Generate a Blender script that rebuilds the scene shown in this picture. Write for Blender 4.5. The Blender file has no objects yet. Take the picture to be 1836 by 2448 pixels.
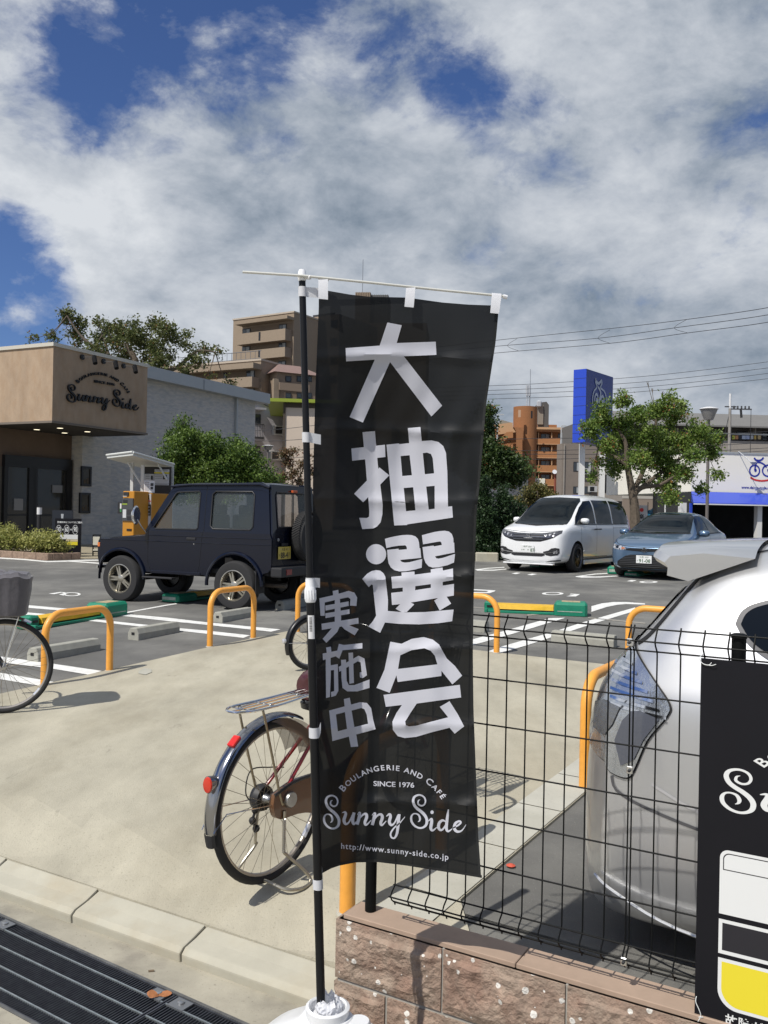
import bpy, bmesh, math, random
import numpy as np
from mathutils import Vector, Matrix, noise
from mathutils.bvhtree import BVHTree
from mathutils.geometry import delaunay_2d_cdt
random.seed(7); np.random.seed(7)
R_ = math.radians
sc = bpy.context.scene
COL = sc.collection
# ---------------------------------------------------------------- camera
CAMH, FPX, CX, CY, ROLL = 1.68, 2120.0, 918.0, 1226.0, R_(1.1)
cam_d = bpy.data.cameras.new('camera'); cam = bpy.data.objects.new('camera', cam_d); COL.objects.link(cam)
cam.location = (0, 0, CAMH)
cam.rotation_euler = (Matrix.Rotation(R_(90.0 + math.degrees(math.atan(2/FPX))), 3, 'X') @ Matrix.Rotation(ROLL, 3, 'Z')).to_euler()
cam_d.sensor_fit = 'VERTICAL'; cam_d.sensor_height = 36.0; cam_d.lens = 36.0*FPX/2448.0
cam_d.clip_start = 0.05; cam_d.clip_end = 3000
sc.camera = cam
# ---------------------------------------------------------------- world
SUN_AZ, SUN_EL = 222.0, 53.0
w = bpy.data.worlds.new('World'); sc.world = w; w.use_nodes = True
nt = w.node_tree; N = nt.nodes; L = nt.links; N.clear()
def nd(t, **k):
    n = N.new(t)
    for a, b in k.items():
        if a.startswith('i_'):
            n.inputs[a[2:].replace('_', ' ')].default_value = b
        else: setattr(n, a, b)
    return n
sky = nd('ShaderNodeTexSky', sky_type='NISHITA', sun_disc=False, sun_elevation=R_(SUN_EL), sun_rotation=R_(SUN_AZ),
         altitude=50, air_density=1.0, dust_density=0.6, ozone_density=2.2)
tc = nd('ShaderNodeTexCoord')
sep = nd('ShaderNodeSeparateXYZ'); L.new(tc.outputs['Generated'], sep.inputs[0])
def math_(op, a, b=None, c=None, clamp=False):
    n = nd('ShaderNodeMath', operation=op); n.use_clamp = clamp
    for i, x in enumerate((a, b, c)):
        if x is None: continue
        if isinstance(x, (int, float)): n.inputs[i].default_value = x
        else: L.new(x, n.inputs[i])
    return n.outputs[0]
nrmv = nd('ShaderNodeVectorMath', operation='NORMALIZE'); L.new(tc.outputs['Generated'], nrmv.inputs[0])
def noise_(scale, detail, rough, dist=0.0, off=(0, 0, 0), stretch=(1, 1, 1), rot=(0, 0, 0)):
    m = nd('ShaderNodeMapping'); L.new(nrmv.outputs[0], m.inputs[0])
    m.inputs['Location'].default_value = off; m.inputs['Rotation'].default_value = rot; m.inputs['Scale'].default_value = stretch
    n = nd('ShaderNodeTexNoise'); L.new(m.outputs[0], n.inputs['Vector'])
    n.inputs['Scale'].default_value = scale; n.inputs['Detail'].default_value = detail
    n.inputs['Roughness'].default_value = rough; n.inputs['Distortion'].default_value = dist
    return n.outputs['Fac']
TILT = (0, R_(-28), 0)
n1 = noise_(2.5, 12, .58, .12, (1.3, 4.1, .4), (1, 1, 1.5), TILT)
n2 = noise_(8.0, 12, .62, .2, (3.7, 2.2, 1.9), (1, 1, 1.6), TILT)
n3 = noise_(3.4, 12, .60, .15, (7.7, .3, 5.2), (1, 1, 1.9), TILT)
n4 = noise_(17.0, 10, .62, .15, (2.7, 8.2, 3.9), (1, 1, 1.6), TILT)
dens = math_('ADD', math_('ADD', math_('MULTIPLY', n1, .46), math_('MULTIPLY', n2, .39)), math_('MULTIPLY', n4, .15))
dens = math_('ADD', math_('MULTIPLY', math_('SUBTRACT', dens, .5), 1.7), .628)
low = math_('MULTIPLY', math_('MAXIMUM', math_('SUBTRACT', .34, sep.outputs[2]), 0.0), .75)
dens = math_('ADD', dens, low)
# where the blue shows between the clouds: (direction x, y, z, angular size, depth)
HOLES = [(410, 0, .11, .13), (540, -60, .09, .12), (270, 90, .06, .12), (130, 200, .05, .10), (230, 265, .035, .08), (950, 170, .06, .10), (1090, 110, .045, .08), (1230, 60, .04, .06), (1230, 290, .055, .09), (1120, 210, .04, .07), (640, 375, .036, .11), (780, 60, .045, .06), (-20, 725, .085, .42)]
def rawray(px, py):
    u = px-CX; v = py-CY; c, q = math.cos(ROLL), math.sin(ROLL); return Vector(((u*c+v*q)/FPX, 1.0, -(-u*q+v*c)/FPX)).normalized()
extra = [Vector(d).normalized() for d in ((.8, -.3, .7), (-.9, .2, .6), (-.3, -.8, .9), (.5, -.9, .35), (-.7, -.6, .4), (.95, .5, .5))]  # unseen blue gaps outside the view, added to lower the fill in shade
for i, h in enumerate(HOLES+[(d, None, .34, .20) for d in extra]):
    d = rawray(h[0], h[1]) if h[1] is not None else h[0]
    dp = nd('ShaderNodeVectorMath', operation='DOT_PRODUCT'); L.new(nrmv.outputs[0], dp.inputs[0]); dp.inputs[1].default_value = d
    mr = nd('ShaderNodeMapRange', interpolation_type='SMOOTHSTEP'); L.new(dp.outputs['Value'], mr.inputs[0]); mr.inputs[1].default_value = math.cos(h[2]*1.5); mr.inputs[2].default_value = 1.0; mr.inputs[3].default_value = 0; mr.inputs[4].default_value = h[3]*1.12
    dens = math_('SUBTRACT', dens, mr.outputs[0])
def ramp_(fac, pts):
    r = nd('ShaderNodeValToRGB'); L.new(fac, r.inputs[0]); cr = r.color_ramp
    while len(cr.elements) > 1: cr.elements.remove(cr.elements[-1])
    for i, (p, c) in enumerate(pts):
        e = cr.elements[0] if i == 0 else cr.elements.new(p)
        e.position = p; e.color = (*c, 1) if len(c) == 3 else c
    return r.outputs[0]
mask = ramp_(dens, [(.40, (0, 0, 0)), (.45, (.16, .16, .16)), (.51, (.60, .60, .60)), (.60, (.97, .97, .97)), (.66, (1, 1, 1))])
shade = math_('ADD', math_('MULTIPLY', n3, .55), math_('MULTIPLY', n2, .45))
shade = math_('ADD', shade, math_('MULTIPLY', sep.outputs[0], -.13))
CLOUD_K = 8.33
ccol = ramp_(shade, [(.36, (.20*CLOUD_K, .255*CLOUD_K, .325*CLOUD_K)), (.435, (.34*CLOUD_K, .39*CLOUD_K, .46*CLOUD_K)), (.51, (.50*CLOUD_K, .54*CLOUD_K, .60*CLOUD_K)), (.62, (.70*CLOUD_K, .73*CLOUD_K, .77*CLOUD_K))])
def mixc(f, a, b, mode='MIX'):
    n = nd('ShaderNodeMix', data_type='RGBA', blend_type=mode)
    if isinstance(f, (int, float)): n.inputs[0].default_value = f
    else: L.new(f, n.inputs[0])
    for i, x in ((6, a), (7, b)):
        if isinstance(x, tuple): n.inputs[i].default_value = x
        else: L.new(x, n.inputs[i])
    return n.outputs[2]
bluesky = mixc(1.0, sky.outputs[0], (.40, .50, .74, 1), 'MULTIPLY')
skyc = mixc(mask, bluesky, ccol)
bg = nd('ShaderNodeBackground'); L.new(skyc, bg.inputs[0]); bg.inputs[1].default_value = 0.12
out = nd('ShaderNodeOutputWorld'); L.new(bg.outputs[0], out.inputs[0])
# ---------------------------------------------------------------- sun
sd = bpy.data.lights.new('sun', 'SUN'); sd.energy = 4.4; sd.angle = R_(0.53); sd.color = (1.0, .955, .88)
sun = bpy.data.objects.new('sun', sd); COL.objects.link(sun)
sdir = Vector((math.sin(R_(SUN_AZ))*math.cos(R_(SUN_EL)), math.cos(R_(SUN_AZ))*math.cos(R_(SUN_EL)), math.sin(R_(SUN_EL))))
sun.rotation_euler = sdir.to_track_quat('Z', 'Y').to_euler(); sun.location = (-10, -10, 20)
vs_ = sc.view_settings; vs_.view_transform = 'Standard'; vs_.look = 'None'; vs_.exposure = 0.0; vs_.gamma = 1.0; vs_.use_curve_mapping = False
sc.cycles.transparent_max_bounces = 24; sc.cycles.max_bounces = 8
# ================================================================ helpers
def ray(px, py):
    u = px-CX; v = py-CY; c, s = math.cos(ROLL), math.sin(ROLL)
    return ((u*c+v*s)/FPX, 1.0, -(-u*s+v*c)/FPX)
def lotz(y): return .10+.014*min(y, 45.0)
def G(px, py, dz=0.0):
    r = ray(px, py); y = (CAMH-.10-dz)/(.014-r[2]); return Vector((r[0]*y, y, CAMH+r[2]*y))
def S0(px, py, z=0.0):
    r = ray(px, py); y = (z-CAMH)/r[2]; return Vector((r[0]*y, y, z))
def at(px, py, y):
    r = ray(px, py); return Vector((r[0]*y, y, CAMH+r[2]*y))
MATS = {}
def mat(name, col, rough=.6, metal=0.0, var=0.0, vs=6.0, bump=0.0, bs=60.0, coat=0.0, spec=.5, trans=0.0, emit=None, es=1.0, transl=0.0, dist=.01, col2=None, c2s=3.0, c2r=(.45, .62), sheen=0.0, bdetail=6, vdet=6, alpha_mix=0.0, vstretch=(1, 1, 1)):
    if name in MATS: return MATS[name]
    m = bpy.data.materials.new(name); m.use_nodes = True; t = m.node_tree; b = t.nodes['Principled BSDF']; MATS[name] = m
    lk = t.links.new
    b.inputs['Base Color'].default_value = (*col, 1); b.inputs['Roughness'].default_value = rough; b.inputs['Metallic'].default_value = metal
    b.inputs['Specular IOR Level'].default_value = spec; b.inputs['Coat Weight'].default_value = coat; b.inputs['Coat Roughness'].default_value = .04
    b.inputs['Sheen Weight'].default_value = sheen
    if trans: b.inputs['Transmission Weight'].default_value = trans
    if emit: b.inputs['Emission Color'].default_value = (*emit, 1); b.inputs['Emission Strength'].default_value = es
    tcn = t.nodes.new('ShaderNodeTexCoord'); src = None
    vec = tcn.outputs['Object']
    if vstretch != (1, 1, 1):
        mp = t.nodes.new('ShaderNodeMapping'); mp.inputs['Scale'].default_value = vstretch; lk(vec, mp.inputs[0]); vecs = mp.outputs[0]
    else: vecs = vec
    def nz(scale, det=6, rg=.6, v=None):
        n = t.nodes.new('ShaderNodeTexNoise'); n.inputs['Scale'].default_value = scale; n.inputs['Detail'].default_value = det; n.inputs['Roughness'].default_value = rg
        lk(v or vec, n.inputs['Vector']); return n.outputs['Fac']
    cur = None
    if col2 is not None:
        mr = t.nodes.new('ShaderNodeMapRange'); mr.inputs[1].default_value = c2r[0]; mr.inputs[2].default_value = c2r[1]; lk(nz(c2s, 7, .6, vecs), mr.inputs[0])
        mx = t.nodes.new('ShaderNodeMix'); mx.data_type = 'RGBA'; mx.inputs[6].default_value = (*col, 1); mx.inputs[7].default_value = (*col2, 1); lk(mr.outputs[0], mx.inputs[0]); cur = mx.outputs[2]
    if var:
        mr = t.nodes.new('ShaderNodeMapRange'); mr.inputs[1].default_value = .3; mr.inputs[2].default_value = .7; mr.inputs[3].default_value = 1-var; mr.inputs[4].default_value = 1+var
        lk(nz(vs, vdet, .65, vecs), mr.inputs[0])
        mx = t.nodes.new('ShaderNodeMix'); mx.data_type = 'RGBA'; mx.blend_type = 'MULTIPLY'; mx.inputs[0].default_value = 1
        if cur is None: mx.inputs[6].default_value = (*col, 1)
        else: lk(cur, mx.inputs[6])
        cb = t.nodes.new('ShaderNodeCombineColor'); [lk(mr.outputs[0], cb.inputs[i]) for i in range(3)]
        lk(cb.outputs[0], mx.inputs[7]); cur = mx.outputs[2]
    if cur is not None: lk(cur, b.inputs['Base Color'])
    if bump:
        bp = t.nodes.new('ShaderNodeBump'); bp.inputs['Strength'].default_value = bump; bp.inputs['Distance'].default_value = dist
        lk(nz(bs, bdetail, .6, vecs), bp.inputs['Height']); lk(bp.outputs[0], b.inputs['Normal'])
    o = t.nodes['Material Output']; sh = b.outputs[0]
    if transl:
        tr = t.nodes.new('ShaderNodeBsdfTranslucent'); tr.inputs[0].default_value = (*col, 1)
        if cur is not None: lk(cur, tr.inputs[0])
        mx = t.nodes.new('ShaderNodeMixShader'); mx.inputs[0].default_value = transl; lk(sh, mx.inputs[1]); lk(tr.outputs[0], mx.inputs[2]); sh = mx.outputs[0]
    if alpha_mix:
        tr = t.nodes.new('ShaderNodeBsdfTransparent')
        mx = t.nodes.new('ShaderNodeMixShader'); mx.inputs[0].default_value = alpha_mix; lk(sh, mx.inputs[1]); lk(tr.outputs[0], mx.inputs[2]); sh = mx.outputs[0]
    if transl or alpha_mix: lk(sh, o.inputs[0])
    return m
def tag(o, label=None, cat=None, group=None, kind=None):
    if label: o['label'] = label
    if cat: o['category'] = cat
    if group: o['group'] = group
    if kind: o['kind'] = kind
    return o
def thing(name, label, cat, loc=(0, 0, 0), rz=0.0, group=None, kind=None, rot=None):
    o = bpy.data.objects.new(name, None); COL.objects.link(o); o.location = loc
    o.rotation_euler = rot if rot else (0, 0, rz); o.empty_display_size = .2
    return tag(o, label, cat, group, kind)
def wmat(o):
    m = Matrix.LocRotScale(Vector(o.location), o.rotation_euler, Vector(o.scale))
    return wmat(o.parent) @ m if o.parent else m
def copy_tree(o, parent=None, keep=None):
    c = o.copy(); COL.objects.link(c); c.parent = parent
    for ch in list(o.children): copy_tree(ch, c)
    return c
class MB:
    def __init__(s): s.v = []; s.f = []; s.mi = []; s.m = 0
    def add(s, vs, fs):
        b = len(s.v); s.v += [tuple(x) for x in vs]; s.f += [tuple(i+b for i in f) for f in fs]; s.mi += [s.m]*len(fs); return s
    def box(s, c, d, rz=0.0, M=None):
        hx, hy, hz = d[0]/2, d[1]/2, d[2]/2; p = []
        co, si = math.cos(rz), math.sin(rz)
        for z in (-hz, hz):
            for x, y in ((-hx, -hy), (hx, -hy), (hx, hy), (-hx, hy)):
                q = (c[0]+x*co-y*si, c[1]+x*si+y*co, c[2]+z)
                p.append(M @ Vector(q) if M else q)
        return s.add(p, [(3, 2, 1, 0), (4, 5, 6, 7), (0, 1, 5, 4), (1, 2, 6, 5), (2, 3, 7, 6), (3, 0, 4, 7)])
    def bx(s, x0, x1, y0, y1, z0, z1): return s.box(((x0+x1)/2, (y0+y1)/2, (z0+z1)/2), (x1-x0, y1-y0, z1-z0))
    def cbox(s, x0, x1, y0, y1, z0, z1, b):      # box with chamfered upper and side edges
        A = [(x0+b, y0), (x1-b, y0), (x1, y0+b), (x1, y1-b), (x1-b, y1), (x0+b, y1), (x0, y1-b), (x0, y0+b)]
        xi, xj, yi, yj = x0+b, x1-b, y0+b, y1-b
        T = [(min(max(x, xi), xj), min(max(y, yi), yj)) for x, y in A]
        V = [(x, y, z0) for x, y in A]+[(x, y, z1-b) for x, y in A]+[(x, y, z1) for x, y in T]
        F = [tuple(reversed(range(8))), (16, 17, 19, 21)]
        F = [tuple(reversed(range(8))), tuple(range(16, 24))]
        for r in (0, 8):
            for i in range(8): j = (i+1) % 8; F.append((r+i, r+j, r+8+j, r+8+i))
        return s.add(V, F)
    def prism(s, pts, z0, z1):
        n = len(pts); V = [(x, y, z0) for x, y in pts]+[(x, y, z1) for x, y in pts]
        return s.add(V, [tuple(reversed(range(n))), tuple(range(n, 2*n))]+[(i, (i+1) % n, n+(i+1) % n, n+i) for i in range(n)])
    def quad(s, a, b, c, d): return s.add([a, b, c, d], [(0, 1, 2, 3)])
    def tube(s, path, r, seg=8, closed=False, cap=True):
        P = [Vector(p) for p in path]; n = len(P); rr = r if isinstance(r, (list, tuple)) else [r]*n
        V = []; F = []; up = None
        for i, p in enumerate(P):
            if closed: t = (P[(i+1) % n]-P[i-1])
            else: t = P[min(i+1, n-1)]-P[max(i-1, 0)]
            t.normalize()
            if up is None:
                up = Vector((0, 0, 1)) if abs(t.z) < .9 else Vector((1, 0, 0))
            x = t.cross(up);
            if x.length < 1e-6: x = t.orthogonal()
            x.normalize(); y = x.cross(t).normalized(); up = y
            for k in range(seg):
                a = 2*math.pi*k/seg; V.append(p+x*(math.cos(a)*rr[i])+y*(math.sin(a)*rr[i]))
        m = n if closed else n-1
        for i in range(m):
            for k in range(seg):
                a = i*seg+k; b = i*seg+(k+1) % seg; j = ((i+1) % n)*seg
                F.append((a, b, j+(k+1) % seg, j+k))
        if cap and not closed: F.append(tuple(range(seg))[::-1]); F.append(tuple((n-1)*seg+k for k in range(seg)))
        return s.add(V, F)
    def lathe(s, prof, seg=24, M=None, cap=True):      # prof = [(r,z)...] about z
        V = []; F = []; n = len(prof)
        for r, z in prof:
            for k in range(seg):
                a = 2*math.pi*k/seg; q = Vector((r*math.cos(a), r*math.sin(a), z)); V.append(M @ q if M else q)
        for i in range(n-1):
            for k in range(seg): F.append((i*seg+k, i*seg+(k+1) % seg, (i+1)*seg+(k+1) % seg, (i+1)*seg+k))
        if cap: F.append(tuple(range(seg))[::-1]); F.append(tuple((n-1)*seg+k for k in range(seg)))
        return s.add(V, F)
    def build(s, name, m, parent=None, world=False, smooth=False, label=None, kind=None, bevel=0.0, bseg=1):
        me = bpy.data.meshes.new(name); me.from_pydata(s.v, [], s.f); 
        if parent is not None and world: me.transform(wmat(parent).inverted())
        ms = m if isinstance(m, (list, tuple)) else [m]
        for x in ms: me.materials.append(x)
        if len(ms) > 1: me.polygons.foreach_set('material_index', s.mi)
        if bevel:
            bm = bmesh.new(); bm.from_mesh(me); bmesh.ops.remove_doubles(bm, verts=bm.verts, dist=1e-5)
            es = [e for e in bm.edges if len(e.link_faces) == 2 and e.calc_face_angle(0) > .5]
            bmesh.ops.bevel(bm, geom=es, offset=bevel, segments=bseg, profile=.6, affect='EDGES', clamp_overlap=True); bm.to_mesh(me); bm.free()
        if smooth:
            me.polygons.foreach_set('use_smooth', [True]*len(me.polygons))
            me.set_sharp_from_angle(angle=R_(38))
        me.update()
        o = bpy.data.objects.new(name, me); COL.objects.link(o)
        if parent: o.parent = parent
        if label: o['label'] = label
        if kind: o['kind'] = kind
        return o
def smooth_path(pts, n=6):
    P = [Vector(p) for p in pts]; out = []
    for i in range(len(P)-1):
        a = P[max(i-1, 0)]; b = P[i]; c = P[i+1]; d = P[min(i+2, len(P)-1)]
        for k in range(n):
            t = k/n; out.append(0.5*((2*b)+(c-a)*t+(2*a-5*b+4*c-d)*t*t+(3*b-a-3*c+d)*t**3))
    out.append(P[-1]); return out
def cdt(polys, holes=(), grid=None):
    """union of polygons minus holes, triangulated with optional interior grid -> verts2d, tris"""
    V = []; F = []
    for p in list(polys)+list(holes):
        b = len(V); V += [Vector(q[:2]) for q in p]; F.append(list(range(b, b+len(p))))
    E = []
    for f in F: E += [(f[i], f[(i+1) % len(f)]) for i in range(len(f))]
    if grid:
        xs = [v.x for v in V]; ys = [v.y for v in V]
        def inp(x, y, poly):
            c = False; n = len(poly); j = n-1
            for i in range(n):
                if (poly[i][1] > y) != (poly[j][1] > y) and x < (poly[j][0]-poly[i][0])*(y-poly[i][1])/(poly[j][1]-poly[i][1]+1e-12)+poly[i][0]: c = not c
                j = i
            return c
        x = math.floor(min(xs)/grid)*grid
        while x < max(xs):
            y = math.floor(min(ys)/grid)*grid
            while y < max(ys):
                if any(inp(x, y, p) for p in polys): V.append(Vector((x, y)))
                y += grid
            x += grid
    r = delaunay_2d_cdt(V, E, [], 0, 1e-6)
    v2 = r[0]; tri = []
    def inside(x, y, poly):
        c = False; n = len(poly); j = n-1
        for i in range(n):
            if (poly[i][1] > y) != (poly[j][1] > y) and x < (poly[j][0]-poly[i][0])*(y-poly[i][1])/(poly[j][1]-poly[i][1]+1e-12)+poly[i][0]: c = not c
            j = i
        return c
    for f in r[2]:
        cx = sum(v2[i].x for i in f)/len(f); cy = sum(v2[i].y for i in f)/len(f)
        if any(inside(cx, cy, p) for p in polys) and not any(inside(cx, cy, p) for p in holes): tri.append(tuple(f))
    return v2, tri
def dense(poly, d):
    o = []
    for i in range(len(poly)):
        a = Vector(poly[i][:2]); b = Vector(poly[(i+1) % len(poly)][:2]); n = max(1, int((b-a).length/d))
        o += [tuple(a+(b-a)*(k/n)) for k in range(n)]
    return o
def stroke(pts, closed=False, n=7):
    """variable width brush stroke (x,y,w) -> polygon"""
    P = smooth_path([(p[0], p[1], p[2]) for p in pts], n); Lf = []; Rt = []
    for i, p in enumerate(P):
        t = P[min(i+1, len(P)-1)]-P[max(i-1, 0)]; t = Vector((t.x, t.y)); 
        if t.length < 1e-9: continue
        t.normalize(); w_ = max(p.z, .01)/2
        Lf.append((p.x-t.y*w_, p.y+t.x*w_)); Rt.append((p.x+t.y*w_, p.y-t.x*w_))
    return Lf+Rt[::-1]
_tcache = {}
def text2d(s, size=1.0, bold=0.0, align='LEFT', space=1.0):
    """font glyph mesh as (verts2d, faces), one built-in font"""
    k = (s, bold, align, space)
    if k not in _tcache:
        c = bpy.data.curves.new('t', 'FONT'); c.body = s; c.size = 1; c.align_x = align; c.resolution_u = 4; c.offset = bold; c.space_character = space
        o = bpy.data.objects.new('t', c); COL.objects.link(o)
        bpy.context.view_layer.update(); dg = bpy.context.evaluated_depsgraph_get()
        me = bpy.data.meshes.new_from_object(o.evaluated_get(dg))
        _tcache[k] = ([tuple(v.co[:2]) for v in me.vertices], [tuple(p.vertices) for p in me.polygons])
        bpy.data.objects.remove(o); bpy.data.curves.remove(c); bpy.data.meshes.remove(me)
    v, f = _tcache[k]
    return [(x*size, y*size) for x, y in v], f
def put_text(mb, s, size, fn, bold=0.0, align='LEFT', space=1.0, sx=1.0):
    v, f = text2d(s, size, bold, align, space); mb.add([fn(x*sx, y) for x, y in v], f)
def ground_poly(name, pts, m, dz, parent=None, kind=None):
    """flat polygon lying on the sloping lot, pts world xy"""
    v2, t = cdt([[(p[0], p[1]) for p in pts]]); mb = MB()
    mb.add([(v.x, v.y, lotz(v.y)+dz) for v in v2], t); o = mb.build(name, m, parent, kind=kind)
    return o
def speckle(m, scale, thr, col, fac, det=3, stretch=(1, 1, 1)):
    t = m.node_tree; b = t.nodes['Principled BSDF']; lk = t.links.new; ol = b.inputs['Base Color'].links
    tcn = t.nodes.new('ShaderNodeTexCoord'); mp = t.nodes.new('ShaderNodeMapping'); mp.inputs['Scale'].default_value = stretch; lk(tcn.outputs['Object'], mp.inputs[0])
    n = t.nodes.new('ShaderNodeTexNoise'); n.inputs['Scale'].default_value = scale; n.inputs['Detail'].default_value = det; n.inputs['Roughness'].default_value = .7; lk(mp.outputs[0], n.inputs['Vector'])
    mr = t.nodes.new('ShaderNodeMapRange'); mr.inputs[1].default_value = thr; mr.inputs[2].default_value = thr+.06; mr.inputs[4].default_value = fac; lk(n.outputs['Fac'], mr.inputs[0])
    mx = t.nodes.new('ShaderNodeMix'); mx.data_type = 'RGBA'; mx.inputs[7].default_value = (*col, 1); lk(mr.outputs[0], mx.inputs[0])
    if ol: lk(ol[0].from_socket, mx.inputs[6])
    else: mx.inputs[6].default_value = b.inputs['Base Color'].default_value
    lk(mx.outputs[2], b.inputs['Base Color'])
# ---------------------------------------------------------------- shared materials
M_asph = mat('asphalt', (.138, .136, .128), .9, var=.18, vs=1.1, bump=.55, bs=260, dist=.006, col2=(.190, .186, .170), c2s=.55, c2r=(.42, .62), spec=.25)
M_conc = mat('weathered_concrete', (.41, .382, .300), .92, var=.19, vs=2.6, bump=.4, bs=150, dist=.005, col2=(.34, .31, .235), c2s=1.5, c2r=(.47, .72), spec=.2, vstretch=(1.0, .42, 1), vdet=12)
speckle(M_conc, 110, .60, (.20, .185, .145), .55); speckle(M_conc, 6.5, .63, (.19, .175, .14), .40, 12, (1, .3, 1)); speckle(M_conc, 38, .66, (.50, .47, .39), .5, 4)
speckle(M_asph, 150, .62, (.30, .295, .27), .6); speckle(M_asph, 120, .63, (.05, .05, .05), .5); speckle(M_asph, .9, .58, (.10, .10, .098), .5, 8)
M_white = mat('white_plastic', (.8, .81, .83), .4)
M_wpaint = mat('road_paint', (.72, .72, .69), .75, var=.12, vs=9, bump=.25, bs=220, dist=.003, col2=(.5, .5, .48), c2s=14, c2r=(.56, .75))
M_black = mat('black_metal', (.012, .012, .013), .35)
M_blackp = mat('black_plastic', (.018, .018, .02), .55)
M_rubber = mat('rubber', (.022, .022, .023), .82, bump=.3, bs=120, dist=.003)
M_chrome = mat('chrome', (.72, .72, .72), .16, 1.0)
M_steel = mat('brushed_steel', (.5, .5, .5), .35, 1.0, var=.15, vs=30)
M_glassd = mat('dark_glass', (.012, .015, .018), .04, spec=.6)
M_orange = mat('orange_barrier_paint', (.80, .36, .055), .42, var=.08, vs=14, bump=.05, bs=60, coat=.2)
M_green = mat('green_lock_paint', (.008, .20, .115), .45, var=.12, vs=12)
M_yel = mat('yellow_flap_paint', (.70, .42, .02), .5, var=.12, vs=14)
M_red = mat('red_lens', (.6, .02, .015), .12, coat=.6)
M_leafg = mat('leaf_green', (.075, .115, .028), .55, transl=.35, var=.45, vs=3.0)
# ================================================================ ground
AX, AY, BX, BY = -.8660254, .5, .5, .8660254
def K(s, k, z=0.0): return Vector((AX*s+BX*k, AY*s+BY*k, z))
def Kinv(p): return (AX*p[0]+AY*p[1], BX*p[0]+BY*p[1])
mb = MB()          # parking lot: gentle slope up to y=45, then level to the horizon
NX = 1
ys = [None, 8, 16, 30, 45, 900]
def edge_line_y(x):        # kerb line k=2.56
    return (3.10-BX*x)/BY
xs = [-60, -30, -15, -6, 0, 6, 15, 40, 75]
V = []; Fq = []
rows = [0, .1, .25, .5, .8, 1.0]
for x in xs:
    y0 = edge_line_y(x)
    for r in rows:
        y = y0+(45-y0)*r if y0 < 45 else 45.0
        V.append((x, y, lotz(y)))
n = len(rows)
for i in range(len(xs)-1):
    for j in range(n-1): Fq.append((i*n+j, (i+1)*n+j, (i+1)*n+j+1, i*n+j+1))
mb.add(V, Fq)
mb.quad((-60, 45, lotz(45)), (75, 45, lotz(45)), (75, 900, lotz(45)), (-60, 900, lotz(45)))
mb.quad((-900, 45, lotz(45)), (-60, 45, lotz(45)), (-60, 900, lotz(45)), (-900, 900, lotz(45)))
mb.quad((75, 45, lotz(45)), (900, 45, lotz(45)), (900, 900, lotz(45)), (75, 900, lotz(45)))
ground = mb.build('ground', M_asph, kind='structure')
tag(ground, 'dark grey asphalt of the car park behind the fence and bicycles')
def gpoly(name, pts, m, dz, parent=ground, px=True):
    q = [G(*p, dz) if px else p for p in pts]
    return ground_poly(name, q, m, dz, parent)
KB = 2.625
def apz(x, y):
    k = BX*x+BY*y; s_ = AX*x+AY*y; q = min(1, max(0, (k-KB)/.42)); q = q*q*(3-2*q); f = min(1, max(0, (s_-1.3)/.5)); return lotz(y)+.012-.072*(1-q)*f
# asphalt strip behind the block wall
mb = MB(); mb.quad(*[Vector((q.x, q.y, lotz(q.y))) for q in (K(1.45, 2.50), K(-6.5, 2.50), K(-6.5, 3.12), K(1.45, 3.12))]); mb.quad(*[Vector((q.x, q.y, lotz(q.y)-.04)) for q in (K(30, 2.62), K(5.93, 2.62), K(5.93, 3.12), K(30, 3.12))]); mb.build('asphalt_strip', M_asph, ground)
KB = 2.625
# concrete apron (L-shaped slab between kerb and asphalt)
kl = [K(9, 2.66), K(1.60, 2.66)]
apr = [K(9, 2.66), K(1.20, 2.66), Vector((-.02, 2.98, 0)), Vector((.33, 3.50, 0)), Vector((3.14, 8.18, 0)), Vector((.984, 9.422, 0)), Vector((-1.12, 10.52, 0)), Vector((-1.82, 9.26, 0)), Vector((-2.43, 7.95, 0)), Vector((-2.78, 7.26, 0)), Vector((-6.2, 1.2+6.3, 0)) if False else Vector((-4.6, 3.9, 0))]
apr = [K(8.2, 2.66), K(1.1, 2.66), Vector((.33, 3.50, 0)), Vector((3.14, 8.18, 0)), Vector((.984, 9.422, 0)), Vector((-1.12, 10.48, 0)), Vector((-1.82, 9.24, 0)), Vector((-2.43, 7.99, 0)), Vector((-2.78, 7.31, 0)), Vector((-4.3, 4.6, 0))]
apr = [K(5.957, KB)]+apr[1:-1]
apr[1] = K(1.1, KB)
apr = [Vector((q[0], q[1], 0)) for q in dense([(p.x, p.y) for p in apr], .2)]
v2, t = cdt([[(p.x, p.y) for p in apr]], grid=.2)
mb = MB(); mb.add([(v.x, v.y, apz(v.x, v.y)) for v in v2], t)
for i in range(len(apr)):
    a = apr[i]; b = apr[(i+1) % len(apr)]
    mb.quad((a.x, a.y, apz(a.x, a.y)-.04), (b.x, b.y, apz(b.x, b.y)-.04), (b.x, b.y, apz(b.x, b.y)), (a.x, a.y, apz(a.x, a.y)))
apron = mb.build('concrete_apron', M_conc, kind='structure'); tag(apron, 'sunlit weathered concrete slab where the bicycles stand')
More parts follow.
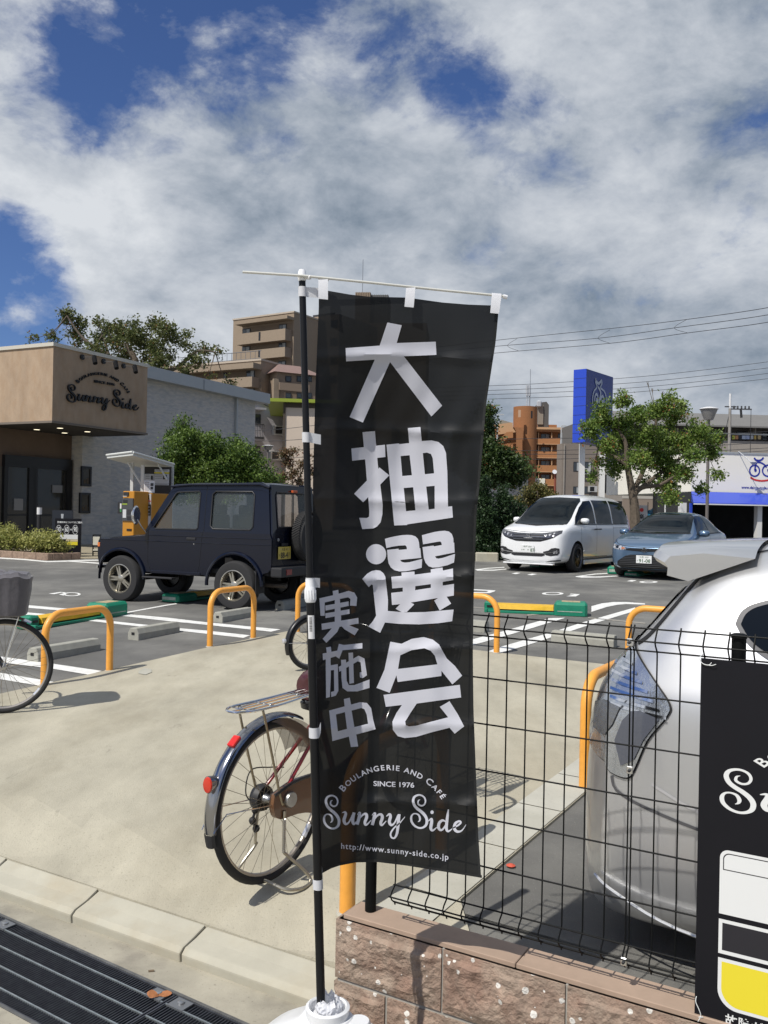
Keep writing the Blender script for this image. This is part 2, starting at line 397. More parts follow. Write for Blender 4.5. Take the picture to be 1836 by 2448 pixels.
# concrete edging strip next to the near parking bay (joint + patch)
M_conc2 = mat('smooth_concrete', (.44, .43, .37), .85, var=.09, vs=2.4, bump=.12, bs=160, dist=.003, col2=(.34, .33, .27), c2s=1.6, c2r=(.5, .75))
e0 = Vector((.33, 3.5, 0)); ed = Vector((3.14-.33, 8.18-3.5, 0)).normalized(); en = Vector((-ed.y, ed.x, 0))
for i in range(9):
    a = e0+ed*(i*.60-.62); b = e0+ed*(i*.60-.03)
    if i == 0: a = e0+ed*(-.45)
    ground_poly('edging_slab', [a+en*.005, b+en*.005, b+en*.24, a+en*.24], M_conc2, .0165, apron)
ground_poly('repair_patch', [G(332, 1608), G(345, 1601), G(362, 1604), G(363, 1611), G(348, 1617), G(330, 1614)], M_conc2, .0165, apron)
# painted markings, traced as the slanted bays they are
def src(z, ox, oy, k): return [(ox+x/k, oy+y/k) for x, y in z]
MK = [
 [(55, 1445.6), (201, 1458.4), (286, 1466.3), (400, 1476.4), (494, 1487.5), (671, 1504.6), (648, 1510), (494, 1493.6), (400, 1484.4), (289, 1472), (201, 1463.9), (55, 1452)],
 [(55, 1463), (154, 1471.6), (241, 1481.8), (371, 1495.7), (432, 1502), (494, 1507.3), (598, 1518.7), (582, 1524.8), (438, 1508.8), (352, 1499.6), (226, 1485.6), (55, 1469)],
 [(-60, 1561), (0, 1569), (123, 1586), (243.5, 1603.8), (212, 1612.7), (123, 1598), (0, 1583), (-60, 1574)],
 [(-60, 1598), (0, 1608), (140, 1632), (97, 1639.5), (0, 1623.5), (-60, 1612)],
 [(287, 1465.8), (400, 1445), (421, 1442), (424, 1444), (400, 1447.6), (295, 1467)],
]
MK += [src(z, 1120, 1330, 3.318) for z in (
 [(-60, 690), (25, 660), (300, 587), (640, 490), (770, 487), (450, 585), (120, 680), (-40, 720)],
 [(975, 395), (1060, 372), (1150, 362), (1250, 362), (1400, 373), (1400, 383), (1250, 378), (1180, 384), (1100, 400), (975, 440)],
 [(145, 757), (250, 718), (700, 590), (900, 525), (1320, 405), (1330, 430), (1000, 530), (480, 700), (250, 766), (165, 770)],
 [(340, 135), (380, 129), (415, 132), (375, 141)], [(465, 146), (505, 137), (545, 141), (500, 150)],
 [(850, 158), (1000, 137), (1170, 128), (1170, 134), (1010, 144), (905, 156), (1010, 160), (1170, 153), (1190, 158), (1040, 168), (900, 169), (850, 163)],
 [(50, 104), (150, 92), (285, 84), (285, 90), (160, 97), (95, 106), (200, 106), (300, 98), (300, 103), (200, 113), (70, 113)],
 [(40, 260), (215, 270), (205, 279), (165, 292), (40, 290), (40, 284), (140, 284), (160, 275), (40, 268)],
 [(1255, 197), (1290, 187), (1335, 190), (1300, 200)],
 [(775, 317), (840, 302), (800, 302), (812, 296), (885, 299), (875, 306), (850, 318)],
)]
for q in MK: gpoly('painted_line', q, M_wpaint, .004)
mthin = mat('worn_thin_line', (.30, .28, .24), .8, var=.2, vs=20)
for q in ([(950, 483), (1400, 526), (1400, 534), (945, 490)], [(35, 400), (130, 408), (130, 413), (35, 406)], [(330, 462), (470, 452), (560, 462), (500, 480), (450, 485), (380, 470)][:0] or [(465, 460), (560, 455), (570, 460), (470, 470)]):
    gpoly('thin_line', src(q, 1120, 1330, 3.318), mthin, .004)
def ring_mark(cx, cy, rx, ry, w, n=22):
    mb = MB(); V = []
    for k in range(n):
        a = 2*math.pi*k/n
        for f in (1, 1-w):
            g = G(cx+rx*f*math.cos(a), cy+ry*f*math.sin(a), .004); V.append((g.x, g.y, lotz(g.y)+.004))
    mb.add(V, [(2*k, 2*((k+1) % n), 2*((k+1) % n)+1, 2*k+1) for k in range(n)]); return mb.build('painted_number', M_wpaint, ground)
ring_mark(1120+668/3.318, 1330+295/3.318, 26, 3.6, .34)
ring_mark(1120+1428/3.318, 1330+203/3.318, 22, 2.6, .45)
ring_mark(172, 1420.5, 21, 4.6, .30)
gpoly('painted_number', [(116, 1419), (130, 1420.4), (152, 1415.6), (144, 1415)], M_wpaint, .004)
gpoly('painted_number', [(141, 1421), (152, 1423.8), (160, 1417.5), (152, 1415.4), (148, 1416.5), (153, 1418)], M_wpaint, .0045)
speckle(M_conc2, 90, .62, (.22, .20, .16), .5)
# ---------------------------------------------------------------- street side
M_gut = mat('gutter_concrete', (.34, .315, .25), .92, var=.22, vs=2.6, bump=.3, bs=120, dist=.004, col2=(.23, .21, .17), c2s=4.0, c2r=(.52, .72))
GA = R_(-56.6); gx, gy = math.sin(GA), math.cos(GA); hx, hy = math.cos(GA), -math.sin(GA)
def GR(s, k, z=0.0): return Vector((gx*s+hx*k, gy*s+hy*k, z))
gu = hx*(-1.0)+hy*3.277 if False else (hx*-1.543+hy*3.636)        # upper edge of the drain
gl = gu-.385
mb = MB(); a0, a1 = 6.0, -6.0
mb.quad(GR(4.6, gu, 0), GR(-30, gu, 0), K(-30, 2.50, 0), K(4.6, 2.50, 0))
street = mb.build('gutter', M_gut, kind='structure'); tag(street, 'stained concrete gutter strip below the kerb')
mb = MB(); mb.quad(GR(40, -40, 0), GR(-40, -40, 0), GR(-40, gl, 0), GR(40, gl, 0))
road = mb.build('pavement', M_gut, kind='structure'); tag(road, 'light concrete pavement in the bottom left corner')
M_dirt = mat('drain_dirt', (.02, .019, .016), .95, var=.4, vs=6)
mb = MB()
mb.quad(GR(6, gl, -.35), GR(-6, gl, -.35), GR(-6, gu, -.35), GR(6, gu, -.35)); mb.quad(GR(6, gl, -.35), GR(6, gl, 0), GR(-6, gl, 0), GR(-6, gl, -.35)); mb.quad(GR(6, gu, -.35), GR(-6, gu, -.35), GR(-6, gu, 0), GR(6, gu, 0))
pit = mb.build('drain_channel', M_dirt, kind='structure'); tag(pit, 'dark drain channel under the steel grating')
speckle(M_gut, 70, .62, (.15, .14, .11), .6)
# kerb
M_kerb = mat('kerb_concrete', (.41, .39, .315), .88, var=.08, vs=5, bump=.18, bs=110, dist=.003, col2=(.36, .32, .235), c2s=3.0, c2r=(.5, .75))
kerb = thing('kerb', 'low sloping concrete kerb along the gutter made of pale kerbstones', 'kerb', K(2.0, 2.48), 0, kind='structure')
s = Kinv((-.278+.05, 3.018))[0]; sA = Kinv(S0(183, 2207))[0]
edges = [1.585]
x = Kinv(S0(428, 2304))[0]
e = x
while e > 1.65: e -= .585
kk = [1.60, x]
while kk[-1] < 8: kk.append(kk[-1]+.585)
for i in range(len(kk)-1):
    s0, s1 = kk[i]+.004, kk[i+1]-.004
    mb = MB(); zk = lotz((K(s0, 2.62).y+K(s1, 2.62).y)/2)-.062; prof = [(2.485, -.02), (2.48, .035), (2.50, .052), (2.56, .066), (KB-.003, zk), (KB-.003, -.02)]
    prof = [(k, z+random.uniform(-.0015, .0015)) for k, z in prof]
    V = [K(s0, k, z) for k, z in prof]+[K(s1, k, z) for k, z in prof]; m_ = len(prof)
    mb.add(V, [tuple(range(m_))[::-1], tuple(range(m_, 2*m_))]+[(j, (j+1) % m_, m_+(j+1) % m_, m_+j) for j in range(m_)])
    mb.build('kerb_stone', M_kerb, kerb, world=True, bevel=.007, bseg=2)
mb = MB(); mb.box(K(4.8, 2.555, -.02), (6.6, .13, .05), math.atan2(AY, AX)); mb.build('mortar_bed', mat('dark_mortar', (.10, .095, .08), .95), kerb, world=True)
# drain gratings
M_grate = mat('galvanised_grate', (.13, .135, .15), .42, .85, var=.25, vs=25)
M_grod = mat('twisted_rod', (.42, .46, .46), .4, .8, var=.2, vs=40)
sj = gx*G(0, 0).x*0
j1 = S0(419, 2381); sj = gx*j1.x+gy*j1.y
GL = .995
def make_grate(s0, label):
    c = GR(s0+GL/2, (gu+gl)/2, 0)
    t = thing('drain_grating', label, 'drain grating', c, math.atan2(-gy, -gx), group='steel gratings over the drain')
    W = gu-gl-.012; hL = (GL-.008)/2; hW = W/2
    mb = MB(); nb = 78
    for i in range(nb):
        x = -hL+.008+(2*hL-.016)*i/(nb-1)
        mb.bx(x-.0018, x+.0018, -hW+.004, hW-.004, -.032, -.002)
    mb.build('bearing_bars', M_grate, t, kind='stuff')
    for i in range(4):
        y = -hW+W*(i+.62)/4.25; mb = MB()
        mb.bx(-hL+.004, hL-.004, y-.0028, y+.0028, -.006, .0012); mb.build('cross_rod', M_grod, t)
    for x in (-hL+.002, hL-.002):
        mb = MB(); mb.bx(x-.003, x+.003, -hW, hW, -.034, .001); mb.build('end_bar', M_grate, t)
    for y in (-hW, hW):
        mb = MB(); mb.bx(-hL, hL, y-.0025, y+.0025, -.034, .001); mb.build('edge_bar', M_grate, t)
    for x in (-hL+.05, hL-.05):
        mb = MB(); mb.bx(x-.035, x+.035, hW-.06, hW-.005, -.004, .0035); mb.build('corner_plate', mat('grey_bolt_plate', (.25, .26, .27), .5, .7), t)
        mb = MB(); mb.lathe([(.012, .0035), (.012, .009), (.007, .011)], 10, Matrix.Translation((x, hW-.03, 0))); mb.build('bolt', M_steel, t, smooth=True)
    return t
make_grate(sj-GL, 'steel drain grating nearest the white flag base, cut off by the bottom edge')
make_grate(sj, 'whole steel drain grating in the bottom left corner with a leaf caught in its end')
make_grate(sj+GL, 'steel drain grating reaching the left edge of the picture')
mb = MB()
for kz in (gu+.004, gl-.004): mb.box(GR(0, kz, -.012), (11.9, .012, .03), math.atan2(gy, gx))
fr = mb.build('grating_frame', mat('grating_frame_steel', (.16, .16, .155), .6, .6, var=.3, vs=20)); tag(fr, 'rusty grey steel angle frame the drain gratings sit in', 'drain frame')
# fallen leaf
lf = S0(375, 2378, .004); M_dead = mat('dead_leaf', (.34, .13, .045), .7, var=.4, vs=60)
mb = MB(); pts = smooth_path([(0, 0, 0), (.012, .012, .004), (.034, .014, .009), (.052, .002, .006), (.034, -.012, .001), (.012, -.010, .002), (0, 0, 0)], 3)[:-1]
mb.add([Vector(p)+lf for p in pts], [tuple(range(len(pts)))]); mb.add([Vector((-p.x*.8, p.y, p.z*1.8+.001))+lf+Vector((.01, -.012, 0)) for p in pts], [tuple(range(len(pts)))])
tag(mb.build('fallen_leaf', M_dead), 'small brown dead leaf lying on the drain grating', 'leaf')
lf = S0(355, 2321, .003); mb = MB(); mb.tube([lf, lf+Vector((.020, .004, 0))], .004, 7)
tag(mb.build('cigarette_butt', mat('butt', (.15, .11, .07), .8)), 'small brown cigarette butt lying on the gutter concrete', 'litter')
lf = G(1221, 2070, .006); mb = MB(); mb.lathe([(.004, -.004), (.022, 0), (.026, .004), (.010, .012)], 9, Matrix.Translation(lf)@Matrix.Scale(.8, 4))
tag(mb.build('red_petal', mat('red_litter', (.55, .09, .05), .6)), 'small red leaf lying on asphalt beside the concrete edging', 'leaf')
# ---------------------------------------------------------------- split-face block wall
M_split = mat('split_face_block', (.335, .255, .195), .95, var=.30, vs=16, bump=1.0, bs=70, dist=.012, col2=(.29, .19, .14), c2s=9, c2r=(.42, .66), bdetail=9)
t_ = M_split.node_tree; vo = t_.nodes.new('ShaderNodeTexVoronoi'); vo.inputs['Scale'].default_value = 42; vo.inputs['Randomness'].default_value = 1
tcn = t_.nodes.new('ShaderNodeTexCoord'); t_.links.new(tcn.outputs['Object'], vo.inputs['Vector'])
nz_ = t_.nodes.new('ShaderNodeTexNoise'); nz_.inputs['Scale'].default_value = 31; t_.links.new(tcn.outputs['Object'], nz_.inputs['Vector'])
sepc = t_.nodes.new('ShaderNodeSeparateColor'); t_.links.new(vo.outputs['Color'], sepc.inputs[0])
m1 = t_.nodes.new('ShaderNodeMath'); m1.operation = 'GREATER_THAN'; m1.inputs[1].default_value = .74; t_.links.new(sepc.outputs[0], m1.inputs[0])
m2 = t_.nodes.new('ShaderNodeMath'); m2.operation = 'LESS_THAN'; t_.links.new(vo.outputs['Distance'], m2.inputs[0])
m2b = t_.nodes.new('ShaderNodeMath'); m2b.operation = 'MULTIPLY'; m2b.inputs[1].default_value = .46; t_.links.new(sepc.outputs[1], m2b.inputs[0]); t_.links.new(m2b.outputs[0], m2.inputs[1])
m3 = t_.nodes.new('ShaderNodeMath'); m3.operation = 'MULTIPLY'; t_.links.new(m1.outputs[0], m3.inputs[0]); t_.links.new(m2.outputs[0], m3.inputs[1])
pb = t_.nodes['Principled BSDF']; old = pb.inputs['Base Color'].links[0].from_socket
mx = t_.nodes.new('ShaderNodeMix'); mx.data_type = 'RGBA'; t_.links.new(m3.outputs[0], mx.inputs[0]); t_.links.new(old, mx.inputs[6]); mx.inputs[7].default_value = (.72, .69, .63, 1); t_.links.new(mx.outputs[2], pb.inputs['Base Color'])
M_cap = mat('wall_cap', (.35, .255, .19), .88, var=.10, vs=9, bump=.35, bs=200, dist=.002)
wall = thing('block_wall', 'low brown split-face block wall carrying the black wire fence', 'wall', K(1.57, 2.50), 0)
WK, WT = 2.445, .12
WZ = .352
def split_block(s0, s1, z0, z1, seed):
    nx, nz = 38, 19; mb = MB(); V = []; F = []
    for i in range(nx+1):
        for j in range(nz+1):
            s = s0+(s1-s0)*i/nx; z = z0+(z1-z0)*j/nz
            e = min(i, nx-i, 3)/3*min(j, nz-j, 3)/3
            top = 1 if j < nz-2 else .0
            h = noise.fractal(Vector((s*11, z*11, seed)), 1.0, 2.1, 5)*.014+noise.noise(Vector((s*45, z*45, seed)))*.004+.009
            V.append(K(s, WK-max(-.002, h)*e*(.25+.75*top), z))
    for i in range(nx):
        for j in range(nz): a = i*(nz+1)+j; F.append((a, a+1, a+nz+2, a+nz+1))
    mb.add(V, F)
    c = [K(s0, WK, z0), K(s1, WK, z0), K(s1, WK+WT, z0), K(s0, WK+WT, z0), K(s0, WK, z1), K(s1, WK, z1), K(s1, WK+WT, z1), K(s0, WK+WT, z1)]
    mb.add(c, [(0, 1, 2, 3), (7, 6, 5, 4), (1, 5, 6, 2), (2, 6, 7, 3), (3, 7, 4, 0)])
    return mb.build('block', M_split, wall, world=True, smooth=False)
BL = .39; s_top = 1.566
for i in range(7): split_block(s_top-BL*i-.003, s_top-BL*(i+1)+.004, WZ-.19, WZ, i*3.7)
split_block(s_top-.0, s_top-.19, WZ-.39, WZ-.203, 50.)
for i in range(6): split_block(s_top-.20-BL*i, s_top-.20-BL*(i+1)+.006, WZ-.39, WZ-.203, 60+i*2.3)
mb = MB(); mb.box(K(s_top-1.37, WK+.064, WZ-.2), (2.72, .116, .4), math.atan2(AY, AX)); mb.build('mortar', mat('grey_mortar', (.33, .315, .28), .92, var=.15, vs=30, bump=.3, bs=150, dist=.003), wall, world=True)
cs = s_top-.022
for i in range(5):
    mb = MB(); L_ = .60; a = cs-L_*i-.0015; b = cs-L_*(i+1)+.0015
    V = [K(a, WK+.012, WZ), K(b, WK+.012, WZ), K(b, WK+WT+.004, WZ), K(a, WK+WT+.004, WZ)]; V += [v+Vector((0, 0, .016)) for v in V]
    mb.add(V, [(3, 2, 1, 0), (4, 5, 6, 7), (0, 1, 5, 4), (1, 2, 6, 5), (2, 3, 7, 6), (3, 0, 4, 7)]); mb.build('cap_tile', M_cap, wall, world=True, bevel=.002)
# ---------------------------------------------------------------- wire mesh fence
FK = 2.50
def fpx(px, k=FK, py=1490):
    r = ray(px, py); y = k/(BX*r[0]+BY); return Kinv((r[0]*y, y))[0]
M_wire = mat('black_coated_wire', (.004, .0045, .0045), .55, spec=.15)
fence = thing('wire_fence', 'black wire mesh fence with folded top and bottom edges on the brown block wall', 'fence', K(s_top-.05, FK, WZ+.016), 0)
railz = [1.373, 1.341, 1.311, 1.183, 1.043, .902, .757, .611, .486, .458, .432]
bul = [0, .030, 0, 0, 0, 0, 0, 0, 0, .030, 0]
sL = fpx(1509.5); spc = .0615
s_first = 1.575
up1 = [sL+spc*i for i in range(0, 13)]
up1 = [s for s in up1 if s < s_first+.01]
sR = fpx(1517.3); up2 = [sR-.0005-spc*1.02*i for i in range(0, 22)]
def upright(s):
    P = [(s, 0, 1.381), (s, -.004, 1.371), (s, -.022, 1.352), (s, -.030, 1.341), (s, -.022, 1.329), (s, -.003, 1.312), (s, 0, 1.300), (s, 0, .90), (s, 0, .498), (s, -.003, .484), (s, -.022, .470), (s, -.030, .458), (s, -.022, .444), (s, -.003, .430), (s, 0, .422)]
    mb = MB(); mb.tube([K(a, FK+b, z) for a, b, z in P], .0024, 6); return mb.build('upright_wire', M_wire, fence, world=True, smooth=True)
for s in up1+up2: upright(s)
for grp, (sa, sb) in enumerate(((up1[-1]+.005, up1[0]-.004), (up2[0]+.004, up2[-1]-.004))):
    for z, b in zip(railz, bul):
        mb = MB(); off = -.0035 if b == 0 else b*-1-.0035
        n = 14; dzs = [.0 for i in range(n+1)]
        mb.tube([K(sa+(sb-sa)*i/n, FK+off, z-.0015*math.sin(i*1.3)*0) for i in range(n+1)], .0025, 6); mb.build('rail_wire', M_wire, fence, world=True, smooth=True)
    mb = MB(); mb.tube([K(sa, FK+.004, .427), K(sb, FK+.004, .427)], .0023, 6); mb.build('rail_wire', M_wire, fence, world=True, smooth=True)
def fpost(px, z1, r=.0165):
    s = fpx(px); mb = MB()
    mb.lathe([(r, WZ+.0165), (r, z1-.012), (r+.0018, z1-.011), (r+.0018, z1-.001), (r*.7, z1+.002)], 18, Matrix.Translation(K(s, FK+.024)))
    return mb.build('post', M_wire, fence, world=True, smooth=True)
fpost(890, 1.385, .0185); fpost(1764, 1.375, .0185)
M_clip = mat('steel_clip', (.75, .75, .74), .28, 1.0)
for z in (1.335, .975, .452):
    s = (sL+sR)/2; mb = MB(); mb.box(K(s, FK-(.032 if z != .975 else .006), z), (.017, .006, .022), math.atan2(AY, AX)); o = mb.build('clamp', M_clip, fence, world=True, bevel=.002)
    mb = MB(); mb.lathe([(.0045, 0), (.0045, .006), (.002, .008)], 8, Matrix.Translation(K(s, FK-(.035 if z != .975 else .009), z)) @ Matrix.Rotation(math.atan2(AY, AX), 4, 'Z') @ Matrix.Rotation(R_(-90), 4, 'X')); mb.build('bolt', M_blackp, o, world=True)
# ---------------------------------------------------------------- Logo (traced brush strokes, y down)
SS = [(622, 1478, 8), (582, 1497, 30), (576, 1550, 38), (640, 1584, 38), (710, 1568, 36), (742, 1508, 36), (715, 1440, 38), (640, 1402, 38), (560, 1402, 44), (490, 1435, 54), (464, 1500, 60), (495, 1580, 64), (560, 1637, 68), (650, 1690, 70), (730, 1755, 70), (772, 1830, 66), (760, 1910, 62), (700, 1958, 50), (610, 1972, 44), (510, 1940, 48), (435, 1870, 54), (420, 1790, 50), (455, 1735, 34), (520, 1722, 30), (585, 1745, 42), (617, 1800, 48), (608, 1845, 36), (570, 1867, 8)]
def S_at(x0, x1, y0, y1, wk):
    return [(x0+(x-395)/410*(x1-x0), y0+(y-1383)/607*(y1-y0), w_*wk) for x, y, w_ in SS]
LOGO = [stroke(S_at(216, 340, 1613, 1862, .30)), stroke(S_at(838, 968, 1609, 1858, .30))]
LOGO += [stroke(q) for q in (
 [(352, 1742, 4), (372, 1737, 14), (378, 1752, 20), (366, 1795, 23), (378, 1822, 18), (402, 1808, 11), (432, 1750, 14)],
 [(438, 1740, 20), (428, 1790, 23), (436, 1822, 17), (462, 1800, 6)],
 [(462, 1756, 4), (478, 1742, 18), (474, 1775, 22), (460, 1826, 22)],
 [(468, 1795, 8), (498, 1758, 13), (522, 1750, 18), (528, 1772, 22), (515, 1812, 20), (526, 1828, 14), (560, 1795, 5)],
 [(566, 1760, 4), (586, 1746, 18), (580, 1780, 22), (568, 1830, 22)],
 [(576, 1800, 8), (604, 1762, 13), (630, 1754, 18), (640, 1776, 22), (628, 1816, 20), (638, 1830, 14), (668, 1800, 5)],
 [(668, 1768, 5), (690, 1752, 17), (698, 1770, 21), (690, 1806, 22), (704, 1830, 17), (728, 1812, 11), (752, 1762, 14)],
 [(760, 1752, 20), (752, 1830, 22), (744, 1890, 18), (726, 1922, 13), (704, 1916, 12), (700, 1888, 12), (724, 1850, 11), (764, 1815, 9), (802, 1770, 4)],
 [(968, 1802, 4), (990, 1786, 16), (992, 1810, 22), (986, 1852, 21), (1000, 1868, 14), (1030, 1845, 5)],
 [(1092, 1806, 8), (1070, 1796, 16), (1046, 1816, 21), (1042, 1850, 21), (1062, 1866, 14), (1088, 1838, 12), (1102, 1800, 8)],
 [(1112, 1718, 8), (1106, 1760, 18), (1100, 1810, 21), (1098, 1858, 20), (1112, 1874, 14), (1138, 1856, 6)],
 [(1142, 1852, 8), (1180, 1832, 12), (1200, 1812, 14), (1188, 1802, 14), (1162, 1818, 19), (1154, 1852, 21), (1174, 1876, 18), (1208, 1868, 10), (1238, 1826, 3)],
)]
LOGO.append([(995+12*math.cos(a), 1738+13*math.sin(a)) for a in [k*math.pi/6 for k in range(12)]])
ARC = 'BOULANGERIE AND CAFÉ'
def logo_text():
    """small capitals on an arc + SINCE 1976; returns (verts2d,faces) in logo units"""
    V = []; F = []
    wd = {'I': .45, ' ': .5, 'L': .8, 'E': .85, 'É': .85, 'F': .8, 'A': 1.0, 'N': 1.05, 'G': 1.08, 'O': 1.1, 'B': .98, 'U': 1.02, 'R': .98, 'D': 1.05, 'C': 1.0}
    big = {0: 1.25, 16: 1.25}
    tot = sum(wd[c]*big.get(i, 1) for i, c in enumerate(ARC)); ang = R_(-56); step = R_(112)/tot
    for i, c in enumerate(ARC):
        k = wd[c]*big.get(i, 1); a = ang+step*k/2; ang += step*k
        if c == ' ': continue
        v, f = text2d(c, 52*big.get(i, 1), .018, 'CENTER'); b = len(V)
        for x, y in v:
            x *= 1.12; yy = 428+y
            X = 712+yy*math.sin(a)+x*math.cos(a); Y = 1866-yy*math.cos(a)+x*math.sin(a); V.append((X, Y+.07*(X-712)))
        F += [tuple(j+b for j in q) for q in f]
    v, f = text2d('SINCE 1976', 50, .018, 'CENTER'); b = len(V)
    V += [(722+x*1.18, 1556-y+.05*x) for x, y in v]; F += [tuple(j+b for j in q) for q in f]
    return V, F
LOGO_T = logo_text()
def unskew(x, y): return x, y-.062*(x-712)
# ================================================================ banner flag
Z1 = lambda x, y: (700+x*.3255, 640+y*.3255)
Z2 = lambda x, y: (700+x*.33457, 1360+y*.33457)
Z3 = lambda x, y: (860+x*.15672, 1250+y*.15672)
def interp(x, tab):
    if x <= tab[0][0]: return tab[0][1]
    for (a, p), (b, q) in zip(tab, tab[1:]):
        if x <= b: t = (x-a)/(b-a); return p+(q-p)*t
    return tab[-1][1]
def sst(t): t = min(1, max(0, t)); return t*t*(3-2*t)
CREASE = [853, 1030, 1196, 1380, 1553, 1737, 1922]
def flagD(px, py):
    u = (px-742)/(1165-742); v = (py-700)/1390.
    bel = interp(u, [(0, .012), (.12, .060), (.26, .125), (.36, .150), (.5, .148), (.75, .120), (1.05, .075)])
    top = .02+.055*u
    k = sst(v*3.2)
    d = 2.40+top*(1-k)+bel*k
    d += .006*math.sin(px*.020+py*.006)*k+.004*math.sin(px*.045-py*.011+1.0)*k+.0022*math.sin(px*.083+py*.019+2*math.sin(py*.013))*k
    for i, c in enumerate(CREASE):
        q = abs(py-c-5*math.sin(px*.012+i))
        if q < 26: d -= .0078*(1-q/26)**1.6*(1+.4*math.sin(px*.03+i*2))
    d -= .012*math.exp(-((px-1150)/26.)**2)*math.sin(py*.012)*k
    return d
def FLAG(px, py, off=0.0): return at(px, py, flagD(px, py)-off)
LE = [(695, 763), (716, 762), (738, 762), (933, 754), (1161, 748), (1356, 748), (1561, 752), (1761, 757), (2063, 765), (2092, 767)]
RE = [(728, 1191), (751, 1191), (816, 1185), (900, 1172), (965, 1162), (1063, 1154), (1161, 1146), (1226, 1139), (1356, 1134.5), (1427, 1132), (1561, 1130), (1695, 1131.6), (1862, 1138), (1996, 1143), (2100, 1150)]
TE = [(760, 690), (785, 695), (837, 704), (882, 709), (967, 711), (993, 714), (1058, 723), (1120, 728), (1175, 730), (1195, 730)]
BE = [(765, 2090), (790, 2076), (810, 2069), (850, 2061), (901, 2060), (968, 2068), (1068, 2084), (1152, 2098)]
def flag_mat(name, col, rough, tr, tl, var=0.0):
    m = mat(name, col, rough, transl=tl, alpha_mix=tr, var=var, vs=9, bump=.12, bs=900, dist=.0006, spec=.22 if col[0] < .1 else .3)
    return m
M_flag = flag_mat('black_polyester', (.0085, .0095, .0105), .5, .018, .06)
M_flagw = flag_mat('white_print_polyester', (.66, .67, .74), .6, .02, .2)
M_tab = mat('white_ribbon', (.74, .75, .78), .6, transl=.25, bump=.2, bs=300, dist=.001)
pole_b = at(768, 2415, 2.40); pole_t = at(722, 655, 2.40)
flag = thing('banner_flag', 'tall black banner with big white Japanese characters and script logo on a black pole', 'banner', at(770, 2425, 2.40))
NXF, NYF = 84, 230; V = []; F = []
for j in range(NYF+1):
    v = j/NYF
    for i in range(NXF+1):
        u = i/NXF
        yl, yr = 695+(2090-695)*v, 730+(2098-730)*v; y_ = yl+(yr-yl)*u
        xl, xr = interp(y_, LE), interp(y_, RE); x_ = xl+(xr-xl)*u
        y0, y1 = interp(x_, TE), interp(x_, BE); y_ = y0+(y1-y0)*v
        V.append(FLAG(x_, y_))
for j in range(NYF):
    for i in range(NXF): a = j*(NXF+1)+i; F.append((a, a+NXF+1, a+NXF+2, a+1))
mb = MB(); mb.add(V, F); cloth = mb.build('cloth', M_flag, flag, world=True, smooth=True)
# hem along bottom and right edge
mb = MB()
hem = []
for tab, vert in ((BE, False), (RE, True)):
    rng = range(0, 61)
    pa = [(interp(765+(1152-765)*k/60, BE), 765+(1152-765)*k/60) for k in rng] if not vert else None
    if not vert:
        A = [FLAG(x, y+.5, .0010) for y, x in pa]; B = [FLAG(x, y-6, .0012) for y, x in pa]
    else:
        yy = [733+(2094-733)*k/60 for k in rng]; A = [FLAG(interp(y, RE)+.4, y, .0010) for y in yy]; B = [FLAG(interp(y, RE)-5.5, y, .0012) for y in yy]
    b = len(mb.v); mb.add(A+B, [(k, k+1, 61+k+1, 61+k) for k in range(60)])
mb.build('hem', flag_mat('black_hem', (.020, .021, .021), .6, 0.0, .1), cloth, world=True)
def flag_decal(name, polys, holes, grid=7.0, off=.0016, m=None, lab=None):
    polys = [dense(p, 6) for p in polys]; holes = [dense(p, 6) for p in holes]
    v2, t = cdt(polys, holes, grid); mb = MB(); mb.add([FLAG(v.x, v.y, off) for v in v2], t); return mb.build(name, m or M_flagw, cloth, world=True, smooth=True, label=lab)
def zz_(fn, pts): return [fn(*p) for p in pts]
dai = zz_(Z1, [(695, 402), (800, 422), (763, 553), (1050, 543), (1055, 640), (815, 650), (1097, 1013), (1018, 1092), (714, 692), (515, 1137), (417, 1097), (602, 675), (392, 688), (388, 590), (638, 572)])
flag_decal('printed_character', [dai], [])
chu = [zz_(Z1, q) for q in ([(430, 1328), (677, 1300), (680, 1390), (436, 1418)],
  [(512, 1208), (603, 1200), (625, 1450), (660, 1740), (658, 1810), (645, 1870), (620, 1900), (590, 1915), (510, 1920), (488, 1837), (545, 1838), (560, 1828), (562, 1790), (555, 1700), (535, 1450)],
  [(637, 1467), (708, 1525), (517, 1723), (450, 1660)],
  [(688, 1300), (780, 1290), (780, 1296), (855, 1288), (845, 1178), (937, 1170), (947, 1273), (1020, 1268), (1070, 1280), (1105, 1310), (1125, 1360), (1135, 1500), (1140, 1755), (1170, 1752), (1176, 1835), (840, 1885), (840, 1890), (745, 1893)])]
chh = [zz_(Z1, q) for q in ([(792, 1383), (858, 1377), (875, 1524), (804, 1530)], [(955, 1362), (985, 1358), (1015, 1368), (1028, 1400), (1038, 1510), (970, 1517)], [(815, 1618), (884, 1612), (901, 1782), (832, 1788)], [(980, 1607), (1042, 1602), (1042, 1770), (998, 1776)])]
flag_decal('printed_character', chu, chh)
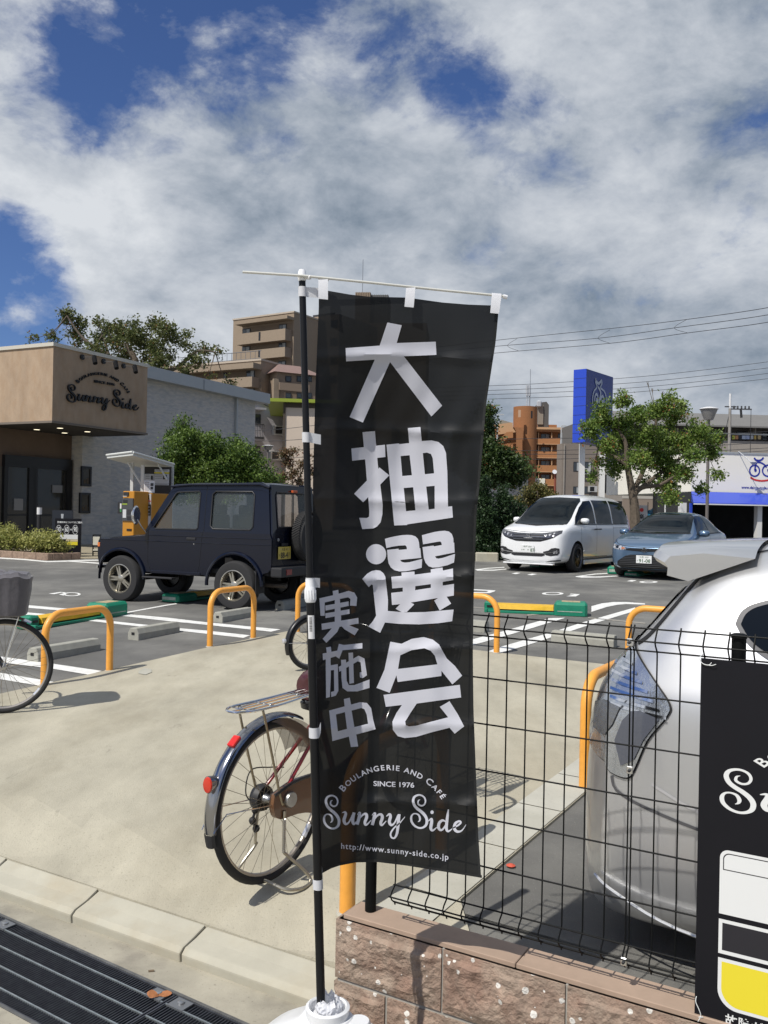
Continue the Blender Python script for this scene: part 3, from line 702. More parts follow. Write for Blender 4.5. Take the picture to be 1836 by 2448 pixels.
sen = [zz_(Z3, q) for q in ([(250+154*math.cos(a), 478+154*math.sin(a)) for a in [k*math.pi/14 for k in range(28)]],
  [(384, 244), (460, 222), (540, 205), (640, 188), (720, 183), (790, 186), (850, 207), (888, 245), (905, 300), (912, 384), (924, 388), (938, 534), (615, 565), (640, 595), (690, 606), (760, 600), (952, 550), (945, 683), (840, 712), (700, 738), (600, 740), (530, 722), (475, 680), (442, 620), (430, 560), (418, 412), (594, 394), (595, 412), (720, 402), (716, 365), (695, 342), (600, 347), (500, 362), (407, 384)],
  [(948, 188), (1130, 140), (1230, 124), (1300, 120), (1360, 132), (1405, 170), (1428, 235), (1430, 300), (1441, 300), (1447, 452), (1147, 510), (1170, 540), (1200, 546), (1270, 533), (1454, 472), (1438, 605), (1340, 645), (1200, 678), (1110, 682), (1050, 660), (1005, 610), (978, 540), (958, 370), (1128, 346), (1132, 358), (1252, 338), (1246, 300), (1225, 283), (1180, 289), (966, 327)],
  [(637, 757), (835, 741), (837, 790), (1085, 758), (1083, 708), (1262, 680), (1270, 727), (1422, 696), (1426, 872), (1266, 900), (1265, 957), (1438, 930), (1435, 1108), (1326, 1126), (1395, 1232), (1220, 1337), (1137, 1185), (1195, 1145), (778, 1215), (832, 1243), (715, 1362), (640, 1363), (547, 1310), (615, 1240), (492, 1252), (480, 1068), (656, 1048), (657, 987), (496, 1000), (482, 823), (640, 808)],
  [(38, 855), (115, 775), (180, 735), (250, 720), (310, 728), (360, 765), (390, 820), (400, 900), (432, 1180), (428, 1343), (700, 1366), (1000, 1360), (1220, 1340), (1432, 1322), (1410, 1500), (1200, 1530), (900, 1548), (600, 1540), (385, 1520), (312, 1677), (130, 1580), (200, 1500), (250, 1415), (215, 1100), (200, 950), (180, 938), (137, 980)])]
flag_decal('printed_character', sen, [zz_(Z3, [(848, 965), (1085, 934), (1085, 990), (845, 1027)])])
kai = [zz_(Z2, q) for q in ([(697, 520), (777, 535), (850, 500), (935, 487), (1000, 505), (1045, 540), (1100, 640), (1160, 695), (1210, 763), (1140, 825), (1062, 728), (1062, 765), (750, 808), (740, 760), (692, 885), (598, 850), (655, 720)],
  [(648, 900), (1193, 828), (1203, 918), (885, 962), (840, 1030), (803, 1090), (807, 1115), (830, 1125), (880, 1120), (1110, 1060), (1050, 985), (1120, 945), (1180, 1040), (1224, 1125), (1157, 1177), (1120, 1135), (1000, 1165), (880, 1200), (800, 1208), (750, 1195), (715, 1150), (712, 1090), (740, 1030), (780, 972), (665, 985)])]
flag_decal('printed_character', kai, [zz_(Z2, [(768, 617), (850, 580), (940, 567), (985, 585), (1015, 620), (1033, 682), (752, 715)])])
jit = [zz_(Z2, q) for q in ([(285, 158), (325, 150), (330, 200), (290, 206)], [(190, 210), (290, 188), (400, 157), (440, 170), (460, 205), (455, 265), (408, 262), (412, 215), (395, 203), (320, 218), (228, 240), (228, 335), (198, 335)],
  [(232, 262), (398, 232), (400, 264), (234, 298)], [(232, 318), (404, 288), (406, 320), (234, 352)], [(205, 392), (468, 350), (470, 390), (208, 436)],
  [(300, 215), (336, 210), (345, 350), (340, 405), (300, 405)], [(302, 395), (342, 395), (318, 450), (240, 528), (213, 500), (265, 440)], [(335, 395), (385, 395), (470, 430), (443, 475), (370, 432)])]
flag_decal('printed_character', jit, [])
shi = [zz_(Z2, q) for q in ([(238, 562), (272, 555), (277, 605), (244, 608)], [(213, 605), (325, 582), (328, 618), (216, 652)], [(235, 640), (270, 635), (272, 760), (265, 915), (238, 922)],
  [(265, 690), (322, 680), (326, 870), (308, 905), (275, 915), (273, 880), (296, 872), (294, 722), (268, 725)], [(330, 535), (370, 545), (332, 642), (307, 625)], [(352, 545), (497, 530), (497, 568), (350, 582)],
  [(398, 600), (430, 597), (437, 815), (405, 820)], [(328, 700), (470, 620), (512, 640), (530, 760), (500, 780), (480, 775), (478, 740), (492, 738), (485, 668), (465, 660), (333, 735)],
  [(345, 650), (380, 648), (385, 800), (400, 830), (440, 830), (548, 790), (548, 850), (460, 875), (390, 875), (355, 850), (348, 780)])]
flag_decal('printed_character', shi, [])
nak = [zz_(Z2, q) for q in ([(260, 1012), (480, 952), (530, 958), (560, 995), (575, 1080), (592, 1145), (283, 1230)], [(365, 930), (407, 920), (440, 1100), (467, 1268), (415, 1273), (385, 1110)])]
flag_decal('printed_character', nak, [zz_(Z2, [(308, 1040), (372, 1023), (388, 1143), (322, 1160)]), zz_(Z2, [(420, 1012), (490, 993), (512, 1003), (528, 1040), (538, 1106), (440, 1130)])])
flag_decal('script_lettering', [zz_(Z2, p) for p in LOGO], [], grid=9)
mb = MB(); v, f = LOGO_T; mb.add([FLAG(*Z2(x, y), .0016) for x, y in v], f); mb.build('arched_lettering', M_flagw, cloth, world=True)
mb = MB(); put_text(mb, 'http://www.sunny-side.co.jp', 58, lambda x, y: FLAG(*Z2(728+x, 2032-y+.105*x+.00004*x*x), .0016), .012, 'CENTER', 1.18, .98); mb.build('web_address', M_flagw, cloth, world=True)
# pole, collar, crossbar, tabs
M_pole = mat('black_pole_plastic', (.006, .0065, .008), .38, spec=.3)
def PL(py, dpx=0.0): t = (py-655)/(2415-655); return at(722+(768-722)*t+dpx, py, 2.40)
mb = MB(); mb.tube([PL(2445), PL(1440)], .0118, 16); mb.build('lower_pole', M_pole, flag, world=True, smooth=True)
mb = MB(); mb.tube([PL(1442), PL(655)], .0092, 16); mb.build('upper_pole', M_pole, flag, world=True, smooth=True)
mb = MB(); mb.tube([PL(1440), PL(1436), PL(1408), PL(1404), PL(1402), PL(1385)], [.0125, .0150, .0150, .0135, .0128, .0125], 16)
o = mb.build('joint_collar', M_white, flag, world=True, smooth=True)
mb = MB()
for k in range(14):
    a = 2*math.pi*k/14; d = Vector((math.cos(a)*.0152, math.sin(a)*.0152, 0)); mb.tube([PL(1433)+d, PL(1410)+d], .0010, 5)
mb.build('grip_rib', M_white, o, world=True, kind='stuff')
mb = MB(); mb.tube([PL(672), PL(668), PL(664), PL(650), PL(645)], [.0098, .0115, .0118, .0105, .008], 16); mb.tube([PL(664), PL(661)], .0128, 16); mb.build('top_cap', M_white, flag, world=True, smooth=True)
mb = MB(); mb.tube([at(580, 650, 2.37), at(722, 659, 2.385), at(900, 677, 2.42), at(1060, 694, 2.45), at(1205, 708, 2.474)], .0036, 8)
bar = mb.build('crossbar', mat('ivory_fibre_rod', (.62, .62, .57), .4), flag, world=True, smooth=True)
mb = MB(); mb.tube([at(1203, 708, 2.4735), at(1212, 710.5, 2.4755)], .006, 8); mb.build('bar_end', M_white, bar, world=True)
mb = MB(); mb.tube([PL(661), at(742, 663, 2.389)], .006, 8); mb.build('bar_socket', M_white, bar, world=True)
def wrap(pts, name='tab', m=None, th=.0007):
    """ribbon through image corner pairs: [(x0,y0,x1,y1,depth)...]"""
    mb = MB(); V = []
    for x0, y0, x1, y1, d in pts: V += [at(x0, y0, d), at(x1, y1, d)]
    n = len(pts); V2 = [v+Vector((0, th, 0)) for v in V]; b = len(V)
    F = [(2*i, 2*i+1, 2*i+3, 2*i+2) for i in range(n-1)]+[(b+2*i+2, b+2*i+3, b+2*i+1, b+2*i) for i in range(n-1)]
    mb.add(V+V2, F); return mb.build(name, m or M_tab, flag, world=True, smooth=True)
def bartab(xa, xb, yb, yt, xo, xp, dd):
    wrap([(xa+2, yb-2, xb+2, yb, dd+.010), (xa+1, yb-7, xb+1, yb-5, dd+.006), (xa, yb-8, xb, yb-6, dd-.002), (xa, yb-3, xb, yb-1, dd-.0065), (xo, yt, xp, yt+2, dd-.006)])
bartab(761, 784, 672, 714, 761, 784, 2.398); bartab(971, 993, 691, 733, 967, 989, 2.438); bartab(1176, 1199, 708, 748, 1172, 1193, 2.470)
def ptab(y0, y1, xr, dflag, dy=0):
    c = PL((y0+y1)/2); r = .0115 if y0 < 1400 else .0138
    mb = MB(); V = []; n = 12
    for k in range(n+1):
        a = math.pi*(1.0+k/n); d = Vector((math.cos(a)*r, math.sin(a)*r, 0))
        V += [PL(y0)+d, PL(y1)+d]
    V += [at(xr, y0+dy, dflag), at(xr, y1+dy, dflag)]
    mb.add(V, [(2*i, 2*i+1, 2*i+3, 2*i+2) for i in range(n+1)]); return mb.build('tab', M_tab, flag, world=True, smooth=True)
ptab(686, 710, 762, 2.412, 2); ptab(1034, 1058, 767, 2.412, 5); ptab(1381, 1404, 765, 2.412, 1); ptab(1738, 1763, 767, 2.402, -12); ptab(2100, 2124, 770, 2.402, -30)
mb = MB(); V = []
for k in range(9):
    a = math.pi*(1.28+.5*k/8); d = Vector((math.cos(a)*.0121, math.sin(a)*.0121, 0)); V += [PL(1470)+d, PL(1526)+d]
mb.add(V, [(2*i, 2*i+1, 2*i+3, 2*i+2) for i in range(8)]); st = mb.build('sticker', mat('paper_label', (.66, .66, .66), .7), flag, world=True, smooth=True)
mb = MB(); random.seed(3); y = 1474.
while y < 1508:
    h = random.uniform(.5, 1.5); V = []
    for k in range(5):
        a = math.pi*(1.40+.20*k/4); d = Vector((math.cos(a)*.01225, math.sin(a)*.01225, 0)); V += [PL(y)+d, PL(y+h)+d]
    mb.add(V, [(2*i, 2*i+1, 2*i+3, 2*i+2) for i in range(4)]); y += h+random.uniform(.6, 1.5)
mb.build('barcode', M_black, st, world=True, kind='stuff')
# weighted base with crumpled wrapping
bc = at(774, 2440, 2.40); 
fb = thing('flag_base', 'white plastic water tank base holding the banner pole, cut off at the bottom edge', 'flag stand', (bc.x+.01, bc.y, .08))
M_tank = mat('white_tank_plastic', (.78, .79, .80), .35, transl=.12)
mb = MB(); n = 40; lev = [(-.072, .18), (-.05, .197), (.03, .20), (.09, .20), (.14, .175), (.175, .12), (.20, .07), (.215, .058)]; V = []; 
for z, r in lev:
    for k in range(n):
        a = 2*math.pi*k/n; sq = (abs(math.cos(a))**3.2+abs(math.sin(a))**3.2)**(-1/3.2); V.append((r*1.12*sq*math.cos(a), r*.86*sq*math.sin(a), z*1.12))
mb.add(V, [(i*n+k, i*n+(k+1) % n, (i+1)*n+(k+1) % n, (i+1)*n+k) for i in range(len(lev)-1) for k in range(n)]+[tuple((len(lev)-1)*n+k for k in range(n))]); tank = mb.build('tank', M_tank, fb, smooth=True)
tank.rotation_euler = (0, 0, R_(-32))
mb = MB(); mb.lathe([(.058, .235), (.060, .262), (.052, .266), (.048, .262), (.046, .24)], 30, cap=False); c1 = mb.build('filler_ring', M_tank, fb, smooth=True)
mb = MB(); V = []; n = 36
for j in range(9):
    for k in range(n):
        a = 2*math.pi*k/n; r = .034+.006*noise.noise(Vector((math.cos(a)*2, math.sin(a)*2, j*.6)))+.006*noise.noise(Vector((math.cos(a)*5, math.sin(a)*5, j*1.3)))+(.012 if j < 2 else 0)-(.008 if j > 6 else 0)
        V.append((.004+r*math.cos(a), r*math.sin(a), (.235+.0065*j)+.005*noise.noise(Vector((math.cos(a)*3, math.sin(a)*3, 9.)))*j/3))
mb.add(V, [(i*n+k, i*n+(k+1) % n, (i+1)*n+(k+1) % n, (i+1)*n+k) for i in range(8) for k in range(n)]); mb.build('crumpled_wrap', mat('white_film', (.80, .81, .84), .35, transl=.3), fb)
mb = MB(); mb.lathe([(.03, .20), (.032, .232), (.028, .238)], 24, Matrix.Translation((.085, -.02, 0))); mb.build('water_cap', M_tank, fb, smooth=True)
# ================================================================ notice board on the fence
nb = thing('notice_board', 'large black parking notice with white script logo and a yellow panel tied to the fence', 'sign', K(fpx(1660), FK-.035, .36))
NK = FK-.036
def nsz(px, py):      # picture point -> (s, z) on board plane
    r = ray(px, py); y = NK/(BX*r[0]+BY); return Kinv((r[0]*y, y))[0], CAMH+r[2]*y
def NB(px, py, off=0.0): s, z = nsz(px, py); return K(s, NK-off, z)
sl_, zt_ = nsz(1676, 1573); zb_ = nsz(1664, 2430)[1]
M_board = mat('black_coated_board', (.008, .008, .011), .42, spec=.22, var=.1, vs=3)
Wd = .78
mb = MB(); V = [K(sl_, NK, zb_), K(sl_-Wd, NK, zb_), K(sl_-Wd, NK, zt_), K(sl_, NK, zt_)]; V += [v+Vector((BX, BY, 0))*.004 for v in V]
mb.add(V, [(0, 1, 2, 3), (7, 6, 5, 4), (1, 0, 4, 5), (2, 1, 5, 6), (3, 2, 6, 7), (0, 3, 7, 4)]); bd = mb.build('board', M_board, nb, world=True)
M_nw = mat('matt_white_print', (.70, .71, .70), .55); M_ny = mat('yellow_print', (.74, .62, .03), .5); M_nk = mat('black_print', (.016, .015, .02), .5)
# logo fitted: S box on the picture gives scale
sx0, zz0 = nsz(1722, 1832); sx1, zz1 = nsz(1807, 1954)
# S1 spans logo x 216..340, y 1613..1862
kx = (sx0-sx1)/(340-216); kz = (zz0-zz1)/(1862-1613)
def NL(x, y, off=.0008):
    x, y = unskew(x, y); return K(sx0-(x-216)*kx, NK-off, zz0-(y-unskew(216, 1613)[1])*kz)
v2, t = cdt(LOGO); mb = MB(); mb.add([NL(v.x, v.y) for v in v2], t); mb.build('script_lettering', M_nw, nb, world=True)
mb = MB(); v, f = LOGO_T; mb.add([NL(x, y) for x, y in v], f); mb.build('arched_lettering', M_nw, nb, world=True)
def nrect(pts, m, off, name): mb = MB(); mb.add([K(s, NK-off, z) for s, z in pts], [tuple(range(len(pts)))]); return mb.build(name, m, nb, world=True)
X0 = nsz(1722, 2000)[0]; zt1 = nsz(1728, 2030)[1]; zm1 = nsz(1722, 2183)[1]; zm2 = nsz(1722, 2186)[1]; zk0 = nsz(1722, 2190)[1]; zk1 = nsz(1721, 2276)[1]; zy0 = nsz(1721, 2288)[1]; zy1 = nsz(1740, 2410)[1]
Wp = .60; rr_ = .022
def rc(cx, cz, a0, a1, r=rr_): return [(cx-r*math.cos(R_(a0+(a1-a0)*k/8)), cz+r*math.sin(R_(a0+(a1-a0)*k/8))) for k in range(9)]
# top white panel with rounded corners on top; s decreases to the right
def panel(s0, s1, z0, z1, rt, rb, r=rr_):
    P = []
    sg = lambda s, c: s
    def corner(cs, cz, a0, a1): return [(cs+r*math.cos(R_(a0+(a1-a0)*k/8)), cz+r*math.sin(R_(a0+(a1-a0)*k/8))) for k in range(9)]
    P += corner(s0-r, z1-r, 0, 90) if rt else [(s0, z1)]
    P += corner(s1+r, z1-r, 90, 180) if rt else [(s1, z1)]
    P += corner(s1+r, z0+r, 180, 270) if rb else [(s1, z0)]
    P += corner(s0-r, z0+r, 270, 360) if rb else [(s0, z0)]
    return P
nrect(panel(X0, X0-Wp, zm1, zt1, True, False), M_nw, .0006, 'white_panel')
z_in = nsz(1731, 2079)[1]
nrect(panel(X0-.008, X0-Wp+.008, z_in, zt1-.008, True, False, .016), M_nk, .0010, 'inner_outline')
nrect(panel(X0-.0105, X0-Wp+.0105, z_in+.0025, zt1-.0105, True, False, .0145), M_nw, .0014, 'inner_panel')
nrect(panel(X0, X0-Wp, zk1-.002, zk0-.006, False, False), M_nw, .0006, 'black_panel_border')
nrect(panel(X0-.009, X0-Wp+.009, zk1+.008, zk0-.015, False, False), M_nk, .0010, 'black_panel')
nrect(panel(X0, X0-Wp, zy1-.004, zy0, False, True, .05), M_nw, .0006, 'yellow_panel_border')
nrect(panel(X0-.009, X0-Wp+.009, zy1+.005, zy0-.009, False, True, .045), M_ny, .0010, 'yellow_panel')
tz = nsz(1745, 2448)[1]; ts = nsz(1733, 2430)[0]
mb = MB(); put_text(mb, '故障が発生した場合は', .030, lambda x, y: K(ts-x, NK-.0008, tz+y), .02, 'LEFT', 1.12); mb.build('japanese_lettering', M_nw, nb, world=True)
M_str = mat('white_string', (.72, .74, .72), .6)
mb = MB(); c = NB(1676, 1572, .004)
mb.tube(smooth_path([NB(1678, 1566, -.03), NB(1674, 1570, .004), NB(1676, 1580, .006), NB(1684, 1587, .006), NB(1696, 1589, .006), NB(1702, 1583, .007)], 5), .0011, 6); mb.tube(smooth_path([NB(1694, 1589, .006), NB(1703, 1590, .008), NB(1713, 1587, .009)], 5), .0011, 6); mb.build('string_tie', M_str, nb, world=True)
mb = MB(); mb.tube(smooth_path([NB(1665, 2380, .002), NB(1664, 2392, .006), NB(1672, 2410, .007), NB(1676, 2425, .006), NB(1671, 2436, .008), NB(1668, 2442, .004)], 5), .0011, 6); mb.tube([NB(1671, 2428, .007), NB(1682, 2427, .009)], .0011, 6); mb.build('string_tie', M_str, nb, world=True)
# ================================================================ orange barriers
def barrier(p, heading, label, wd=.76, h=.575, r=.031):
    z0 = lotz(p[1])+(.012)
    t = thing('barrier', label, 'barrier', (p[0], p[1], z0), R_(90-heading), group='orange tube barriers around the bicycle area')
    mb = MB(); c = .17; P = [(0, 0, -.03), (0, 0, .2), (0, 0, h-c)]
    for k in range(1, 9): a = R_(90*k/8); P.append((c-c*math.cos(a), 0, h-c+c*math.sin(a)))
    P += [(wd-x, y, z) for x, y, z in P[::-1]]
    mb.tube(P, r, 16); mb.build('hoop', M_orange, t, smooth=True)
    for x in (0, wd):
        mb = MB(); mb.lathe([(r+.012, -.004), (r+.010, .003), (r+.001, .004)], 18, Matrix.Translation((x, 0, 0)), cap=False); mb.build('ground_collar', M_conc2, t, smooth=True)
    return t
g = G(106, 1641); barrier(g, 25, 'orange hoop barrier behind the bicycle wheel at the left edge')
g = G(501.6, 1548); barrier(g, 28, 'orange hoop barrier in front of the rear wheel of the dark blue car')
g = G(711, 1513); barrier(g, 118, 'orange hoop barrier half hidden by the banner pole behind the small bicycle')
g = G(1187, 1564); barrier((g.x-.866*.76, g.y+.5*.76), 120, 'orange hoop barrier just right of the banner at the edge of the slab')
barrier((2.40, 8.62), 120, 'orange hoop barrier rising behind the rear of the silver car')
g = G(1397, 1886); barrier(g, 31, 'orange hoop barrier touching the tail light of the silver car', h=.60)
g = G(830, 2187); barrier((g.x, g.y), 32, 'orange hoop barrier at the end of the brown block wall, seen through the banner', h=.60)
# ================================================================ wheel stops
M_stop = mat('wheel_stop_concrete', (.33, .325, .28), .92, var=.15, vs=8, bump=.35, bs=90, dist=.004)
def wheel_stop(p, heading, label, L_=.72, hgt=.13):
    z0 = lotz(p[1]); t = thing('wheel_stop', label, 'wheel stop', (p[0], p[1], z0), R_(90-heading), group='concrete wheel stops in the parking bays')
    mb = MB(); pr = [(-.075, -.01), (-.075, hgt*.55), (-.045, hgt), (.045, hgt), (.075, hgt*.55), (.075, -.01)]
    V = [(0, y, z) for y, z in pr]+[(L_, y, z) for y, z in pr]; n = 6
    mb.add(V, [tuple(range(n))[::-1], tuple(range(n, 2*n))]+[(i, (i+1) % n, n+(i+1) % n, n+i) for i in range(n)]); mb.build('stop_block', M_stop, t, bevel=.006)
    mb = MB(); mb.box((-.001, 0, .07), (.006, .04, .028)); mb.build('end_socket', M_black, t)
wheel_stop(G(77, 1582), 27, 'concrete wheel stop behind the left barrier and bicycle wheel', .80)
wheel_stop(G(318, 1530), 25, 'concrete wheel stop standing alone in the empty bay in front of the dark blue car')
wheel_stop(G(520, 1488), 25, 'concrete wheel stop against the near rear tyre of the dark blue car')
wheel_stop(G(668, 1458), 25, 'concrete wheel stop in the shade behind the dark blue car')
g = G(1322, 1533); wheel_stop(g, 120, 'concrete wheel stop right of the banner behind the fence top')
g = G(1164, 1511); wheel_stop((g.x-.62*.866, g.y+.5*.62), 120, 'concrete wheel stop cut off by the right edge of the banner', .62)
# ================================================================ flap locks
def flap_lock(a, b, label, full=True, box_h=.19, flip=False):
    d = b-a; L_ = math.hypot(d.x, d.y); z0 = lotz((a.y+b.y)/2)
    t = thing('parking_lock', label, 'parking lock', (a.x, a.y, z0), math.atan2(d.y, d.x), group='green and yellow parking flap locks')
    bl = min(.46, L_*.4); w = .17
    mb = MB(); mb.cbox(L_-bl, L_, -w, w, 0, box_h, .035); o = mb.build('lock_box', M_green, t, bevel=.004)
    mb = MB(); mb.bx(L_-bl*.78, L_-bl*.22, -w*.55, w*.5, box_h, box_h+.004); mb.build('top_label', mat('tan_label', (.42, .33, .20), .7, var=.35, vs=25), o)
    mb = MB(); mb.bx(L_-.001, L_+.004, -w*.75, w*.75, box_h*.25, box_h*.62); mb.bx(L_-bl*.9, L_-bl*.15, -w-.004, -w+.001, box_h*.30, box_h*.36); mb.build('reflector_strip', mat('worn_silver_strip', (.35, .40, .34), .6, var=.3, vs=20), o)
    mb = MB(); mb.bx(0, L_-bl, -.13, .13, 0, .035); mb.bx(-.01, .03, -.15, .15, 0, .05); mb.build('base_rail', M_green, t, bevel=.005)
    mb = MB(); mb.cbox(-.02, .14, -.08, .10, .0, .15, .02); e = mb.build('end_housing', M_green, t)
    mb = MB(); mb.bx(-.026, -.018, -.03, .05, .06, .10); mb.bx(.02, .10, -.086, -.078, .07, .10); mb.build('slot', M_black, e)
    mb = MB(); P = [(.16, .0), (L_-bl+.02, .0), (L_-bl+.02, .10), (L_-bl-.12, .11), (L_-bl-.25, .17), (L_-bl-.42, .20), (.16, .20)]
    # flap: a thin bent plate
    prof = [(-.02, .115), (.05, .125), (.16, .085)]
    V = []
    xs_ = [.15, .35, L_*.45, L_-bl-.12, L_-bl-.01]
    for x in xs_:
        k = 1 if x < L_*.5 else .75
        V += [(x, -.11*k, .055), (x, -.09*k, .118), (x, .11, .125), (x, .14, .06)]
    mb.add(V, [(4*i+j, 4*i+4+j, 4*i+5+j, 4*i+1+j) for i in range(len(xs_)-1) for j in range(3)]+[(0, 1, 2, 3), tuple(len(V)-1-q for q in range(4))]); mb.build('flap_plate', M_yel, t, bevel=.004)
    return t
flap_lock(G(1162, 1461), G(1404, 1472), 'green and yellow flap lock lying open right of the banner')
flap_lock(G(62, 1506), G(283, 1467), 'green and yellow flap lock in the empty bay behind the left barrier')
flap_lock(G(600, 1415), G(404, 1441), 'green flap lock in the shadow under the dark blue car', box_h=.12)
flap_lock(G(1330, 1352), G(1278, 1356), 'green flap lock peeking out under the front of the white minivan', box_h=.10)
flap_lock(G(1548, 1372), G(1508, 1378), 'green flap lock peeking out under the front of the blue sedan', box_h=.10)
flap_lock(G(1482, 1358), G(1470, 1373), 'green lock box standing between the white minivan and the blue sedan', box_h=.16)
# ================================================================ bicycles
def torus_pts(R, r, a0, a1, n, cx=0, cz=0): return [(cx+R*math.cos(a0+(a1-a0)*k/n), 0, cz+R*math.sin(a0+(a1-a0)*k/n)) for k in range(n+1)]
M_tyre = mat('bicycle_tyre', (.020, .020, .021), .8, bump=.4, bs=260, dist=.001)
M_wallc = mat('tan_tyre_wall', (.20, .15, .095), .8)
M_rim = mat('alloy_rim', (.46, .42, .37), .38, .85)
M_spoke = mat('spoke_steel', (.30, .25, .18), .35, .9)
def wheel(t, cx, R, name='wheel', spokes=32, tw=.018, blackrim=False):
    n = 56; mb = MB(); mb.tube([(cx+(R-tw)*math.cos(2*math.pi*k/n), 0, R+(R-tw)*math.sin(2*math.pi*k/n)) for k in range(n)], tw, 12, closed=True)
    wo = mb.build(name, M_tyre, t, smooth=True)
    mb = MB(); mb.tube([(cx+(R-tw*1.95)*math.cos(2*math.pi*k/n), 0, R+(R-tw*1.95)*math.sin(2*math.pi*k/n)) for k in range(n)], .0105, 8, closed=True); mb.build('rim', M_rim, wo, smooth=True)
    mb = MB(); random.seed(1)
    for k in range(spokes):
        a = 2*math.pi*k/spokes; sd_ = 1 if k % 2 else -1; ha = a+(.9 if (k//2) % 2 else -.9)
        mb.tube([(cx+.022*math.cos(ha), sd_*.032, R+.022*math.sin(ha)), (cx+(R-tw*2.3)*math.cos(a), 0, R+(R-tw*2.3)*math.sin(a))], .0011, 4, cap=False)
    mb.build('spokes', M_spoke, wo, kind='stuff')
    mb = MB(); mb.tube([(cx, -.052, R), (cx, -.036, R), (cx, -.034, R), (cx, -.018, R), (cx, .018, R), (cx, .034, R), (cx, .036, R), (cx, .052, R)], [.008, .010, .024, .015, .015, .024, .010, .008], 14); mb.build('hub', M_steel, wo, smooth=True)
    mb = MB(); a = R_(-40); mb.tube([(cx+(R-tw*2.1)*math.cos(x), -.004, R+(R-tw*2.1)*math.sin(x)) for x in (a-.1, a, a+.1)], .0118, 6); mb.build('rim_reflection_sticker', mat('silver_sticker', (.8, .8, .8), .25, .6), wo, smooth=True)
    return wo
def fender(t, cx, R, a0, a1, m, w_=.030, gap=.022, name='mudguard'):
    mb = MB(); n = 34; V = []; F = []; k_ = 7
    for i in range(n+1):
        a = R_(a0+(a1-a0)*i/n)
        for j in range(k_):
            b = math.pi*(j/(k_-1)); yy = w_*math.cos(b); dr = .017*math.sin(b)
            V.append((cx+(R+gap-.012+dr)*math.cos(a), yy, R+(R+gap-.012+dr)*math.sin(a)))
    for i in range(n):
        for j in range(k_-1): p = i*k_+j; F.append((p, p+1, p+k_+1, p+k_))
    mb.add(V, F); mb.add([Vector(v)+Vector((0, 0, 0)) for v in V], [])
    return mb.build(name, m, t, smooth=True)
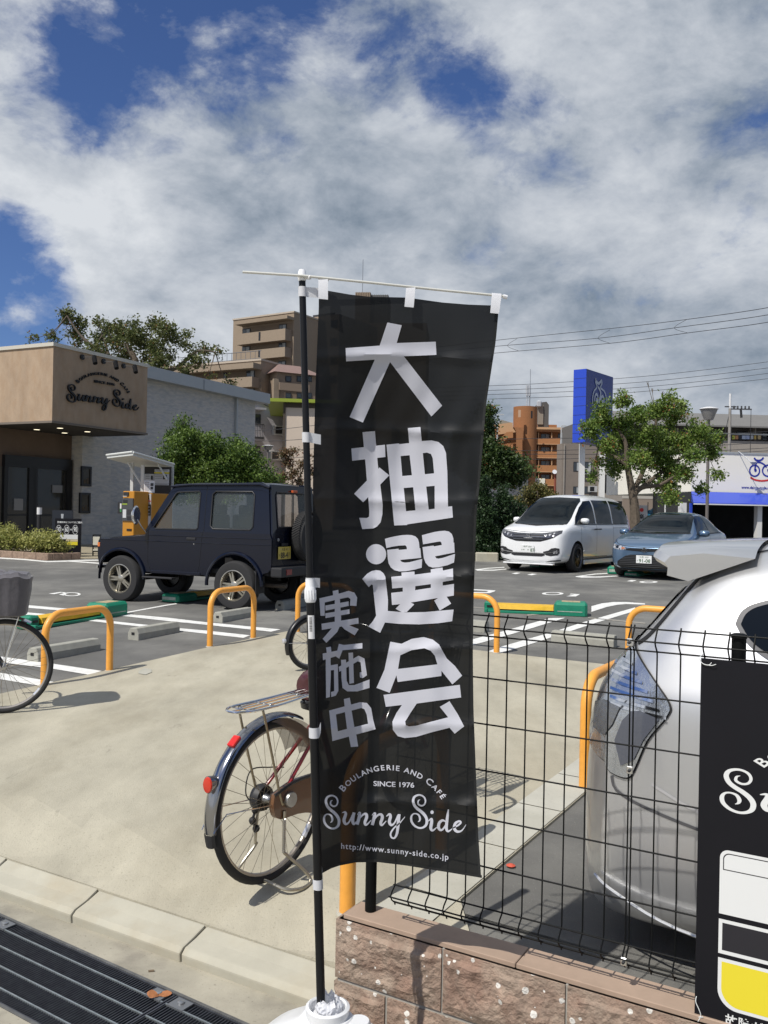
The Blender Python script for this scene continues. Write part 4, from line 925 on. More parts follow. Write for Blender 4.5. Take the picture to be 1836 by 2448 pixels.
def bicycle(loc, rz, label, R=.331, wb=1.10, frame=None, full=True, basket=True, lean=0.0, steer=0.0, cover=False, seatc=None):
    t = thing('bicycle', label, 'bicycle', loc, rz, rot=(lean, 0, rz)); fm = frame
    wheel(t, 0, R, 'rear_wheel'); 
    fen = fender(t, 0, R, 187, 62, mat('dark_chrome_mudguard', (.36, .36, .37), .14, 1.0))
    mb = MB(); V = []
    for i in range(6):
        a = R_(187+1.7*i)
        for j in range(5): b = math.pi*j/4; V.append(((R+.014+.016*math.sin(b))*math.cos(a), .028*math.cos(b)*(1-.03*i), R+(R+.014+.016*math.sin(b))*math.sin(a)))
    mb.add(V, [(i*5+j, i*5+j+1, i*5+j+6, i*5+j+5) for i in range(5) for j in range(4)]); mb.build('mud_flap', M_blackp, fen, smooth=True)
    # tail lamp and reflector on the mudguard
    a = R_(157); c = Vector(((R+.040)*math.cos(a), 0, R+(R+.045)*math.sin(a)))
    mb = MB(); M = Matrix.Translation(c) @ Matrix.Rotation(R_(-90), 4, 'Y'); mb.lathe([(.008, -.040), (.020, -.022), (.024, .005), (.0245, .016)], 20, M @ Matrix.Scale(1.35, 4, (1, 0, 0))); lamp = mb.build('lamp_housing', mat('chromed_plastic', (.35, .33, .34), .18, 1.0), t, smooth=True)
    mb = MB(); mb.lathe([(.023, .016), (.021, .021), (.010, .024)], 20, M @ Matrix.Scale(1.35, 4, (1, 0, 0))); mb.build('red_lens', mat('red_reflector', (.55, .03, .01), .2, coat=.8, bump=.6, bs=320, dist=.001), lamp, smooth=True)
    a = R_(128); c = Vector(((R+.030)*math.cos(a), 0, R+(R+.030)*math.sin(a)))
    mb = MB(); mb.box((0, 0, 0), (.052, .036, .016), M=Matrix.Translation(c) @ Matrix.Rotation(-(a-math.pi/2), 4, 'Y')); mb.build('fender_reflector', M_red, fen, bevel=.006, bseg=2)
    # stays of the mudguard
    for sd_ in (-1, 1):
        mb = MB(); mb.tube([(0, sd_*.062, R), (-.30, sd_*.045, R+.03), ((R+.024)*math.cos(R_(185)), sd_*.032, R+(R+.024)*math.sin(R_(185)))], .0022, 6); mb.build('fender_stay', M_chrome, t, smooth=True)
    # carrier
    zr = .735 if R > .3 else .60; hw = .062
    mb = MB(); P = smooth_path([(.26, hw*.7, zr+.01), (0, hw, zr), (-.17, hw, zr), (-.235, hw*.5, zr), (-.245, 0, zr), (-.235, -hw*.5, zr), (-.17, -hw, zr), (0, -hw, zr), (.26, -hw*.7, zr+.01)], 5); mb.tube(P, .0052, 8); rk = mb.build('carrier_frame', M_chrome, t, smooth=True)
    for y in (-.032, 0, .032)[:3]:
        mb = MB(); mb.tube([(.25, y, zr+.008), (-.235, y, zr-.001)] if y == 0 else smooth_path([(.25, y, zr+.008), (-.12, y, zr), (-.17, y*.6, zr)], 4), .0042, 7); mb.build('carrier_rod', M_chrome, rk, smooth=True)
    for x in (.18, -.04, -.17):
        mb = MB(); mb.tube([(x, -hw, zr-.005), (x, hw, zr-.005)], .003, 6); mb.build('carrier_rod', M_chrome, rk)
    for sd_ in (-1, 1):
        mb = MB(); mb.tube(smooth_path([(-.13, sd_*hw, zr-.004), (-.12, sd_*(hw+.006), zr-.05), (-.02, sd_*.066, R+.03), (0, sd_*.066, R)], 5), .0052, 8); mb.build('carrier_stay', mat('dull_steel', (.36, .31, .22), .4, .8), rk, smooth=True)
        mb = MB(); mb.tube([(.19, sd_*.05, zr), (.30, sd_*.02, zr-.09)], .004, 6); mb.build('carrier_stay', M_chrome, rk, smooth=True)
    # double leg stand, wheel side: a bent U
    mb = MB(); st = [(.0, -.075, R-.02), (-.01, -.078, R-.20), (.03, -.085, .125), (.10, -.16, .03), (.06, -.165, .012), (-.02, -.10, .008), (-.06, .0, .022), (-.06, .08, .012), (-.02, .15, .012), (-.10, .16, .03), (-.02, .09, .14), (0, .078, R-.18), (0, .075, R-.02)]
    st = [(.0, -.072, R-.03), (-.005, -.076, R-.18), (.0, -.082, .13), (.075, -.125, .045), (.085, -.145, .008), (.03, -.150, -.002), (-.03, -.115, .004), (-.05, -.03, .022), (-.05, .05, .022), (-.045, .15, .006), (-.045, .19, .004)]
    mb.tube(smooth_path(st, 5), .0068, 9)
    mb.build('stand', mat('zinc_tube', (.45, .42, .35), .35, .9, var=.2, vs=20), t, smooth=True)
    mb = MB(); mb.tube(smooth_path([(0, .072, R-.03), (-.01, .076, R-.18), (0, .082, .13), (-.07, .11, .045), (-.05, .13, .006)], 5), .0066, 9); mb.build('stand_leg', mat('zinc_tube', (.45, .42, .35)), t, smooth=True)
    mb = MB(); P = []
    for k in range(90): a = k*1.15; P.append((-.008+.006*math.cos(a), -.082+.006*math.sin(a), R-.06-.14*k/90))
    mb.tube(P, .0013, 4); mb.build('stand_spring', M_steel, t, smooth=True)
    mb = MB(); mb.lathe([(.030, -.012), (.034, 0), (.030, .012)], 14, Matrix.Translation((.03, -.075, R+.01)) @ Matrix.Rotation(R_(90), 4, 'X')); mb.build('stand_bracket', M_steel, t, smooth=True)
    # drive side parts
    mb = MB(); mb.lathe([(.050, -.022), (.058, 0), (.050, .022)], 22, Matrix.Translation((0, .055, R)) @ Matrix.Rotation(R_(90), 4, 'X')); mb.lathe([(.030, -.03), (.045, 0), (.03, .02)], 18, Matrix.Translation((.02, -.045, R-.005)) @ Matrix.Rotation(R_(90), 4, 'X')); mb.build('brake_drum', M_blackp, t, smooth=True)
    mb = MB()
    for q in ((-.02, .07, R-.05), (-.035, .07, R-.09), (-.01, .072, R-.13)): mb.lathe([(.012, -.01), (.018, 0), (.012, .01)], 9, Matrix.Translation(q) @ Matrix.Rotation(R_(90), 4, 'X'))
    mb.tube([(0, .07, R-.02), (-.03, .072, R-.08), (-.012, .072, R-.14)], .006, 6); mb.build('derailleur', M_blackp, t, smooth=True)
    mb = MB(); mb.tube(smooth_path([(-.02, .07, R-.03), (-.075, .072, R+.03), (-.05, .07, R+.12), (.06, .06, R+.11), (.12, .04, R+.10)], 6), .0028, 6); mb.build('brake_cable', M_blackp, t, smooth=True)
    if seatc is not None:      # chain case + skirt guard
        cyk = -.055; pts = [(-.055, R+.045), (.10, R+.075), (.42, R+.055), (.52, R+.03), (.56, R-.05), (.52, R-.13), (.42, R-.165), (.14, R-.075), (-.02, R-.060), (-.06, R-.01)]
        for (y0, y1, m, nm) in ((cyk-.012, cyk+.012, mat('brown_chain_case', (.14, .060, .022), .25, coat=.5), 'chain_case'),):
            mb = MB(); P = [(p.x, p.z) for p in smooth_path([(x, 0, z) for x, z in pts+[pts[0]]], 4)[:-1]]; n = len(P)
            mb.add([(x, y0, z) for x, z in P]+[(x, y1, z) for x, z in P], [tuple(range(n)), tuple(range(n, 2*n))[::-1]]+[(i, n+i, n+(i+1) % n, (i+1) % n) for i in range(n)]); cc = mb.build(nm, m, t, smooth=True)
        mb = MB(); P = [(p.x, cyk-.013, p.z) for p in smooth_path([(x, 0, z) for x, z in pts[:4]], 4)]; mb.tube(P, .007, 6); mb.build('case_edge', M_black, cc, smooth=True)
        for sd_ in (-1, 1):
            mb = MB(); n = 14; V = []
            for i in range(n+1):
                a = R_(98-78*i/n); V += [((R+.006)*math.cos(a), sd_*.034, R+(R+.006)*math.sin(a)), ((.20+.13*abs(2*i/n-1))*math.cos(a)+.02, sd_*.040, R+(.20+.13*abs(2*i/n-1))*math.sin(a))]
            mb.add(V, [(2*i, 2*i+1, 2*i+3, 2*i+2) for i in range(n)]); mb.build('skirt_guard', mat('brown_clear_guard', (.18, .125, .085), .35, alpha_mix=.35), t, smooth=True)
    # frame
    bb = (.44, 0, .285); sc_ = (.31, 0, .60); hd = (wb-.20, 0, .66); hd2 = (wb-.175, 0, .56)
    for nm, P, r in (('seat_tube', [bb, sc_, (.285, 0, .70)], .0145), ('down_tube', smooth_path([(wb-.185, 0, .585), (.75, 0, .42), (.56, 0, .30), bb], 4), .017), ('top_tube', smooth_path([(wb-.195, 0, .64), (.78, 0, .50), (.52, 0, .38), (.40, 0, .36)], 4), .013),
                     ('head_tube', [(wb-.215, 0, .73), (wb-.17, 0, .55)], .018), ('seat_post', [(.285, 0, .70), (.275, 0, .76)], .0125)):
        mb = MB(); mb.tube(P, r, 12); mb.build(nm, M_chrome if nm == 'seat_post' else fm, t, smooth=True)
    for sd_ in (-1, 1):
        mb = MB(); mb.tube([(0, sd_*.058, R), (.05, sd_*.055, R-.004), (bb[0]-.03, sd_*.03, bb[2])], .009, 9); mb.build('chain_stay', fm, t, smooth=True)
        mb = MB(); mb.tube([(0, sd_*.058, R+.01), (.02, sd_*.054, R+.04), (sc_[0]-.015, sd_*.022, sc_[2])], .0085, 9); mb.build('seat_stay', fm, t, smooth=True)
    # saddle
    mb = MB(); n = 16; V = []; prof = [(x_+.12, a_, b_+.005, c_+.005) for x_, a_, b_, c_ in [(.10, .03, .795, .70), (.115, .078, .81, .69), (.16, .098, .822, .70), (.22, .095, .815, .715), (.29, .07, .805, .74), (.36, .036, .805, .755), (.40, .022, .80, .765), (.415, .01, .79, .775)]]
    for x, hw_, zt, zb in prof:
        for k in range(n):
            a = 2*math.pi*k/n; zz2 = (zt+zb)/2+(zt-zb)/2*math.sin(a); V.append((x, hw_*math.copysign(abs(math.cos(a))**.7, math.cos(a)), zz2))
    mb.add(V, [(i*n+k, i*n+(k+1) % n, (i+1)*n+(k+1) % n, (i+1)*n+k) for i in range(len(prof)-1) for k in range(n)]+[tuple(range(n))[::-1], tuple((len(prof)-1)*n+k for k in range(n))])
    mb.build('saddle', seatc or M_blackp, t, smooth=True)
    mb = MB(); mb.lathe([(.02, .66), (.06, .675), (.065, .70)], 16, Matrix.Translation((.27, 0, -.01))); mb.build('saddle_spring_cover', M_black, t, smooth=True)
    # crank, pedals
    mb = MB(); mb.lathe([(.085, -.003), (.085, .003)], 30, Matrix.Translation((bb[0], -.052, bb[2])) @ Matrix.Rotation(R_(90), 4, 'X')); mb.build('chainring', M_steel, t, smooth=True)
    for sd_, dx, dz in ((-1, -.11, .12), (1, .11, -.12)):
        mb = MB(); mb.tube([(bb[0], sd_*.075, bb[2]), (bb[0]+dx, sd_*.085, bb[2]+dz)], .008, 8); ck = mb.build('crank', M_steel, t, smooth=True)
        mb = MB(); mb.box((bb[0]+dx, sd_*.135, bb[2]+dz), (.085, .085, .024)); mb.build('pedal', M_blackp, ck, bevel=.004)
    # front
    def fr(p):      # steer about the head axis
        a = Vector((wb-.215, 0, .73)); ax = (Vector((wb-.17, 0, .55))-a).normalized(); return a+Matrix.Rotation(steer, 3, ax) @ (Vector(p)-a)
    sub = []
    wf = wheel(t, wb, R, 'front_wheel'); sub.append(wf)
    ff = fender(t, wb, R, 178, 60, M_chrome); sub.append(ff)
    for sd_ in (-1, 1):
        mb = MB(); mb.tube(smooth_path([(wb-.165, sd_*.012, .55), (wb-.145, sd_*.05, .50), (wb-.08, sd_*.055, R+.12), (wb, sd_*.056, R)], 5), .010, 9); sub.append(mb.build('fork_blade', fm, t, smooth=True))
        mb = MB(); mb.tube([(wb, sd_*.065, R), (wb+.10, sd_*.075, .70)], .003, 6); sub.append(mb.build('basket_stay', M_chrome, t, smooth=True))
    mb = MB(); mb.tube([(wb-.215, 0, .73), (wb-.235, 0, .92)], .011, 10); sub.append(mb.build('stem', M_chrome, t, smooth=True))
    mb = MB(); mb.tube(smooth_path([(wb-.52, -.27, .96), (wb-.36, -.29, .98), (wb-.26, -.20, .96), (wb-.235, 0, .93), (wb-.26, .20, .96), (wb-.36, .29, .98), (wb-.52, .27, .96)], 6), .0108, 10); hb = mb.build('handlebar', M_chrome, t, smooth=True); sub.append(hb)
    for sd_ in (-1, 1):
        mb = MB(); mb.tube([(wb-.53, sd_*.269, .96), (wb-.42, sd_*.283, .972)], .016, 10); g_ = mb.build('grip', M_blackp, t, smooth=True); sub.append(g_)
        mb = MB(); mb.tube(smooth_path([(wb-.33, sd_*.27, .97), (wb-.38, sd_*.25, .945), (wb-.50, sd_*.24, .93)], 4), .005, 6); sub.append(mb.build('brake_lever', M_chrome, t, smooth=True))
    if basket:
        bx0, bx1, z0, z1 = wb-.16, wb+.17, .64, .88; P = []
        def q(u, v, top): 
            k = 1.0 if top else .78; return ((bx0+bx1)/2+(bx1-bx0)/2*u*k, .185*v*k, z1 if top else z0)
        rim = [q(a, b, True) for a, b in ((-1, -.85), (-.85, -1), (.7, -1), (1, -.6), (1, .6), (.7, 1), (-.85, 1), (-1, .85))]
        if not cover:
            mb = MB(); mb.tube(rim, .004, 6, closed=True); bs = mb.build('basket', mat('black_basket_wire', (.03, .03, .03), .4, .3), t); sub.append(bs)
            mb = MB()
            for lv in range(1, 7):
                k = lv/7; mb.tube([(x*1.0+(x-(bx0+bx1)/2)*(-.22*k), y*(1-.22*k), z1-(z1-z0)*k) for x, y, z in rim], .0045, 4, closed=True)
            for i in range(36):
                a = 2*math.pi*i/36; ux, uy = math.cos(a), math.sin(a); m_ = max(abs(ux), abs(uy)); ux, uy = ux/m_, uy/m_
                mb.tube([q(ux*.98, uy*.98, True), q(ux, uy, False), ], .0042, 4)
            for i in range(-4, 5): mb.tube([q(-1, i/4.5, False), q(1, i/4.5, False)], .0016, 4)
            mb.build('basket_wires', mat('black_basket_wire', (.03, .03, .03)), bs, kind='stuff')
        else:
            mb = MB(); n = 48; V = []; lv = [(z+.075, k*.92) for z, k in [(.62, .80), (.63, .88), (.68, .93), (.80, 1.02), (.86, 1.06), (.895, 1.10), (.905, 1.02), (.925, .95), (.93, .6), (.925, .15)]]
            for z, k in lv:
                for i in range(n):
                    a = 2*math.pi*i/n; e_ = 4.0; rr = (abs(math.cos(a))**e_+abs(math.sin(a))**e_)**(-1/e_)
                    wv = 1+.035*noise.noise(Vector((math.cos(a)*4, math.sin(a)*4, z*6)))+(.035*math.sin(a*13+z*30) if .87 < z < .925 else .012*math.sin(a*17))
                    V.append(((bx0+bx1)/2+.175*k*rr*math.cos(a)*wv, .195*k*rr*math.sin(a)*wv, z+.02*noise.noise(Vector((math.cos(a)*3, math.sin(a)*3, z*9)))*(1 if z > .85 else .3)))
            mb.add(V, [(i*n+k, i*n+(k+1) % n, (i+1)*n+(k+1) % n, (i+1)*n+k) for i in range(len(lv)-1) for k in range(n)]+[tuple(range(n))[::-1], tuple((len(lv)-1)*n+k for k in range(n))])
            sub.append(mb.build('basket_cover', mat('grey_basket_cover', (.10, .095, .105), .85, bump=.5, bs=35, dist=.006, var=.12, vs=8, sheen=.2), t, smooth=True))
    for o in sub:
        if steer:
            a = Vector((wb-.215, 0, .73)); ax = (Vector((wb-.17, 0, .55))-a).normalized(); M = Matrix.Translation(a) @ Matrix.Rotation(steer, 4, ax) @ Matrix.Translation(-a); o.data.transform(M)
            for c in o.children: c.data.transform(M)
    return t
M_redf = mat('dark_red_frame', (.28, .012, .018), .22, coat=.6)
g = G(645, 2112)
bicycle((g.x, g.y, lotz(g.y)+.012), R_(90-35), 'city bicycle with dark red frame, maroon saddle and chrome carrier parked beside the banner', frame=M_redf, seatc=mat('maroon_leather', (.060, .012, .015), .35, var=.25, vs=20, coat=.2))
# left bicycle: only its front wheel and covered basket are in the picture
g = G(6, 1709); hd_ = R_(90-78)
wb_ = 1.1; fx, fy = math.cos(hd_), math.sin(hd_)
bicycle((g.x-wb_*fx, g.y-wb_*fy, lotz(g.y)+.012), hd_, 'bicycle at the left edge with a grey cloth cover over its front basket', R=.335, frame=mat('black_frame', (.015, .015, .016), .3, coat=.4), cover=True, steer=R_(-6))
# folding bicycle behind the pole
g = G(741, 1604); 
def small_bike():
    R = .245; t = thing('bicycle', 'small wheeled bicycle with black mudguard almost hidden behind the banner pole', 'bicycle', (g.x, g.y, lotz(g.y)+.012), 0, rot=(0, 0, R_(90-52)))
    wheel(t, 0, R, 'rear_wheel', 24, .022); fn = fender(t, 0, R, 200, 60, M_black, .03, .02)
    mb = MB(); a = R_(172); mb.lathe([(.022, 0), (.022, .02), (.012, .026)], 14, Matrix.Translation(((R+.03)*math.cos(a), 0, R+(R+.03)*math.sin(a))) @ Matrix.Rotation(R_(-90), 4, 'Y')); mb.build('reflector', mat('white_reflector', (.6, .6, .62), .2, .4), fn, smooth=True)
    for sd_ in (-1, 1):
        mb = MB(); mb.tube([(0, sd_*.05, R), (-.25, sd_*.03, R+.02)], .003, 6); mb.build('fender_stay', M_chrome, t)
        mb = MB(); mb.tube([(0, sd_*.05, R), (.42, sd_*.03, .27)], .010, 8); mb.build('chain_stay', M_black, t, smooth=True)
        mb = MB(); mb.tube([(0, sd_*.05, R), (.26, sd_*.02, .52)], .008, 8); mb.build('seat_stay', M_black, t, smooth=True)
    mb = MB(); mb.tube([(.42, 0, .27), (.24, 0, .62), (.20, 0, .80)], .016, 10); mb.build('seat_tube', M_black, t, smooth=True)
    mb = MB(); mb.tube([(.34, 0, .44), (.86, 0, .55)], .022, 10); mb.build('main_tube', M_black, t, smooth=True)
    mb = MB(); mb.tube([(.83, 0, .52), (.80, 0, .95)], .016, 10); mb.build('stem', M_chrome, t, smooth=True)
    mb = MB(); mb.tube([(.80, -.26, .96), (.80, .26, .96)], .011, 8); mb.build('handlebar', M_black, t, smooth=True)
    for sd_ in (-1, 1):
        mb = MB(); mb.tube([(.84, sd_*.02, .52), (.95, sd_*.05, R)], .010, 8); mb.build('fork_blade', M_black, t, smooth=True)
    wheel(t, .95, R, 'front_wheel', 24, .022)
    mb = MB(); mb.lathe([(.02, .80), (.10, .81), (.09, .85), (.02, .86)], 16, Matrix.Translation((.18, 0, 0)) @ Matrix.Scale(1.3, 4, (1, 0, 0))); mb.build('saddle', M_blackp, t, smooth=True)
    mb = MB(); mb.tube([(0, -.06, R), (-.06, -.09, .02)], .006, 6); mb.tube([(-.06, -.09, .02), (-.10, -.09, .0)], .006, 6); mb.build('side_stand', M_black, t)
small_bike()
# ================================================================ vehicles
def paint(name, col, metal=0.0, rough=.3):
    return mat(name, col, rough, metal, coat=1.0, var=.03, vs=40)
def car_shell(st, arches=(), sub=2, wr=.33, M_p=None, aw=.22):
    """loft of half sections (x, w, zb, zmid, zbelt, wr, ztop) -> smoothed closed shell, wheel arches cut"""
    V = []; F = []; K_ = 0
    for x, w_, zb, zm, zl, wt, zt in st:
        half = [(0, zb), (w_*.72, zb), (w_*.97, zb+.07), (w_, zm), (w_*.985, zl-.05), (w_*.955, zl+.01), (w_*.955+(wt-w_*.955)*.72, zl+(zt-zl)*.70), (wt*.86, zt-(zt-zl)*.05), (wt*.5, zt), (0, zt+.004)]
        full = half+[(-y, z) for y, z in half[-2:0:-1]]; K_ = len(full); V += [(x, y, z) for y, z in full]
    n = len(st)
    for i in range(n-1):
        for k in range(K_): F.append((i*K_+k, (i+1)*K_+k, (i+1)*K_+(k+1) % K_, i*K_+(k+1) % K_))
    # caps as quads strips
    def cap(o, rev):
        h = K_//2
        for k in range(h):
            a, b = k, k+1; c, d = (K_-k-1) % K_, (K_-k) % K_
            if len({a, b, c, d}) == 4: q = (o+a, o+b, o+c, o+d)
            else:
                u = []; [u.append(y) for y in (a, b, c, d) if y not in u]; q = tuple(o+y for y in u)
            if len(q) > 2: F.append(q[::-1] if rev else q)
    cap(0, True); cap((n-1)*K_, False)
    me = bpy.data.meshes.new('shell'); me.from_pydata(V, [], F)
    bm = bmesh.new(); bm.from_mesh(me); bmesh.ops.recalc_face_normals(bm, faces=bm.faces); bm.to_mesh(me); bm.free()
    me.materials.append(M_p); me.materials.append(mat('wheel_well_black', (.008, .008, .008), .9))
    o = bpy.data.objects.new('shell', me); COL.objects.link(o)
    m = o.modifiers.new('s', 'SUBSURF'); m.levels = sub; m.render_levels = sub
    cut = []
    for ax, side in arches:
        mb = MB(); 
        mb.lathe([(wr+.05, -aw), (wr+.05, aw)], 36, Matrix.Translation((ax, side*.80, wr+.01)) @ Matrix.Rotation(R_(90), 4, 'X'))
        c = mb.build('cut', mat('wheel_well_black', (.008, .008, .008))); bm = bmesh.new(); bm.from_mesh(c.data); bmesh.ops.recalc_face_normals(bm, faces=bm.faces); bm.to_mesh(c.data); bm.free()
        b = o.modifiers.new('b', 'BOOLEAN'); b.operation = 'DIFFERENCE'; b.object = c; b.solver = 'EXACT'; b.material_mode = 'TRANSFER'; cut.append(c)
    bpy.context.view_layer.update(); dg = bpy.context.evaluated_depsgraph_get()
    me2 = bpy.data.meshes.new_from_object(o.evaluated_get(dg))
    # shell without cuts for projecting
    for md in list(o.modifiers):
        if md.type == 'BOOLEAN': o.modifiers.remove(md)
    bpy.context.view_layer.update(); dg = bpy.context.evaluated_depsgraph_get(); oe = o.evaluated_get(dg); ms = bpy.data.meshes.new_from_object(oe)
    bm = bmesh.new(); bm.from_mesh(ms); bvh = BVHTree.FromBMesh(bm); bm.free()
    for c in cut: bpy.data.objects.remove(c)
    bpy.data.objects.remove(o)
    me2.polygons.foreach_set('use_smooth', [True]*len(me2.polygons)); me2.set_sharp_from_angle(angle=R_(50))
    return me2, bvh
def proj(bvh, root, name, poly, m, plane='side', side=1, off=.007, grid=.05, holes=(), smooth=True, dn=.03, maxin=.6, label=None):
    """panel cut to an outline and laid on the shell. side: poly=(x,z); front/rear: poly=(y,z); top: poly=(x,y)"""
    P = dense(poly, dn); Hs = [dense(h, dn) for h in holes]; v2, t = cdt([P], Hs, grid); V = []; ok = []
    for v in v2:
        if plane == 'side': o = Vector((v.x, side*3, v.y)); d = Vector((0, -side, 0))
        elif plane == 'front': o = Vector((side*8, v.x, v.y)); d = Vector((-side, 0, 0))
        else: o = Vector((v.x, v.y, 4)); d = Vector((0, 0, -1))
        h = bvh.ray_cast(o, d)
        if h[0] is None:
            h = bvh.find_nearest(o+d*3 if plane != 'front' else Vector((side*2, v.x, v.y)))
        nrm = h[1]; 
        if nrm.dot(d) > 0: nrm = -nrm
        V.append(h[0]+nrm*off)
    mb = MB(); mb.add(V, t)
    ob = mb.build(name, m, root, smooth=smooth, label=label)
    return ob
def seam(bvh, root, pts, m, plane='side', side=1, w_=.006, off=.0015, name='panel_gap'):
    P = smooth_path([(x, y, 0) for x, y in pts], 5); return proj(bvh, root, name, stroke([(p.x, p.y, w_) for p in P[::2]], n=2), m, plane, side, off, None, dn=.06)
M_seam = mat('seam_black', (.006, .006, .007), .7)
def alloy(t, x, y, R, tw, rimr, name='wheel', spokes=5, rm=None, dark=None, steel=False, side=1):
    M0 = Matrix.Translation((x, y, R)) @ Matrix.Rotation(R_(-90*side), 4, 'X')
    mb = MB(); mb.lathe([(rimr-.005, -tw/2), (rimr+.02, -tw/2-.006), (R-.03, -tw/2), (R-.006, -tw/2+.03), (R, -tw/2+.06), (R, tw/2-.06), (R-.006, tw/2-.03), (R-.03, tw/2), (rimr+.02, tw/2+.006), (rimr-.005, tw/2)], 48, M0, cap=False); wo = mb.build(name, M_rubber, t, smooth=True)
    mb = MB(); mb.lathe([(rimr+.004, tw/2+.003), (rimr-.008, tw/2+.006), (rimr-.022, tw/2-.02), (rimr-.03, -tw/2)], 44, M0, cap=False); mb.build('rim', rm, wo, smooth=True)
    mb = MB(); mb.lathe([(.001, tw/2-.085), (rimr-.02, tw/2-.09)], 30, M0, cap=False); mb.build('brake_shadow_disc', dark or M_black, wo)
    mb = MB()
    for k in range(spokes):
        for dd in ((-.16, .16) if not steel else (-.12, .12)):
            a0 = 2*math.pi*k/spokes+dd*(2.4 if steel else .8); a1 = 2*math.pi*k/spokes+dd
            p = [Vector((.045*math.cos(a0), .045*math.sin(a0), tw/2-.018)), Vector(((rimr-.015)*math.cos(a1), (rimr-.015)*math.sin(a1), tw/2-.022))]
            wd_ = .020 if not steel else .026; d = (p[1]-p[0]).normalized(); s_ = d.cross(Vector((0, 0, 1)))*wd_/2
            V = [p[0]-s_*1.3, p[1]-s_*.8, p[1]+s_*.8, p[0]+s_*1.3]; V += [v-Vector((0, 0, .028)) for v in V]
            mb.add([M0 @ v for v in V], [(0, 1, 2, 3), (7, 6, 5, 4), (1, 0, 4, 5), (2, 1, 5, 6), (3, 2, 6, 7), (0, 3, 7, 4)])
    mb.lathe([(.058, tw/2-.04), (.058, tw/2-.018), (.04, tw/2-.008), (.0, tw/2-.006)], 20, M0, cap=False); mb.build('spoke_disc', rm, wo, smooth=True)
    return wo
def plate(t, x, z, l1, l2, col, fg, y=0.0, heading=1, tilt=0.0, w_=.33, h=.165):
    """number plate at front/rear; text reads from outside"""
    M0 = Matrix.Translation((x, y, z)) @ Matrix.Rotation(R_(90)*heading, 4, 'Z') @ Matrix.Rotation(R_(90)+tilt, 4, 'X')
    mb = MB(); mb.box((0, 0, 0), (w_, h, .006), M=M0); p = mb.build('number_plate', mat('plate_'+('w' if col[0] > .6 and col[2] > .5 else 'y'), col, .5), t, bevel=.002)
    mf = mat('plate_ink_'+str(round(fg[1], 3)), fg, .6); fn = lambda dx, dy: (lambda a, b: M0 @ Vector((a+dx, b+dy, .0045)))
    mb = MB(); put_text(mb, l1, .045, fn(0, .032), .01, 'CENTER', 1.1); put_text(mb, l2[0], .035, fn(-.135, -.04), .01, 'CENTER'); put_text(mb, l2[1], .105, fn(.018, -.065), .028, 'CENTER', 1.02); mb.build('plate_number', mf, p)
    mb = MB()
    for sx in (-.1, .1): mb.lathe([(.008, .003), (.006, .006)], 8, M0 @ Matrix.Translation((sx, .05, 0)))
    mb.build('plate_bolt', M_steel, p, kind='stuff'); return p
def mirror(t, x, y, z, m, sgn, s=1.0):
    mb = MB(); n = 16; V = []; prof = [(-.07, .2), (-.055, .75), (-.02, 1), (.03, .95), (.07, .7), (.095, .25)]
    for dx, k in prof:
        for i in range(n):
            a = 2*math.pi*i/n; V.append((x+dx*s, y+sgn*(.10*s+.115*s*k*math.copysign(abs(math.cos(a))**.7, math.cos(a))), z+.075*s*k*math.copysign(abs(math.sin(a))**.7, math.sin(a))))
    mb.add(V, [(i*n+k, i*n+(k+1) % n, (i+1)*n+(k+1) % n, (i+1)*n+k) for i in range(5) for k in range(n)]+[tuple(range(n))[::-1], tuple(5*n+k for k in range(n))]); o = mb.build('door_mirror', m, t, smooth=True)
    mb = MB(); mb.box((x, y-sgn*.02, z-.05), (.07, .14, .03)); mb.build('mirror_foot', M_blackp, o, bevel=.008)
    return o
M_lens = mat('clear_lamp_lens', (.55, .56, .58), .08, .35, coat=1.0, bump=.8, bs=38, dist=.006, col2=(.06, .06, .065), c2s=18, c2r=(.45, .55))
M_glassA = mat('tinted_side_glass', (.006, .008, .010), .02, spec=.22)
M_glassW = mat('windscreen_glass', (.006, .009, .011), .02, spec=.14, var=.5, vs=2.5)
def mirrorp(p): return [(-a, b) for a, b in p]
